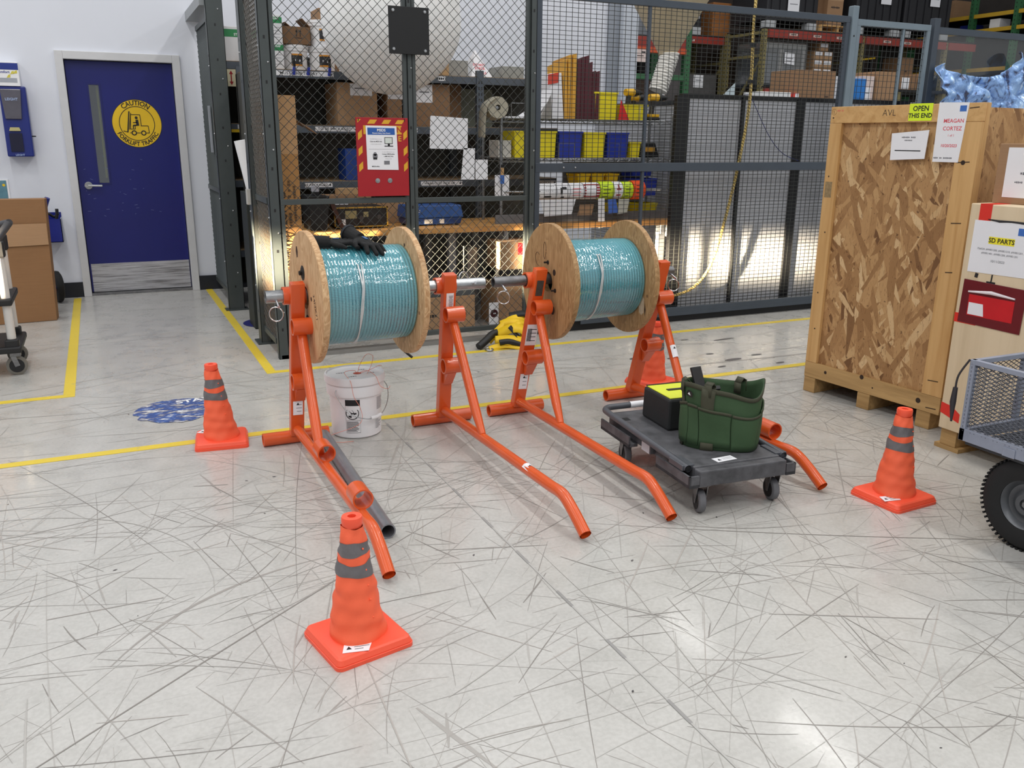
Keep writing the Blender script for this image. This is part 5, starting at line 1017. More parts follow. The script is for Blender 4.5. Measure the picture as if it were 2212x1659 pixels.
# buckets on the top shelf
def pail(loc, label, sc=1.0):
    T = thing('shelf_bucket', label, 'bucket', loc, 0, 'white buckets on the top shelf')
    MB().lathe([(0, .0), (.098, 0), (.104, .15), (.112, .152), (.112, .175), (.0, .176)], 36).build('pail', WHITE, T, smooth=40); MB().lathe([(.112, .174), (.116, .176), (.116, .196), (.105, .199), (0, .199)], 36).build('lid', WHITE, T, smooth=40)
    q = MB()
    for i in range(8):
        a = -.45 + i * .11; c = a + .11; f = lambda a, z, r: (r * math.sin(a), -r * math.cos(a), z); q.add([f(a, .05, .1025), f(c, .05, .1025), f(c, .125, .1042), f(a, .125, .1042)], [(0, 1, 2, 3)])
    o = q.build('label', P((44, 44, 48), .5), T); q = MB()
    for z0, z1 in ((.118, .13), (.038, .05)):
        q = MB()
        for i in range(8): a = -.45 + i * .11; c = a + .11; q.add([f(a, z0, .1045), f(c, z0, .1045), f(c, z1, .1047), f(a, z1, .1047)], [(0, 1, 2, 3)])
        q.build('orange_band', P((226, 150, 40), .5), o)
    MB().add([f(-.2, .075, .1048), f(.25, .07, .1048), f(.25, .085, .1048), f(-.2, .09, .1048)], [(0, 1, 2, 3)]).build('pale_print', PAPER, o)
    return T
p0 = pail((1.573, 7.64, 2.0105), 'white bucket with dark label on top shelf, under an opened cardboard box')
dup(p0, (1.80, 7.64, 2.0105), 0, 'lower of two stacked white buckets on top shelf, beside the white foam bag'); dup(p0, (1.80, 7.64, 2.2105), .1, 'upper of two stacked white buckets on top shelf, beside the white foam bag')
T = thing('cardboard_box', 'opened cardboard box with up arrows on top of a white bucket', 'box', (1.573, 7.64, 2.2105), .05)
b = MB(); b.box((-.115, -.1, 0), (.115, -.094, .135)).box((-.115, .094, 0), (.115, .1, .135)).box((-.115, -.1, 0), (-.109, .1, .135)).box((.109, -.1, 0), (.115, .1, .135)).box((-.115, -.1, 0), (.115, .1, .005)); b.build('carton', CARD4, T)
b = MB(); b.add([(-.115, -.1, .135), (.115, -.1, .135), (.115, -.17, .12), (-.115, -.17, .12)], [(0, 1, 2, 3)]) if False else None; b.bar((-.05, .0, .135), (-.09, .0, .165), .2, .004, up=(1, 0, 0)).bar((.115, 0, .135), (.05, 0, .20), .2, .004, up=(1, 0, 0)); b.build('flap', CARD4, T)
b = MB()
for x in (.0, .03): b.bar((x, -.1005, .06), (x, -.1005, .10), .006, .001, up=(0, 1, 0)).add([(x - .01, -.101, .095), (x + .01, -.101, .095), (x, -.101, .115)], [(0, 1, 2)])
b.bar((-.015, -.1005, .05), (.045, -.1005, .05), .005, .001, up=(0, 1, 0)); b.build('arrow_print', INK, T)
def carton(name, label, loc, dim, m, rz=0, cat='box', group=None, tape_=None, prints=(), paper=None):
    T = thing(name, label, cat, loc, rz, group); w_, d_, h_ = dim
    MB().box((-w_ / 2, -d_ / 2, 0), (w_ / 2, d_ / 2, h_)).build('carton', m, T, bevel=.003)
    if tape_: MB().box((-w_ / 2 - .0005, -d_ / 2 - .0008, h_ * .5 - tape_ / 2), (w_ / 2 + .0005, -d_ / 2, h_ * .5 + tape_ / 2)).build('tape_strip', P((176, 140, 104), .3), T)
    for tx, x, z, s in prints: MB().text(tx, (x * w_ / 2, -d_ / 2 - .0009, z * h_), (1, 0, 0), (0, 0, 1), s, bold=.0004).build('print', INK, T)
    if paper:
        x0, z0, x1, z1 = paper; o = MB().box((x0 * w_ / 2, -d_ / 2 - .002, z0 * h_), (x1 * w_ / 2, -d_ / 2 - .0006, z1 * h_)).build('paper_sheet', PAPER, T)
        q = MB(); zc = z0 + (z1 - z0) * .55; q.box((x0 * w_ / 2 + (x1 - x0) * w_ * .1, -d_ / 2 - .0026, zc * h_), (x1 * w_ / 2 - (x1 - x0) * w_ * .1, -d_ / 2 - .0021, (zc + .03) * h_)); q.build('print', INKG, o)
    return T
GREENP = P((40, 132, 76), .5, 0, .03)
def strapbox(label, x0, x1, z0, z1, y, tx):
    T = thing('strapping_box', label, 'box', ((x0 + x1) / 2, y + .15, z0), 0, 'white and green strapping boxes')
    MB().box((x0, y, z0), (x1, y + .3, z1)).build('carton', P((222, 222, 224), .6, 0, .03), T, True, bevel=.003); h = z1 - z0
    MB().box((x0 - .0005, y - .0008, z1 - h * .30), (x1 + .0005, y, z1 - h * .08)).build('green_band', GREENP, T, True)
    q = MB(); 
    for k, t_ in enumerate(tx): q.text(t_, ((x0 + x1) / 2, y - .0015, z1 - h * (.14 + .09 * k)), (1, 0, 0), (0, 0, 1), h * .10, bold=.0004)
    q.build('print', WHITE, T, True); q = MB()
    for k in range(4): q.box((x1 - .06 - .03 * (k % 2), y - .0006, z1 - h * (.46 + k * .12)), (x1 - .02, y, z1 - h * (.445 + k * .12)))
    q.build('small_print', INKG, T, True)
strapbox('wide white and green strapping box seen left of the doorway post', 1.10, 1.42, 2.1155, 2.395, 8.24, ['ULINE', 'STRAPPING'])
strapbox('lower narrow white and green box beside the shelf bucket', 1.35, 1.452, 2.0105, 2.21, 7.46, ['STRAP']); strapbox('upper narrow white and green box stacked left of the shelf bucket', 1.345, 1.45, 2.2105, 2.415, 7.46, ['ULINE'])
MB().bar((1.38, 7.5, 2.415), (1.45, 7.5, 2.45), .12, .004).build('x', CARD4) if False else None
b = MB(); 
for i, (x, lab) in enumerate(((1.505, 'blue and black spring clamp on shelf lip, leftmost of three'), (1.62, 'blue and black spring clamp on shelf lip, middle of three'), (1.79, 'blue and black spring clamp on shelf lip, beside the white foam bag'))):
    T = thing('spring_clamp', lab, 'clamp', (x, 7.39, 1.97), 0, 'spring clamps on the shelf lip'); MB().bar((x, 7.385, 1.968), (x + .008, 7.378, 2.03), .022, .016).build('jaw', BLUE, T, True, bevel=.003); MB().bar((x + .008, 7.378, 2.03), (x + .004, 7.37, 2.085), .02, .018).sph((x + .004, 7.37, 2.09), .015, 8, 6).build('grip', BLACK, T, True, bevel=.003)
# big white bag of packing foam
T = thing('foam_bag', 'huge white translucent bag of packing foam hanging above the red board', 'bag', (2.16, 6.88, 1.82), 0)
b = MB(); pr = []
for k in range(22):
    t_ = PI / 2 * k / 13; pr.append((.53 * math.sin(min(t_, PI / 2)), (.53 - .53 * math.cos(t_)) if t_ < PI / 2 else .53 + (t_ - PI / 2) * .45))
pr += [(.50, 1.1), (.40, 1.25), (.2, 1.32), (0, 1.34)]
b.lathe(pr, 64, (2.16, 6.88, 1.815), wob=lambda a, h: 1 + .012 * math.sin(3 * a + 4 * h) + .010 * math.sin(5 * a - 7 * h) + .006 * math.sin(11 * a + 13 * h)); b.build('bag', P((255, 255, 254), .45, 0, .01, 5, name='foam_bag_film'), T, True, smooth=80)
MB().tube([(2.16, 6.88, 3.1), (2.16, 6.88, 7.0)], .02, 6).build('hanging_cord', BLACK, T, True)
carton('cardboard_box', 'brown carton standing on top shelf left of the white foam bag', (1.90, 7.93, 2.0105), (.16, .28, .52), CARD, 0, prints=(('ULINE', .2, .8, .03),), tape_=None)
T = thing('cardboard_box', 'tall open cardboard box right of the white foam bag', 'box', (2.80, 7.62, 2.0105), 0)
b = MB(); b.box((2.66, 7.47, 2.011), (2.86, 7.477, 2.43)).box((2.66, 7.76, 2.011), (2.86, 7.767, 2.50)).box((2.66, 7.477, 2.011), (2.667, 7.76, 2.47)).box((2.853, 7.477, 2.011), (2.86, 7.76, 2.55)).box((2.66, 7.47, 2.011), (2.86, 7.767, 2.016)); b.build('carton', KRAFT, T, True); MB().box((2.80, 7.469, 2.38), (2.845, 7.4698, 2.43)).build('blue_print', P((60, 100, 120), .6), T, True)
T = thing('pallet_cone', 'white folded DO NOT STACK paper cone on the top shelf', 'sign', (3.20, 7.7, 2.0105), .2)
b = MB(); ap = (0, 0, .25); cs = [(-.12, -.12, 0), (.12, -.12, 0), (.12, .12, 0), (-.12, .12, 0)]; b.add(cs + [ap], [(0, 1, 4), (1, 2, 4), (2, 3, 4), (3, 0, 4), (3, 2, 1, 0)]); b.build('cone', PAPER, T)
nrm = Vector((0, -.25, .12)).normalized(); upv = Vector((0, .12, .25)).normalized(); b = MB(); b.text('DO NOT', (0, -.066, .115), (1, 0, 0), upv, .032, off=.001, bold=.0005).text('STACK', (0, -.080, .085), (1, 0, 0), upv, .036, off=.001, bold=.0005).text('FRAGILE', (0, -.098, .045), (1, 0, 0), upv, .032, off=.001, bold=.0005); b.build('print', INKR, T)
carton('grey_case', 'low grey case at right end of the top shelf', (3.52, 7.72, 2.0105), (.22, .3, .11), P((150, 152, 148), .6)); carton('grey_case', 'flat grey carton on top shelf between the brown box and paper cone', (2.98, 7.72, 2.0105), (.2, .3, .14), P((160, 160, 156), .6))
# middle shelf cartons and sheets
carton('cardboard_box', 'large carton on middle shelf below the foam bag, left one with white sheet', (2.035, 7.66, 1.5885), (.34, .42, .34), CARD3, paper=(-.35, .70, .75, .98))
carton('cardboard_box', 'narrow carton on middle shelf between two bigger cartons', (2.36, 7.66, 1.5885), (.13, .4, .33), CARD, paper=(-.9, .66, 1.2, .93))
carton('cardboard_box', 'large carton on middle shelf right of the fence post', (2.68, 7.66, 1.5885), (.36, .42, .35), CARD2, paper=(-.72, .56, .1, .98))
carton('cardboard_box', 'dark carton at right end of the middle shelf', (2.95, 7.75, 1.5885), (.13, .35, .36), CARD4)
T = thing('pale_board', 'pale green board standing on the middle shelf near the steel upright', 'board', (3.25, 7.9, 1.5885), 0); MB().box((3.05, 7.88, 1.5885), (3.45, 7.9, 1.93)).build('sheet', P((150, 158, 146), .6), T, True)
mesh_thing(MB().box((2.17, 7.455, 1.1405), (2.235, 7.7, 1.38)).box((2.17, 7.455, 1.38), (2.215, 7.7, 1.42)), 'blue_binder', LBLUE, 'blue binder on lower shelf left of the red board', 'binder') if False else None
carton('blue_bin', 'blue bin on the lower shelf beside the red board', (1.965, 7.55, 1.1405), (.12, .25, .26), P((24, 62, 140), .5, 0, .05), cat='bin')
for x in (1.66, 1.83): pass
# ================================================================== workbench
BT = .80
T = thing('workbench', 'long butcher block workbench behind the mesh fence', 'workbench', (3.0, 7.0, 0), 0)
MB().box((1.24, 6.62, BT - .045), (4.74, 7.36, BT)).build('bench_top', BENCH, T, True, bevel=.003)
for x in (1.33, 2.55, 3.0, 4.6):
    for y in (6.70, 7.28): MB().box((x, y, 0), (x + .06, y + .05, BT - .045)).build('leg', MGREY, T, True)
MB().box((1.3, 7.27, .25), (4.66, 7.30, .32)).build('stretcher', MGREY, T, True); MB().box((2.99, 6.75, BT + .001), (4.74, 6.765, BT + .075)).build('edge_tray', P((112, 112, 116), .5), T, True)
b = MB()
for x in (3.06, 4.62): MB().tube([(x, 6.70, BT - .045), (x, 6.70, BT - .13)], [.02, .028], 12).build('foot_cup', GALV, T, True)
# test set, cases, cartons on the bench
T = thing('test_set', 'black electronic test set with yellow trim on the left of workbench', 'test set', (1.87, 6.9, BT), 0)
MB().box((1.64, 6.78, BT + .02), (2.055, 7.1, BT + .165)).build('housing', P((34, 32, 34), .5), T, True, bevel=.004)
b = MB(); b.box((1.632, 6.772, BT + .012), (2.063, 6.79, BT + .022)).box((1.632, 6.772, BT + .158), (2.063, 6.79, BT + .168)).box((1.632, 6.772, BT + .012), (1.642, 6.79, BT + .168)).box((2.053, 6.772, BT + .012), (2.063, 6.79, BT + .168)); b.build('trim_band', P((178, 140, 52), .5), T, True)
MB().box((1.72, 6.777, BT + .08), (1.81, 6.78, BT + .14)).box((1.865, 6.777, BT + .09), (1.905, 6.78, BT + .13)).build('display', P((150, 140, 100), .4), T, True)
MB().box((1.68, 6.776, BT + .03), (1.72, 6.78, BT + .075)).build('label', PAPER, T, True)
for x, z in ((1.845, .085), (1.845, .055), (1.99, .09)): MB().lathe([(0, .012), (.016, .012), (.018, 0)], 14, (x, 6.779, BT + z), (0, -1, 0)).build('knob', P((70, 66, 66), .4), T, True)
b = MB()
for x in (1.67, 2.02):
    for y in (6.82, 7.05): b.box((x - .015, y - .015, BT), (x + .015, y + .015, BT + .02))
b.build('foot', BLACK, T, True)
T = thing('blue_case', 'blue plastic instrument case on workbench behind the fence post', 'case', (2.48, 6.9, BT), 0)
b = MB(); b.hexa([(2.235, 6.78, BT + .012), (2.685, 6.78, BT + .012), (2.685, 7.02, BT + .012), (2.235, 7.02, BT + .012), (2.225, 6.775, BT + .065), (2.70, 6.775, BT + .065), (2.70, 7.03, BT + .065), (2.225, 7.03, BT + .065)]); b.build('case_base', P((30, 60, 116), .45), T, True, bevel=.006)
b = MB(); b.hexa([(2.215, 6.77, BT + .066), (2.71, 6.77, BT + .066), (2.71, 7.03, BT + .066), (2.215, 7.03, BT + .066), (2.225, 6.79, BT + .165), (2.695, 6.79, BT + .165), (2.695, 7.02, BT + .165), (2.225, 7.02, BT + .165)]); b.build('case_lid', P((34, 76, 140), .45), T, True, bevel=.008)
MB().box((2.37, 6.776, BT + .02), (2.44, 6.779, BT + .055)).box((2.50, 6.776, BT + .02), (2.54, 6.779, BT + .055)).build('label', P((196, 190, 184), .6), T, True); MB().text('ACS', (2.31, 6.775, BT + .12), (1, 0, 0), (0, 0, 1), .03).build('print', WHITE, T, True)
b = MB()
for x in (2.26, 2.66): b.box((x - .015, 6.8, BT), (x + .015, 6.83, BT + .012)).box((x - .015, 6.97, BT), (x + .015, 7.0, BT + .012))
b.build('foot', BLACK, T, True)
carton('cardboard_box', 'low carton behind the test set, with white labels', (1.83, 7.27, BT + .0005), (.44, .16, .235), CARD, paper=(-.6, .35, .1, .7)); carton('cardboard_box', 'flat kraft carton on the bench between the test set and blue case', (2.19, 7.20, BT + .0005), (.28, .18, .20), CARD3)
carton('small_carton', 'small tan carton on top of the low carton under the red board', (1.90, 7.27, BT + .2365), (.24, .12, .05), KRAFT); 
T = thing('black_crate', 'tall black bin at left end of the workbench', 'bin', (1.50, 6.85, BT), 0); MB().hexa([(1.44, 6.72, BT + .001), (1.56, 6.72, BT + .001), (1.54, 7.0, BT + .001), (1.44, 7.0, BT + .001), (1.43, 6.72, BT + .26), (1.59, 6.72, BT + .26), (1.57, 7.0, BT + .26), (1.43, 7.0, BT + .26)]).build('bin_body', BLACK, T, True, bevel=.003); MB().bar((1.60, 6.74, BT + .22), (1.68, 6.74, BT + .02), .04, .03).build('handle', P((70, 40, 30), .6), T, True)
T = thing('spray_can', 'white topped canister standing on the black bin on workbench', 'canister', (1.50, 6.8, BT + .26), 0); MB().lathe([(0, .002), (.03, .002), (.03, .07), (0, .075)], 20).build('body', P((180, 180, 190), .4), T, smooth=40) ; MB().lathe([(0, .0), (.031, .0), (.031, .03)], 20).build('label', INK, T, smooth=40)
# under the bench
carton('cardboard_box', 'kraft carton with red tag under the workbench, behind the mesh', (3.13, 6.62, .455), (.42, .3, .225), CARD3); 
T = thing('red_tag', 'red tag hanging on the kraft carton under the bench', 'tag', (3.09, 6.465, .58), 0); MB().box((3.065, 6.4645, .575), (3.115, 6.4685, .672)).build('tag', RED, T, True)
carton('carton_gap_shade', 'black block painting the shaded gap under the kraft carton below the workbench', (3.13, 6.62, .345), (.44, .3, .1095), P((26, 26, 28), .5), cat='case'); carton('cardboard_box', 'large brown carton on floor under the workbench near the harness', (3.08, 6.60, 0.0005), (.44, .34, .344), CARD)  # the black block stands for the shaded gap between the two cartons
carton('cardboard_box', 'wide tan carton on floor under the bench, left of the second stand', (2.40, 6.62, .0005), (.55, .34, .27), CARD3, prints=(('~EDGE PROTECTORS', .1, .45, .04),)); carton('metal_box', 'grey metal drawer box on the tan carton under the workbench', (2.40, 6.62, .271), (.54, .32, .13), P((84, 88, 92), .5), cat='box')
carton('grey_column', 'grey cable trunk standing under the bench beside the brown carton', (2.77, 6.78, .0005), (.09, .1, .62), P((98, 100, 102), .45, .2), cat='column')
T = thing('warning_card', 'white card with black emblem standing on floor under the bench', 'sign', (2.83, 6.43, 0), 0); MB().box((2.79, 6.425, .001), (2.875, 6.43, .20)).build('card', PAPER, T, True); MB().lathe([(0, 0), (.034, 0)], 20, (2.835, 6.424, .11), (0, -1, 0)).build('emblem', P((60, 14, 20), .5), T, True); MB().box((2.828, 6.423, .105), (2.85, 6.4235, .115)).build('emblem_bar', PAPER, T, True)
# tall edge-protector carton in the corner of the cage
T = thing('tall_carton', 'tall narrow EDGE PROTECTORS carton standing in the cage corner', 'box', (1.195, 6.3, 0), 0)
MB().box((1.11, 6.16, .001), (1.255, 6.42, 1.76)).build('carton', m_card((178, 132, 82)), T, True, bevel=.003)
MB().box((1.1095, 6.1585, 1.38), (1.2555, 6.16, 1.758)).build('flap_panel', m_card((190, 150, 108)), T, True)
b = MB(); MB().hexa([(1.2635, 6.2, 1.60), (1.2635, 6.38, 1.60), (1.40, 6.38, 1.545), (1.40, 6.2, 1.51), (1.2635, 6.2, 1.605), (1.2635, 6.38, 1.605), (1.40, 6.38, 1.55), (1.40, 6.2, 1.515)]).build('loose_flap', CARD4, T, True); b.text('EDGE PROTECTORS', (1.135, 6.1575, .86), (0, 0, 1), (-1, 0, 0), .06, bold=.0008); b.build('print', INK, T, True); b = MB(); b.text('~ULINE 2 x 2 x 36', (1.18, 6.1575, 1.05), (0, 0, 1), (-1, 0, 0), .034).text('~RECYCLED PAPER', (1.215, 6.1575, 1.05), (0, 0, 1), (-1, 0, 0), .03); b.build('print', P((96, 70, 44), .6), T, True)
# roll of film in the doorway
T = thing('film_roll', 'white roll of stretch film leaning inside the cage doorway', 'roll', (1.09, 7.2, 1.07), 0); MB().tube([(1.095, 7.2, 1.105), (1.03, 7.2, 1.463)], .049, 24).build('roll', WHITE, T, True, smooth=40); MB().tube([(1.10, 7.2, 1.077), (1.095, 7.2, 1.1055)], .03, 14).build('core', BLACK, T, True, smooth=40)
carton('dark_bin', 'dark green tall bin inside the cage doorway under the film roll', (1.13, 7.2, .0005), (.22, .28, 1.075), P((26, 34, 32), .6), cat='bin')
# ================================================================== chrome wire shelf on the bench
T = thing('wire_shelf', 'two-tier chrome wire shelf standing on the workbench', 'shelf', (3.85, 6.98, BT), 0)
CH = P((150, 152, 154), .3, .85, .08)
for x in (3.06, 4.76):
    for y in (6.80, 7.18): MB().tube([(x, y, BT + .001), (x, y, 1.70)], .0135, 10).build('post', CH, T, True, smooth=50)
for z in (1.335, 1.655):
    b = MB()
    for y in (6.80, 7.18):
        b.tube([(3.03, y, z), (4.79, y, z)], .004, 5).tube([(3.03, y, z - .03), (4.79, y, z - .03)], .004, 5); zz = [(3.03 + i * .055, y, z - (.03 if i % 2 else 0)) for i in range(33)]; b.tube(zz, .0028, 4)
    y = 6.80
    for i in range(44): x = 3.04 + i * .0405; b.tube([(x, 6.80, z), (x, 7.18, z)], .0022, 4, cap=False)
    b.build('wire_tier', CH, T, True)
for x0, x1, z in ((3.15, 3.30, 1.655), (4.10, 4.20, 1.335), (3.60, 3.75, 1.335), (4.40, 4.52, 1.655)): MB().tube([(x0, 6.80, z), (x0, 6.80, z + .12), (x1, 6.80, z + .12), (x1, 6.80, z)], .0035, 6).build('divider', CH, T, True, smooth=60)
def bin_(label, x0, x1, y0, y1, z0, z1, m, group='coloured plastic bins'):
    T = thing('plastic_bin', label, 'bin', ((x0 + x1) / 2, (y0 + y1) / 2, z0), 0, group); w_ = .004
    b = MB(); b.box((x0 + .008, y0 + .008, z0), (x1 - .008, y1 - .008, z0 + .005)); b.hexa([(x0 + .008, y0 + .008, z0), (x1 - .008, y0 + .008, z0), (x1 - .008, y0 + .012, z0), (x0 + .008, y0 + .012, z0), (x0, y0, z1), (x1, y0, z1), (x1, y0 + w_, z1), (x0, y0 + w_, z1)]).hexa([(x0 + .008, y1 - .012, z0), (x1 - .008, y1 - .012, z0), (x1 - .008, y1 - .008, z0), (x0 + .008, y1 - .008, z0), (x0, y1 - w_, z1), (x1, y1 - w_, z1), (x1, y1, z1), (x0, y1, z1)])
    b.hexa([(x0 + .008, y0 + .008, z0), (x0 + .012, y0 + .008, z0), (x0 + .012, y1 - .008, z0), (x0 + .008, y1 - .008, z0), (x0, y0, z1), (x0 + w_, y0, z1), (x0 + w_, y1, z1), (x0, y1, z1)]).hexa([(x1 - .012, y0 + .008, z0), (x1 - .008, y0 + .008, z0), (x1 - .008, y1 - .008, z0), (x1 - .012, y1 - .008, z0), (x1 - w_, y0, z1), (x1, y0, z1), (x1, y1, z1), (x1 - w_, y1, z1)]); b.build('bin_body', m, T, True)
    b = MB(); b.box((x0 - .004, y0 - .006, z1 - .012), (x1 + .004, y0, z1 + .002)).box((x0 - .004, y1, z1 - .012), (x1 + .004, y1 + .006, z1 + .002)).box((x0 - .005, y0, z1 - .012), (x0, y1, z1 + .002)).box((x1, y0, z1 - .012), (x1 + .005, y1, z1 + .002)); b.build('rim', m, T, True)
b1, b2 = 6.85, 7.12
bin_('yellow bin on lower tier of the wire shelf, leftmost and partly behind the fence post', 3.20, 3.60, b1, b2, 1.339, 1.555, YEL); bin_('blue bin on lower tier of the wire shelf, left of the two blue ones', 3.625, 3.855, b1, b2, 1.339, 1.555, BLUE); bin_('yellow bin on lower tier between the two blue bins', 3.875, 4.085, b1, b2, 1.339, 1.55, YEL); bin_('blue bin on lower tier of the wire shelf, right of the two blue ones', 4.105, 4.325, b1, b2, 1.339, 1.55, BLUE); bin_('small yellow bin on lower tier beside the black tool', 4.345, 4.455, b1, b2, 1.339, 1.47, YEL)
bin_('tall yellow bin on top tier of the wire shelf beside the maroon mailers', 3.95, 4.19, 6.84, 7.10, 1.659, 1.885, YEL); bin_('low yellow bin on top tier of the wire shelf beside the drills', 4.245, 4.505, 6.84, 7.10, 1.659, 1.79, YEL)
def mailer(label, x0, x1, z1, m, n, lean=.0, group='padded mailers standing on the top tier'):
    T = thing('padded_mailer', label, 'envelope', ((x0 + x1) / 2, 7.0, 1.659), 0, group)
    b = MB(); b.hexa([(x0, 6.84, 1.659), (x1, 6.84, 1.659), (x1, 7.14, 1.659), (x0, 7.14, 1.659), (x0 + lean, 6.84, z1), (x1 + lean, 6.84, z1 + .01), (x1 + lean, 7.14, z1 - .03), (x0 + lean, 7.14, z1 - .03)]); b.build('sleeve', m, T, True, bevel=.004)
KM = P((214, 160, 60), .5, 0, .08); MAR = P((84, 36, 44), .35, 0, .1)
mailer('stack of white mailers leaning against the kraft mailers on top tier', 3.55, 3.66, 2.02, PAPER, 1, -.03)
for i, z in enumerate((2.13, 2.17, 2.18)): mailer(('golden kraft mailer next to the white mailers', 'middle golden kraft mailer of the three', 'golden kraft mailer touching the maroon mailers')[i], 3.665 + i * .037, 3.70 + i * .037, z, KM, 1, -.01 * (2 - i))
for i, z in enumerate((2.14, 2.16, 2.17, 2.12, 2.05, 2.05)): mailer(('maroon mailer touching the golden mailers', 'second maroon mailer from the golden ones', 'third maroon mailer, tallest of the row', 'fourth maroon mailer from the golden ones', 'fifth maroon mailer, lower, near the yellow bin', 'last maroon mailer behind the tall yellow bin')[i], 3.785 + i * .037, 3.82 + i * .037, z, MAR, 1)
T = thing('paper_stack', 'loose pile of white papers and a red card on the top tier', 'papers', (3.28, 6.95, 1.659), 0)
b = MB(); b.box((3.12, 6.85, 1.66), (3.42, 7.1, 1.672)).bar((3.40, 6.86, 1.68), (3.52, 6.86, 1.90), .004, .2, up=(0, 1, 0)).bar((3.30, 6.9, 1.675), (3.44, 6.9, 1.76), .004, .2, up=(0, 1, 0)).bar((3.36, 6.84, 1.675), (3.46, 6.84, 1.80), .004, .2, up=(0, 1, 0)); b.build('sheets', PAPER, T, True); MB().prism([(3.50, 6.835, 1.93), (3.60, 6.835, 1.95), (3.60, 6.835, 2.03), (3.50, 6.835, 2.01)], (0, -.002, 0)).build('red_card', P((210, 70, 52), .5), T, True)
mesh_thing(MB().prism([(4.20, 6.83, 1.66), (4.31, 6.83, 1.66), (4.22, 6.83, 1.83)], (0, .004, 0)), 'red_pennant', P((214, 40, 40), .5), 'red and white pennant card between the two yellow bins on top tier', 'card')
def drill(loc, rz, label, roty=0):
    T = thing('cordless_drill', label, 'drill', loc, 0, 'yellow and black cordless drills', rot=(0, roty, rz)); YD = P((226, 176, 36), .4)
    MB().tube([(-.07, 0, .20), (.02, 0, .20)], [.030, .034], 14).build('motor_housing', YD, T, smooth=50); MB().tube([(.02, 0, .20), (.06, 0, .20), (.10, 0, .20), (.125, 0, .20)], [.034, .03, .022, .012], 14).build('chuck', BLACK, T, smooth=50)
    MB().bar((-.03, 0, .18), (-.045, 0, .055), .04, .034, up=(0, 1, 0)).build('grip', P((40, 38, 36), .6), T, bevel=.006); MB().box((-.095, -.036, .0), (.03, .036, .03)).build('battery', BLACK, T, bevel=.006); MB().box((-.09, -.034, .03), (.025, .034, .058)).build('battery_top', YD, T, bevel=.006)
drill((4.66, 6.95, 1.66), .05, 'yellow and black cordless drill at right end of the top tier'); drill((4.43, 7.0, 1.70), .15, 'cordless drill standing in low yellow bin, left of the other drills'); drill((4.55, 7.1, 1.66), -.1, 'cordless drill behind, between the two other drills')
T = thing('black_tool', 'black and yellow power tool on lower tier, right of small yellow bin', 'tool', (4.58, 6.98, 1.339), 0); MB().hexa([(4.48, 6.9, 1.339), (4.70, 6.9, 1.339), (4.70, 7.06, 1.339), (4.48, 7.06, 1.339), (4.52, 6.92, 1.46), (4.66, 6.92, 1.47), (4.66, 7.04, 1.47), (4.52, 7.04, 1.46)]).build('housing', BLACK, T, True, bevel=.01); MB().box((4.53, 6.895, 1.385), (4.64, 6.92, 1.43)).build('yellow_panel', P((200, 150, 50), .5), T, True, bevel=.004)
carton('clear_tub', 'tub of white foam pouches on lower tier left of the yellow bin', (3.13, 6.98, 1.339), (.12, .2, .14), P((206, 204, 196), .6), cat='tub'); 
# beige foam dispenser roll hanging on the shelf post
T = thing('foam_roll', 'beige foam roll with trailing sheet hung at left of the wire shelf', 'roll', (2.98, 6.83, 1.50), 0); BE = P((176, 170, 152), .7, 0, .1)
MB().pipe((2.995, 6.72, 1.735), (3.03, 6.90, 1.72), .085, .022, 28).build('roll', BE, T, True, smooth=40)
b = MB(); p = bez([(2.985, 6.72, 1.82), (2.90, 6.715, 1.76), (2.875, 6.715, 1.66), (2.868, 6.715, 1.50)], 8); vs = []
for q in p: vs += [q, q + Vector((.02, .17, 0))]
b.add(vs, [(2 * i, 2 * i + 1, 2 * i + 3, 2 * i + 2) for i in range(len(p) - 1)]); o = b.build('loose_sheet', BE, T, True, smooth=60); md = o.modifiers.new('thick', 'SOLIDIFY'); md.thickness = .012
MB().tube([(3.06, 6.80, 1.70), (3.02, 6.86, 1.72), (2.99, 6.73, 1.735)], .012, 8).build('bracket', GALV, T, True)
T = thing('marker_brush', 'brush with blue grip hung on the left post of wire shelf', 'brush', (3.06, 6.775, 1.10), 0); MB().tube([(3.06, 6.775, 1.20), (3.06, 6.775, 1.26)], .014, 10).build('handle', P((200, 160, 110), .5), T, True); MB().tube([(3.06, 6.775, 1.13), (3.06, 6.775, 1.20)], .017, 10).build('grip', LBLUE, T, True); MB().tube([(3.06, 6.775, 1.26), (3.06, 6.775, 1.285)], .012, 8).build('tip', BLACK, T, True)
mesh_thing(MB().box((3.0, 6.79, .99), (3.13, 6.7945, 1.20)), 'paper_sheet', PAPER, 'white paper hung behind the brush on the wire shelf post', 'paper')
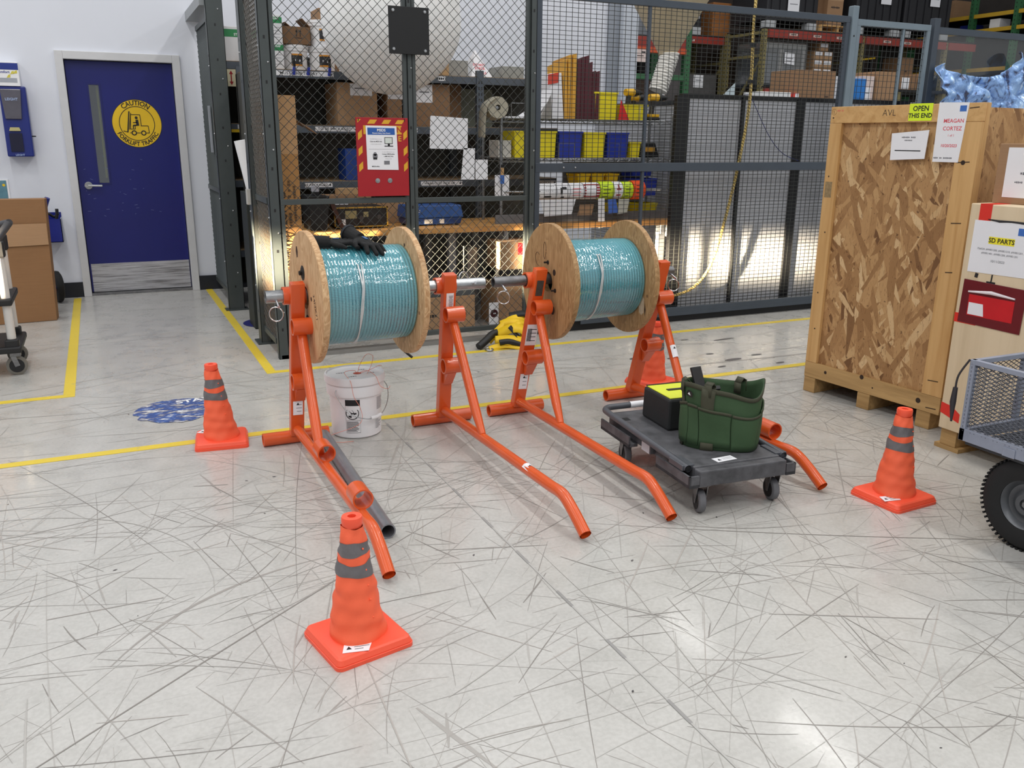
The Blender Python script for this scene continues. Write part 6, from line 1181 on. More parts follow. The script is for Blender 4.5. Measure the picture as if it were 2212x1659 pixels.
# rolls of printed labels on a rod
T = thing('label_rod', 'steel rod carrying the printed label rolls above the workbench', 'rod', (3.95, 6.72, 1.05), 0); MB().tube([(3.30, 6.72, 1.062), (4.60, 6.72, 1.062)], .012, 10).build('rod', GALV, T, True); MB().tube([(4.60, 6.72, 1.062), (4.75, 6.80, 1.062)], .008, 8).tube([(3.30, 6.72, 1.062), (3.07, 6.80, 1.062)], .008, 8).build('rod_arm', GALV, T, True)
LG = P((208, 236, 40), .5, 0, .03); ORF = P((252, 92, 40), .5, 0, .03)
x = 3.345
for wd, m, lab, dec, r in ((.165, PAPER, 'white label roll with black stripes, leftmost on the rod', 'stripes', .068), (.12, PAPER, 'white label roll with black symbols on the rod', 'sym', .07), (.125, PAPER, 'white label roll with pale red print', 'pale', .07), (.155, PAPER, 'white label roll with bold red frame print', 'red', .072), (.13, LG, 'lime label roll with black lettering, left of the two lime rolls', 'txt', .078), (.085, PAPER, 'white label roll with red bars between the two lime rolls', 'bars', .076), (.10, LG, 'lime label roll with black lettering, right of the two lime rolls', 'txt', .074), (.115, ORF, 'orange label roll at right end of the rod', 'txt', .082)):
    T = thing('label_roll', lab, 'label roll', (x + wd / 2, 6.72, 1.062 - r), 0, 'printed label rolls on the rod'); MB().lathe([(.013, -wd / 2), (r, -wd / 2), (r, wd / 2), (.013, wd / 2)], 32, (x + wd / 2, 6.72, 1.062), (1, 0, 0), closed=True).build('roll', m, T, True, smooth=35)
    q = MB(); yy_ = lambda a: (6.72 - (r + .0007) * math.cos(a), 1.062 + (r + .0007) * math.sin(a))
    def patch(xa, xb, a0, a1):
        n = 4
        for i in range(n): c0 = a0 + (a1 - a0) * i / n; c1 = a0 + (a1 - a0) * (i + 1) / n; q.add([(xa, *yy_(c0)), (xb, *yy_(c0)), (xb, *yy_(c1)), (xa, *yy_(c1))], [(0, 1, 2, 3)])
    if dec == 'stripes':
        for k in range(4): q.add([(x + .06 + k * .02, *yy_(.1)), (x + .07 + k * .02, *yy_(.1)), (x + .085 + k * .02, *yy_(.75)), (x + .075 + k * .02, *yy_(.75))], [(0, 1, 2, 3)])
        patch(x + .0, x + .012, -1, 1.2); patch(x + .05, x + .12, -.75, -.5)
    elif dec == 'sym': patch(x + .03, x + .05, -.3, .5); patch(x + .05, x + .09, .3, .6); patch(x + .04, x + .07, -.9, -.6)
    elif dec == 'pale':
        for k in range(3): patch(x + .02, x + .1, -.5 + k * .4, -.42 + k * .4)
    elif dec == 'red': patch(x + .0, x + .155, .75, .95); patch(x + .0, x + .155, -.75, -.6); patch(x, x + .02, -.6, .8); patch(x + .12, x + .155, -.6, .8); q.add([(x + .02, *yy_(-.5)), (x + .04, *yy_(-.5)), (x + .125, *yy_(.6)), (x + .105, *yy_(.6))], [(0, 1, 2, 3)]); q.add([(x + .105, *yy_(-.5)), (x + .125, *yy_(-.5)), (x + .04, *yy_(.6)), (x + .02, *yy_(.6))], [(0, 1, 2, 3)])
    elif dec == 'bars': patch(x + .02, x + .065, .1, .3); patch(x + .02, x + .065, -.6, -.4); patch(x + .035, x + .05, .3, .8)
    else:
        for k in range(4): patch(x + .02, x + wd * (.55 + .1 * (k % 3)), -.7 + k * .4, -.62 + k * .4)
    q.build('print', {'pale': INKR, 'red': RED, 'bars': RED}.get(dec, INK), T, True); x += wd + .008
# trailing strips of labels
for lab, pts, m in (('wide white label strip drooping under the striped roll', [(3.36, 1.0), (3.70, 1.0), (3.66, .87), (3.40, .86)], PAPER), ('long narrow white label strip hanging over the bench edge', [(3.92, 1.0), (3.985, 1.0), (3.995, .75), (3.93, .745)], PAPER), ('blue and white label strip drooping under the lime roll', [(4.02, .99), (4.10, .99), (4.13, .87), (4.03, .865)], P((70, 110, 200), .5)), ('pale label strip drooping under the red barred roll', [(4.13, .99), (4.24, .99), (4.22, .87), (4.12, .86)], P((200, 200, 190), .6)), ('kraft label strip drooping behind the white strips', [(3.74, .95), (3.88, .95), (3.86, .86), (3.72, .86)], CARD)):
    mesh_thing(MB().prism([(a, 6.655, c) for a, c in pts], (0, .003, 0)), 'label_strip', m, lab, 'label strip', 'drooping label strips')
for lab, x0, x1, y0, z0, z1, m in (('row of yellow bin fronts behind the label rolls, left bin', 3.90, 4.03, 7.0, 1.10, 1.19, YELS), ('yellow bin behind the label rolls, middle of three', 4.05, 4.18, 7.0, 1.10, 1.19, YELS), ('yellow bin behind the label rolls, right of three', 4.20, 4.33, 7.0, 1.10, 1.19, YELS), ('large blue bin right of the orange label roll', 4.42, 4.66, 6.86, 1.0, 1.15, BLUE), ('large blue bin above, under the lower wire tier', 4.44, 4.66, 6.95, 1.17, 1.26, BLUE), ('yellow bin on bench under the blue bins', 4.46, 4.66, 6.84, .802, .93, YEL), ('small yellow bin on bench left of the other', 4.26, 4.40, 6.95, .802, .92, YEL)):
    bin_(lab, x0, x1, y0, y0 + .2, z0, z1, m)
struct(MB().box((3.88, 7.20, .802), (4.70, 7.24, 1.29)).build('trim_6', P((96, 98, 100), .5)))
# ================================================================== pallet racking beyond the cage
RBEAM = P((150, 52, 40), .5, 0, .1); OLIVE = P((128, 118, 78), .5, 0, .1); GRN = P((52, 104, 66), .5, 0, .1); RYEL = P((206, 164, 48), .5, 0, .08); DK = P((30, 28, 28), .6, 0, .2)
RKF = thing('pallet_rack', 'long pallet rack beyond the cage with red beams and olive uprights', 'pallet rack', (12.0, 12.98, 0), 0)
RKB = thing('pallet_rack', 'second pallet rack row standing back to back behind the front rack', 'pallet rack', (12.0, 14.0, 0), 0)
RKS = thing('pallet_rack', 'side pallet rack with yellow beams and green uprights, at far right', 'pallet rack', (16.5, 13.9, 0), 0)
def rk(x, y): return RKS if x > 15.4 else RKB if y > 13.5 else RKF
def rack_frame(label, x, y0, y1, z1, m, group='', braces=True, w_=.075):
    T = rk(x, (y0 + y1) / 2)
    for y in (y0, y1):
        u = MB().box((x - w_ / 2, y - .04, 0), (x + w_ / 2, y + .04, z1)).build('upright', m, T, True, label=label.split(' rack')[0] + ' upright')
        b = MB(); z = 1.6
        while z < z1 - .05: b.box((x - .008, y - .041, z), (x + .008, y - .04, z + .025)).box((x - w_ / 2 - .001, y - .008, z), (x - w_ / 2, y + .008, z + .025)); z += .075
        b.build('slot', BLACK, u, True)
    if braces:
        for z in (z1 - .05, z1 - .42, .3): MB().bar((x, y0, z), (x, y1, z), .035, .045).build('brace', m, T, True)
        MB().bar((x, y0, z1 - .45), (x, y1, 1.75), .03, .035).build('brace', m, T, True)
rack_frame('olive rack frame facing the aisle, nearest the yellow rope', 10.50, 12.5, 13.46, 3.31, OLIVE); rack_frame('olive rack frame behind the front one, in the second row', 10.50, 13.58, 14.45, 3.25, OLIVE)
rack_frame('olive rack frame behind the light grey fence post', 12.72, 12.5, 13.46, 3.305, OLIVE); rack_frame('olive rack frame seen through the gate, right of light grey post', 14.84, 12.5, 13.46, 3.305, OLIVE)
rack_frame('green rack frame behind the beige hopper', 8.93, 12.5, 13.46, 3.9, GRN, w_=.13); rack_frame('green rack frame at far left, behind the white pilaster', 6.9, 12.5, 13.46, 3.9, GRN, w_=.13)
def beam(label, x0, x1, y, z, m, h=.13, tags=()):
    o = MB().box((x0, y - .04, z - h), (x1, y + .02, z)).build('beam', m, rk(x0, y), True, bevel=.004)
    for i, tx in enumerate(tags):
        q = MB(); cx_ = x0 + (x1 - x0) * (i + 1) / (len(tags) + 1); q.box((cx_ - .09, y - .042, z - .085), (cx_ + .09, y - .04, z - .045)); q.cm = 1; q.text(tx, (cx_, y - .0425, z - .065), (1, 0, 0), (0, 0, 1), .035); q.build('label', [P((216, 190, 180), .6), INK], o, True)
beam('red beam of the first rack bay, above the wrapped grey load', 10.54, 12.68, 12.47, 3.305, RBEAM, .13, ('~R02-06', '~R02-05', '~R02-04')); beam('red beam of the second rack bay, seen through the gate', 12.76, 14.80, 12.47, 3.30, RBEAM, .13, ('~R02-03', '~R02-02', '~R02-01'))
beam('red beam right of the gate, seen through the clear film', 14.88, 15.6, 12.47, 3.30, RBEAM); beam('red beam of the back row between the olive frames', 8.98, 10.46, 13.55, 3.25, RBEAM, .12, ('~R05-01',)); beam('low red beam of the first rack bay under the wrapped load', 10.54, 12.68, 12.47, 2.36, RBEAM, .11)
beam('dark red beam left of the green frame', 6.97, 8.86, 12.47, 3.06, RBEAM, .20); beam('orange lower edge beam left of the green frame', 6.97, 8.86, 12.44, 2.90, P((200, 84, 44), .5), .08); beam('green beam below the red ones left of the green frame', 6.97, 8.86, 12.44, 2.50, GRN, .08)
# decks, and dark backs added to keep the rack interior dark
def deck(label, a, c, m=DK): return MB().box(a, c).build('deck', m, rk(a[0], a[1]), True)
deck('dark wire deck on top of the red beams', (10.5, 12.45, 3.31), (15.6, 13.5, 3.335)); deck('lower deck of the first two rack bays', (10.5, 12.45, 2.37), (15.6, 13.5, 2.395)); deck('upper deck of the back rack row', (7.0, 13.52, 3.255), (10.46, 14.5, 3.28)); deck('lower deck of the back rack row', (7.0, 13.52, 2.10), (15.6, 14.5, 2.13)); deck('upper deck left of the green frame', (6.97, 12.5, 3.065), (8.86, 13.45, 3.09))
MB().box((6.0, 14.9, 0), (15.7, 14.95, 5.2)).build('shade_back', P((64, 54, 48), .8, 0, .3, 1.5), RKB, True)
MBIN = P((34, 34, 38), .55, 0, .2, 3)
def pallet_bin(label, x0, x1, y0, z0, h, paper=None):
    T = thing('pallet_bin', label, 'pallet bin', ((x0 + x1) / 2, y0 + .5, z0), 0, 'dark plastic pallet bins')
    b = MB(); b.box((x0, y0, z0 + .13), (x1, y0 + .95, z0 + .13 + h)); b.build('bin_body', MBIN, T, True, bevel=.02)
    q = MB(); n = 6
    for i in range(n): x = x0 + (x1 - x0) * (i + .5) / n; q.box((x - .015, y0 - .02, z0 + .2), (x + .015, y0, z0 + .1 + h))
    q.box((x0, y0 - .025, z0 + .08 + h), (x1, y0, z0 + .14 + h)); q.build('rib', MBIN, T, True)
    for x in (x0 + .11, x1 - .11): MB().box((x - .10, y0 - .01, z0), (x + .10, y0 + .14, z0 + .13)).build('corner_foot', P((186, 188, 190), .5), T, True)
    if paper: xa, za = paper; o = MB().box((xa, y0 - .03, za), (xa + .25, y0 - .026, za + .30)).build('paper_sheet', PAPER, T, True); MB().box((xa + .17, y0 - .032, za + .22), (xa + .23, y0 - .03, za + .26)).box((xa + .04, y0 - .032, za + .12), (xa + .21, y0 - .03, za + .13)).build('print', INKG, o, True)
    return T
pallet_bin('dark pallet bin above first red beam with white sheet', 10.60, 11.72, 12.6, 3.336, .75, (11.02, 3.62)); pallet_bin('dark pallet bin above the red beam, right of the wooden pallet', 12.62, 13.72, 12.6, 3.336, 1.15, (13.16, 3.88)); pallet_bin('dark pallet bin above the gate, rightmost of the row', 13.80, 15.0, 12.6, 3.336, 1.15, (14.40, 3.92))
pallet_bin('dark pallet bin behind, over the olive frames', 8.6, 10.0, 13.6, 3.281, .75, (9.93 - .25, 3.55))
carton('cardboard_box', 'tall brown carton on wooden pallet above the red beam', (12.21, 13.0, 3.46), (.36, .6, .9), CARD, tape_=.05, prints=(('~FRAGILE', .0, .35, .05),)); carton('cardboard_box', 'dark carton behind the tall brown carton on the pallet', (11.9, 13.1, 3.46), (.28, .6, .9), CARD4)
T = thing('wooden_pallet', 'light wooden pallet on top of the red beam', 'pallet', (12.15, 12.9, 3.336), 0)
for z in (3.336, 3.435): MB().box((11.77, 12.55, z), (12.60, 13.3, z + .02)).build('deck_board', PINE, T, True)
for x in (11.77, 12.16, 12.55): MB().box((x, 12.56, 3.356), (x + .05, 13.3, 3.435)).build('stringer', PINE, T, True)
carton('plywood_box', 'brown wooden box above the olive frames, lower of two', (10.47, 13.9, 3.281), (.40, .5, .27), m_wood('box_ply', (140, 90, 48), (168, 112, 66), 'x', .6)); carton('plywood_box', 'brown wooden box above the olive frames, upper of two', (10.47, 13.9, 3.552), (.40, .5, .30), m_wood('box_ply', (140, 90, 48), (168, 112, 66), 'x', .6))
# loads in the first bay
T = thing('wrapped_load', 'grey machine load wrapped in clear film under the first red beam', 'wrapped load', (11.05, 12.9, 2.396), 0)
b = MB(); b.box((10.58, 12.6, 2.40), (11.5, 13.3, 2.50)).box((10.60, 12.62, 2.5), (11.45, 13.25, 2.72)).box((10.62, 12.65, 2.72), (11.30, 13.2, 2.95)); b.build('machine', P((70, 76, 86), .5, 0, .3, 3), T, True, bevel=.02); b = MB(); b.box((10.60, 12.55, 3.02), (11.52, 13.3, 3.14)); b.build('top_pad', P((120, 118, 110), .6, 0, .15), T, True, bevel=.05)
MB().box((10.95, 12.58, 2.42), (11.02, 12.62, 3.02)).box((11.46, 12.58, 2.6), (11.49, 12.62, 3.02)).build('post', P((150, 146, 140), .6), T, True)
MB().box((10.57, 12.53, 2.40), (11.54, 13.32, 3.15)).build('stretch_film', m_wrap(.35, .15, .9, (6, 6, 6), .08), T, True, bevel=.05)
o = MB().prism([(11.0, 12.515, 2.78), (11.22, 12.515, 2.76), (11.21, 12.515, 2.95), (10.99, 12.515, 2.96)], (0, -.004, 0)).build('paper_sheet', PAPER, T, True); MB().box((11.03, 12.508, 2.86), (11.18, 12.511, 2.87)).box((11.03, 12.508, 2.82), (11.15, 12.511, 2.83)).build('print', INKG, o, True)
n = 0
for r, xs in enumerate(((11.86, 12.08), (11.86, 12.08), (11.86, 12.08), (11.97,))):
    for c, x in enumerate(xs):
        carton('small_carton', 'small white-labelled carton in stack behind fence, row %s, %s one' % (('one', 'two', 'three', 'four')[r], ('left', 'right')[c]) if len(xs) > 1 else 'single small white-labelled carton on top of its stack behind the fence', (x, 12.75, 2.60 + r * .145), (.205, .25, .14), CARD3, group='small cartons stacked on the rack', paper=(-.85, .45, .85, .9))
carton('cardboard_box', 'brown carton carrying the stack of small labelled cartons', (12.0, 12.85, 2.396), (.55, .5, .203), CARD2)
carton('cardboard_box', 'dark brown carton beside wrapped grey load under the red beam', (11.72, 13.1, 2.396), (.30, .3, .70), CARD4)
carton('cardboard_box', 'tall brown carton seen through the gate, with printed lines', (14.06, 12.85, 2.396), (.36, .4, .62), CARD2, prints=(('~UP', 0, .6, .05), ('~FRAGILE', 0, .4, .05), ('~SIDE UP', 0, .2, .05)))
T = thing('yellow_level', 'yellow bar with cross piece on the rack beyond the gate', 'bar', (13.4, 13.0, 2.85), 0); MB().bar((13.08, 12.9, 2.95), (13.5, 12.9, 3.0), .03, .03).build('bar', YELS, T, True); MB().bar((13.16, 12.9, 2.84), (13.16, 12.9, 3.06), .03, .03).build('cross_piece', YELS, T, True); MB().box((13.4, 12.9, 2.396), (13.45, 12.95, 2.98)).build('stand', DK, T, True)
carton('dark_load', 'dark shrouded load on the lower rack level left of the olive frames', (9.75, 12.9, 2.1305), (.9, .5, .5), P((62, 56, 50), .6, 0, .2)) if False else None
carton('grey_load', 'grey lumpy load behind the olive frame braces', (10.15, 13.9, 2.1305), (.6, .5, .50), P((84, 82, 82), .6, 0, .2), paper=(-.7, .55, .0, .98)); carton('grey_sheet_load', 'tall grey wrapped load behind the green frame', (9.5, 14.0, 2.1305), (.7, .5, .85), P((96, 92, 92), .6, 0, .15)); carton('small_carton', 'small pink-labelled carton right of the green frame', (9.18, 13.7, 2.1305), (.26, .2, .27), KRAFT, paper=(-.5, .1, .9, .6))
carton('brown_load', 'brown pallet load behind the wrapped grey load', (11.3, 14.0, 2.1305), (1.2, .6, .95), P((88, 74, 62), .7, 0, .2)); carton('dark_carton', 'tall dark load standing under the green beam left of the green upright', (7.9, 13.0, 0.001), (1.4, .6, 2.42), P((70, 54, 44), .7, 0, .2)); carton('blue_grey_load', 'pale film bundle above dark beams left of the green frame', (7.95, 12.9, 3.095), (1.1, .5, .3), P((120, 124, 130), .5, 0, .2))
T = thing('paper_sheet', 'pinkish printed sheet hung at the left rack beside the pilaster', 'paper', (7.98, 12.40, 2.67), 0); MB().box((7.86, 12.395, 2.67), (8.10, 12.4, 2.86)).build('sheet', P((226, 206, 200), .6), T, True); MB().box((8.0, 12.392, 2.81), (8.07, 12.3945, 2.83)).box((7.9, 12.392, 2.76), (8.04, 12.3945, 2.77)).build('print', INK, T, True)
# beige hopper with white spiral hose
T = thing('foam_hopper', 'beige quilted hopper narrowing into a white hose behind the square mesh', 'hopper', (4.99, 7.3, 1.93), 0)
b = MB(); pr = [(.088, 2.27), (.10, 2.30), (.33, 2.70), (.52, 3.03), (.54, 3.2)]; b.lathe([(.088, 2.26)] + [(.088 + (.54 - .088) * k / 20, 2.28 + .78 * k / 20) for k in range(21)] + [(.55, 3.4)], 40, (5.0, 7.3, 0), wob=lambda a, h: 1 + .012 * math.sin(14 * a) * math.sin(h * 70)); b.build('hopper_cloth', P((188, 174, 146), .7, 0, .12, 6, bump=.3), T, True, smooth=80)
b = MB(); 
pts = [Vector((5.01 - .13 * max(0, (2.26 - z)) / .34 * .9, 7.28, z)) for z in [2.28 - .34 * k / 40 for k in range(41)]]; b.tube(pts, [.088 + .006 * math.sin(k * 2.1) for k in range(41)], 20); b.build('spiral_hose', P((224, 222, 216), .5, 0, .05), T, True, smooth=80)
MB().tube([(5.0, 7.3, 3.38), (5.0, 7.3, 7.0)], .025, 6).build('hanging_pipe', GALV, T, True)
# boxes standing on the table just behind the partition
T = thing('packing_table', 'grey table behind the partition carrying cartons', 'table', (8.3, 8.75, 0), 0); MB().box((6.95, 8.4, 1.94), (9.9, 9.15, 1.98)).build('table_top', MGREY, T, True)
for x in (7.0, 9.8):
    for y in (8.45, 9.1): MB().box((x - .03, y - .03, 0), (x + .03, y + .03, 1.94)).build('leg', MGREY, T, True)
carton('cardboard_box', 'large brown carton behind partition, left of the light grey post', (7.98, 8.72, 1.9805), (.62, .45, .33), CARD2, tape_=None, prints=(('~DIMS', .6, .1, .03),)); MB()
carton('flat_carton', 'flat white box lying on the table left of the large brown carton', (7.34, 8.6, 1.9805), (.46, .3, .065), P((226, 226, 226), .6, 0, .03)); carton('red_label_box', 'small red and white box between flat white box and brown carton', (7.645, 8.55, 1.9805), (.09, .2, .06), P((222, 70, 60), .5), paper=(-.2, .05, .95, .95))
carton('white_drum', 'white carton between brown carton and light grey post', (8.45, 8.7, 1.9805), (.26, .3, .28), P((212, 214, 220), .5, 0, .05)); carton('blue_box', 'bright blue box right of the light grey post', (8.72, 8.65, 1.9805), (.17, .3, .26), P((36, 118, 196), .45, 0, .04)); carton('red_striped_box', 'white box with red edges next to the bright blue box', (8.90, 8.7, 1.9805), (.17, .3, .30), P((214, 196, 190), .5, 0, .06), paper=(-.9, .02, .4, .55)); carton('cardboard_box', 'brown carton with white labels right of the blue box', (9.20, 8.75, 1.9805), (.38, .45, .36), CARD, prints=(('DELL', -.65, .5, .0001),) if False else (), paper=(.72, .12, .98, .25)) 
T = thing('tilted_sheet', 'pale blue sheet leaning on top of the partition left of the rope', 'sheet', (6.55, 8.5, 1.98), 0); MB().prism([(6.45, 8.42, 1.9), (6.72, 8.42, 1.9), (6.72, 8.42, 2.13)], (0, .005, 0)).build('sheet', P((186, 200, 206), .5), T, True); MB().box((6.4, 8.425, 0), (6.75, 8.45, 1.905)).build('stand', MGREY, T, True)
carton('cardboard_box', 'carton on lower rack beyond the gate with white sheet', (12.35, 11.0, 2.341), (.42, .4, .22), CARD2, paper=(-.75, .1, -.05, .95)) if False else None
T2 = thing('storage_table', 'low rack platform beyond the gate carrying two cartons', 'platform', (12.6, 11.2, 0), 0); MB().box((12.05, 10.95, 2.28), (13.2, 11.5, 2.32)).build('platform_top', DK, T2, True)
for x in (12.1, 13.15):
    for y in (11.0, 11.45): MB().box((x - .04, y - .04, 0), (x + .04, y + .04, 2.28)).build('leg', OLIVE, T2, True)
carton('cardboard_box', 'carton with white sheet beyond the gate', (12.32, 11.2, 2.3205), (.40, .4, .2), CARD2, paper=(-.75, .05, .1, .95)); carton('cardboard_box', 'carton right of the sheeted carton beyond the gate', (12.72, 11.2, 2.3205), (.34, .4, .26), CARD)
# side rack running away at far right
for y, z1, lab in ((11.95, 4.6, 'green rack frame at far right edge, tall and perforated'), (14.3, 4.6, 'green rack frame of the side row, farther back')): rack_frame(lab, 16.0, y, y + .95, z1, GRN, 'side rack frames', False, .14)
for z, lab in ((3.90, 'upper yellow beam of the far right side rack'), (3.62, 'lower yellow beam of the far right side rack'), (2.9, 'lowest yellow beam of the far right side rack')):
    MB().box((15.96, 11.0, z - .07), (16.02, 16.8, z)).build('beam', RYEL, RKS, True); MB().box((16.03, 11.0, z - .05), (17.1, 16.8, z - .03)).build('deck', DK, RKS, True)
carton('cardboard_box', 'brown carton on the upper level of the side rack, far right', (16.45, 13.7, 3.9005), (.5, .7, .35), CARD, PI / 2); carton('cardboard_box', 'second brown carton farther along upper side rack, near the lamp', (16.5, 15.35, 3.9005), (.7, .7, .6), CARD2, PI / 2); carton('blue_tote', 'blue tote on the far right side rack', (16.3, 13.15, 3.6205), (.3, .3, .13), BLUE, PI / 2, cat='tote'); carton('white_box', 'white box on far right side rack beside the green frame', (16.2, 12.45, 3.6205), (.22, .3, .17), WHITE, PI / 2)
carton('cardboard_box', 'long tan carton under the lamp on the side rack', (16.25, 14.3, 3.6205), (.8, .4, .18), CARD3, PI / 2)
MB().box((17.2, 10.5, 0), (17.25, 17.5, 5.5)).build('shade_back', P((56, 50, 46), .8, 0, .3, 1.5), RKS, True)  # dark sheet added behind the side rack to darken its interior
T = thing('ceiling_lamp', 'bright lamp glowing far away above the racks at top right', 'lamp', (16.9, 17.5, 4.9), 0); MB().box((16.2, 17.4, 4.62), (17.0, 17.7, 4.70)).build('diffuser', emit((255, 252, 244), 14), T, True); MB().box((16.15, 17.35, 4.70), (17.05, 17.75, 4.76)).tube([(16.6, 17.55, 4.76), (16.6, 17.55, 8)], .01, 6).build('housing', MGREY, T, True)
# ================================================================== left edge: things by the white wall
T = thing('earplug_dispenser', 'dark blue wall dispenser with clear window left of the blue door', 'dispenser', (-.59, 9.12, 1.29), 0); EB = P((24, 40, 122), .35, 0, .06)
b = MB(); b.hexa([(-.70, 9.07, 1.30), (-.492, 9.07, 1.30), (-.492, 9.199, 1.30), (-.70, 9.199, 1.30), (-.70, 9.09, 1.895), (-.492, 9.09, 1.895), (-.492, 9.199, 1.895), (-.70, 9.199, 1.895)]); b.build('housing', EB, T, True, bevel=.01)
MB().hexa([(-.675, 9.062, 1.62), (-.55, 9.062, 1.62), (-.55, 9.075, 1.62), (-.675, 9.075, 1.62), (-.69, 9.07, 1.87), (-.53, 9.07, 1.87), (-.53, 9.09, 1.87), (-.69, 9.09, 1.87)]).build('clear_window', P((92, 90, 100), .15, 0, .15), T, True, bevel=.004)
MB().box((-.665, 9.06, 1.345), (-.565, 9.08, 1.50)).build('outlet', P((10, 14, 50), .6), T, True); MB().hexa([(-.66, 9.055, 1.52), (-.57, 9.055, 1.52), (-.57, 9.075, 1.52), (-.66, 9.075, 1.52), (-.65, 9.055, 1.55), (-.58, 9.055, 1.55), (-.58, 9.075, 1.55), (-.65, 9.075, 1.55)]).build('plug_window', P((196, 186, 130), .4), T, True)
MB().text('LEIGHT', (-.61, 9.061, 1.785), (1, 0, 0), (0, 0, 1), .03, bold=.0005).text('LEIGHT', (-.60, 9.062, 1.315), (1, 0, 0), (0, 0, 1), .022, bold=.0004).build('lettering', P((170, 190, 230), .5), T, True); MB().bar((-.49, 9.12, 1.475), (-.462, 9.11, 1.475), .012, .01).build('lever', BLACK, T, True)
T = thing('plug_carton', 'white and blue carton standing on the wall dispenser, with yellow plug pictures', 'box', (-.61, 9.13, 1.8955), 0); MB().box((-.76, 9.08, 1.8955), (-.527, 9.195, 2.095)).build('carton', WHITE, T, True, bevel=.003); MB().box((-.76, 9.0785, 2.03), (-.527, 9.08, 2.085)).build('blue_band', P((32, 54, 140), .5), T, True)
b = MB(); 
for x, z in ((-.575, 2.005), (-.605, 1.975), (-.55, 2.01)): b.prism([(x - .018, 9.0792, z - .012), (x + .012, 9.0792, z - .008), (x + .012, 9.0792, z + .018), (x - .004, 9.0792, z + .012)], (0, -.0008, 0))
b.build('plug_picture', P((220, 206, 80), .5), T, True); MB().text('comfort', (-.645, 9.0785, 2.01), (1, 0, 0), (0, 0, 1), .03, bold=.0005).build('lettering', P((40, 56, 150), .5), T, True); MB().box((-.70, 9.0785, 1.925), (-.545, 9.08, 1.962)).build('opening', LGREY, T, True)
T = thing('wall_poster', 'teal poster at left photo edge below the brown board', 'poster', (-.8, 9.19, .92), 0); MB().box((-.95, 9.192, .90), (-.737, 9.199, 1.10)).build('frame', WHITE, T, True); MB().box((-.93, 9.19, .91), (-.752, 9.1925, 1.09)).build('print', P((96, 140, 156), .6, 0, .2, 20), T, True); MB().lathe([(0, 0), (.012, 0)], 12, (-.775, 9.189, 1.05), (0, -1, 0)).build('yellow_spot', YELS, T, True)
mesh_thing(MB().box((-1.1, 9.19, 1.19), (-.80, 9.2, 1.40)), 'cork_board', P((112, 74, 50), .8), 'brown board on wall under the blue dispenser, at left photo edge', 'board')
T = thing('wall_tray', 'blue open wall tray holding black cables left of the door', 'tray', (-.43, 9.1, .55), 0); TB = P((22, 36, 130), .4)
b = MB(); b.box((-.60, 8.98, .545), (-.345, 8.986, .755)).box((-.60, 9.193, .545), (-.345, 9.199, .80)).box((-.60, 8.98, .545), (-.594, 9.199, .755)).box((-.60, 8.98, .545), (-.345, 9.199, .551)); b.build('tray_body', TB, T, True); MB().box((-.351, 8.98, .545), (-.345, 9.199, .755)).build('end_plate', P((170, 176, 196), .5), T, True)
b = MB(); b.tube(bez([(-.40, 9.05, .70), (-.375, 9.05, .78), (-.37, 9.05, .84)], 5), .014, 8).tube(bez([(-.50, 9.06, .74), (-.45, 9.05, .80), (-.40, 9.06, .77), (-.36, 9.05, .80)], 5), .012, 8); o = mesh_thing(b, 'black_cable', BLACK, 'black cable ends sticking out of the blue wall tray', 'cable', smooth=60)
mesh_thing(MB().bar((-.47, 8.9, .86), (-.43, 8.88, .96), .05, .02), 'blue_handle', TB, 'blue hand truck grip sticking up behind the cardboard sheet', 'handle') if False else None
T = thing('hand_truck', 'hand truck with black tyres and red hubs behind the cardboard sheet', 'hand truck', (-.55, 8.75, 0), 0)
for x, y in ((-.52, 8.55), (-.44, 8.95)):
    w_ = MB(); w_.lathe([(.075, -.03), (.115, -.034), (.14, -.02), (.145, 0), (.14, .02), (.115, .034), (.075, .03)], 32, (x, y, .146), (1, .25, 0), closed=True); wh = w_.build('wheel', BLACKR, T, True, smooth=40); MB().lathe([(0, -.02), (.03, -.025), (.076, -.015), (.076, .015), (.03, .025), (0, .02)], 24, (x, y, .146), (1, .25, 0)).build('hub', P((150, 28, 24), .4), wh, True, smooth=40)
MB().tube([(-.52, 8.55, .146), (-.44, 8.95, .146)], .012, 8).tube([(-.60, 8.7, .1), (-.62, 8.9, .85)], .015, 8).tube([(-.50, 9.0, .1), (-.52, 9.10, .80)], .015, 8).box((-.70, 8.45, .0), (-.66, 8.95, .01)).build('frame', P((40, 56, 150), .4), T, True); MB().tube([(-.46, 8.9, .86), (-.425, 8.88, .95)], .022, 10).tube([(-.62, 8.9, .85), (-.46, 8.9, .86)], .012, 8).build('grip', TB, T, True)
T = thing('cardboard_sheet', 'tall brown cardboard carton leaning at left behind the white cart', 'carton', (-.65, 7.95, 0), 0); CD = m_card((150, 112, 78), .06)
MB().hexa([(-1.05, 8.0, .002), (-.435, 8.05, .002), (-.425, 8.2, .002), (-1.04, 8.15, .002), (-1.05, 8.03, .995), (-.408, 8.06, .993), (-.398, 8.2, .993), (-1.04, 8.17, .995)]).build('carton', CD, T, True, bevel=.003); MB().prism([(-.95, 8.006, .62), (-.42, 8.045, .63), (-.418, 8.046, .80), (-.95, 8.012, .80)], (0, -.003, 0)).build('pale_panel', m_card((178, 142, 108), .05), T, True)
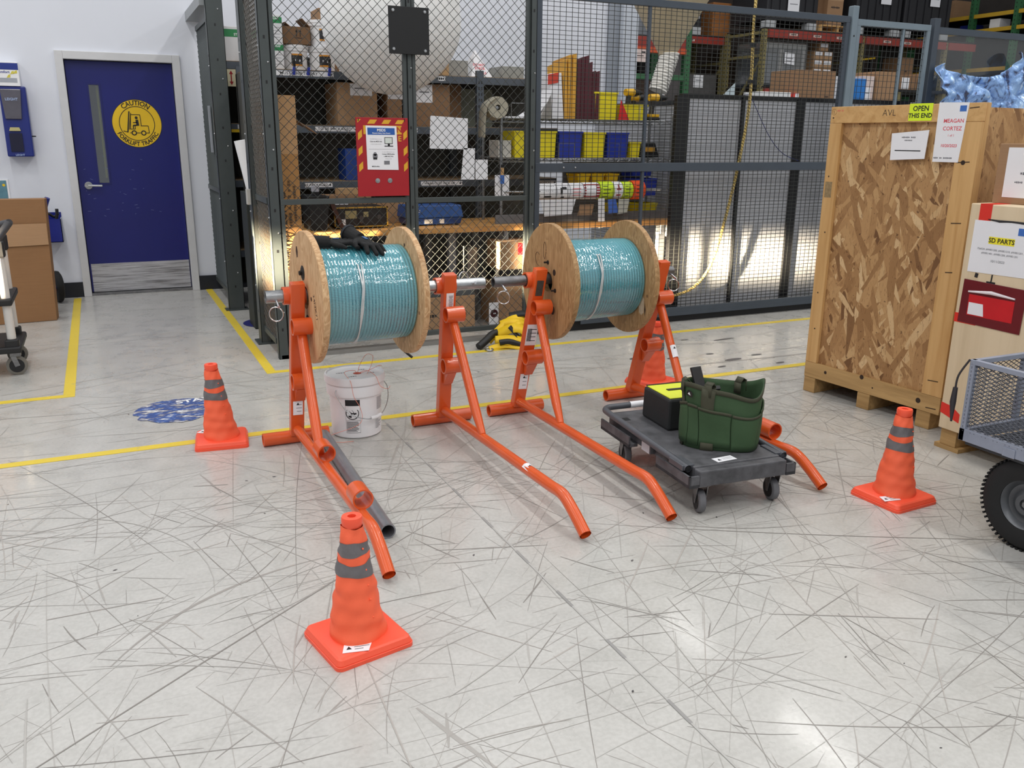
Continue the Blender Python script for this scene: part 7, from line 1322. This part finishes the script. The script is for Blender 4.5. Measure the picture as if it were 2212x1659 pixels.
# white cart at the left edge
T = thing('utility_cart', 'white posted utility cart with black corners, cut by left photo edge', 'cart', (-.95, 6.35, 0), 0); BK = P((26, 26, 28), .5, 0, .15); WP = P((206, 202, 198), .35, 0, .05)
for x, y in ((-.605, 6.22), (-.62, 6.62)): MB().tube([(x, y, .2), (x - .0, y, .80)], .026, 16).build('post', WP, T, True, smooth=50)
for x, y in ((-1.3, 6.22), (-1.3, 6.62)): MB().tube([(x, y, .2), (x, y, .80)], .026, 12).build('post', WP, T, True, smooth=50)
MB().box((-1.36, 6.17, .155), (-.555, 6.67, .20)).build('bottom_shelf', BK, T, True, bevel=.012); MB().box((-1.36, 6.17, .46), (-.57, 6.67, .505)).build('middle_shelf', BK, T, True, bevel=.01)
for x, y in ((-.605, 6.22), (-.62, 6.62)): MB().box((x - .04, y - .04, .19), (x + .04, y + .04, .245)).build('corner_block', BK, T, True, bevel=.01); MB().box((x - .035, y - .035, .76), (x + .035, y + .035, .86)).build('corner_block', BK, T, True, bevel=.01)
MB().tube(bez([(-.62, 6.62, .84), (-.60, 6.45, .93), (-.53, 6.28, .965)], 6), .022, 12).tube(bez([(-.62, 6.22, .84), (-.58, 6.25, .90), (-.53, 6.28, .965)], 6), .022, 12).build('handle', P((60, 60, 64), .5), T, True, smooth=60)
for x, y in ((-.60, 6.25), (-1.25, 6.25), (-.62, 6.6), (-1.25, 6.6)):
    c = MB(); c.box((x - .03, y - .03, .125), (x + .03, y + .03, .156)).bar((x - .015, y - .02, .13), (x + .005, y - .02, .06), .03, .004, up=(0, 1, 0)).bar((x - .015, y + .02, .13), (x + .005, y + .02, .06), .03, .004, up=(0, 1, 0)); cs_ = c.build('caster', GALV2, T, True); MB().lathe([(0, -.014), (.05, -.014), (.062, -.010), (.062, .010), (.05, .014), (0, .014)], 28, (x, y, .0625), (0, 1, 0)).build('wheel', P((116, 112, 104), .6), cs_, True, smooth=40); MB().lathe([(0, -.0155), (.044, -.0155), (.044, .0155), (0, .0155)], 24, (x, y, .0625), (0, 1, 0)).build('wheel_core', BLACK, cs_, True)
carton('brown_bundle', 'brown cardboard bundle lying on the white cart, at left photo edge', (-.98, 6.42, .5055), (.55, .4, .30), CARD4); MB()
# litter on the foreground floor
mesh_thing(MB().tube(bez([(.015, 1.46, .004), (.045, 1.475, .012), (.085, 1.47, .010), (.105, 1.475, .004)], 5), [.004, .012, .010, .009, .012, .010, .008, .012, .010, .008, .011, .009, .006, .008, .004, .003], 8), 'paper_scrap', P((206, 206, 210), .5), 'small crumpled white scrap on floor near lower left', 'scrap')
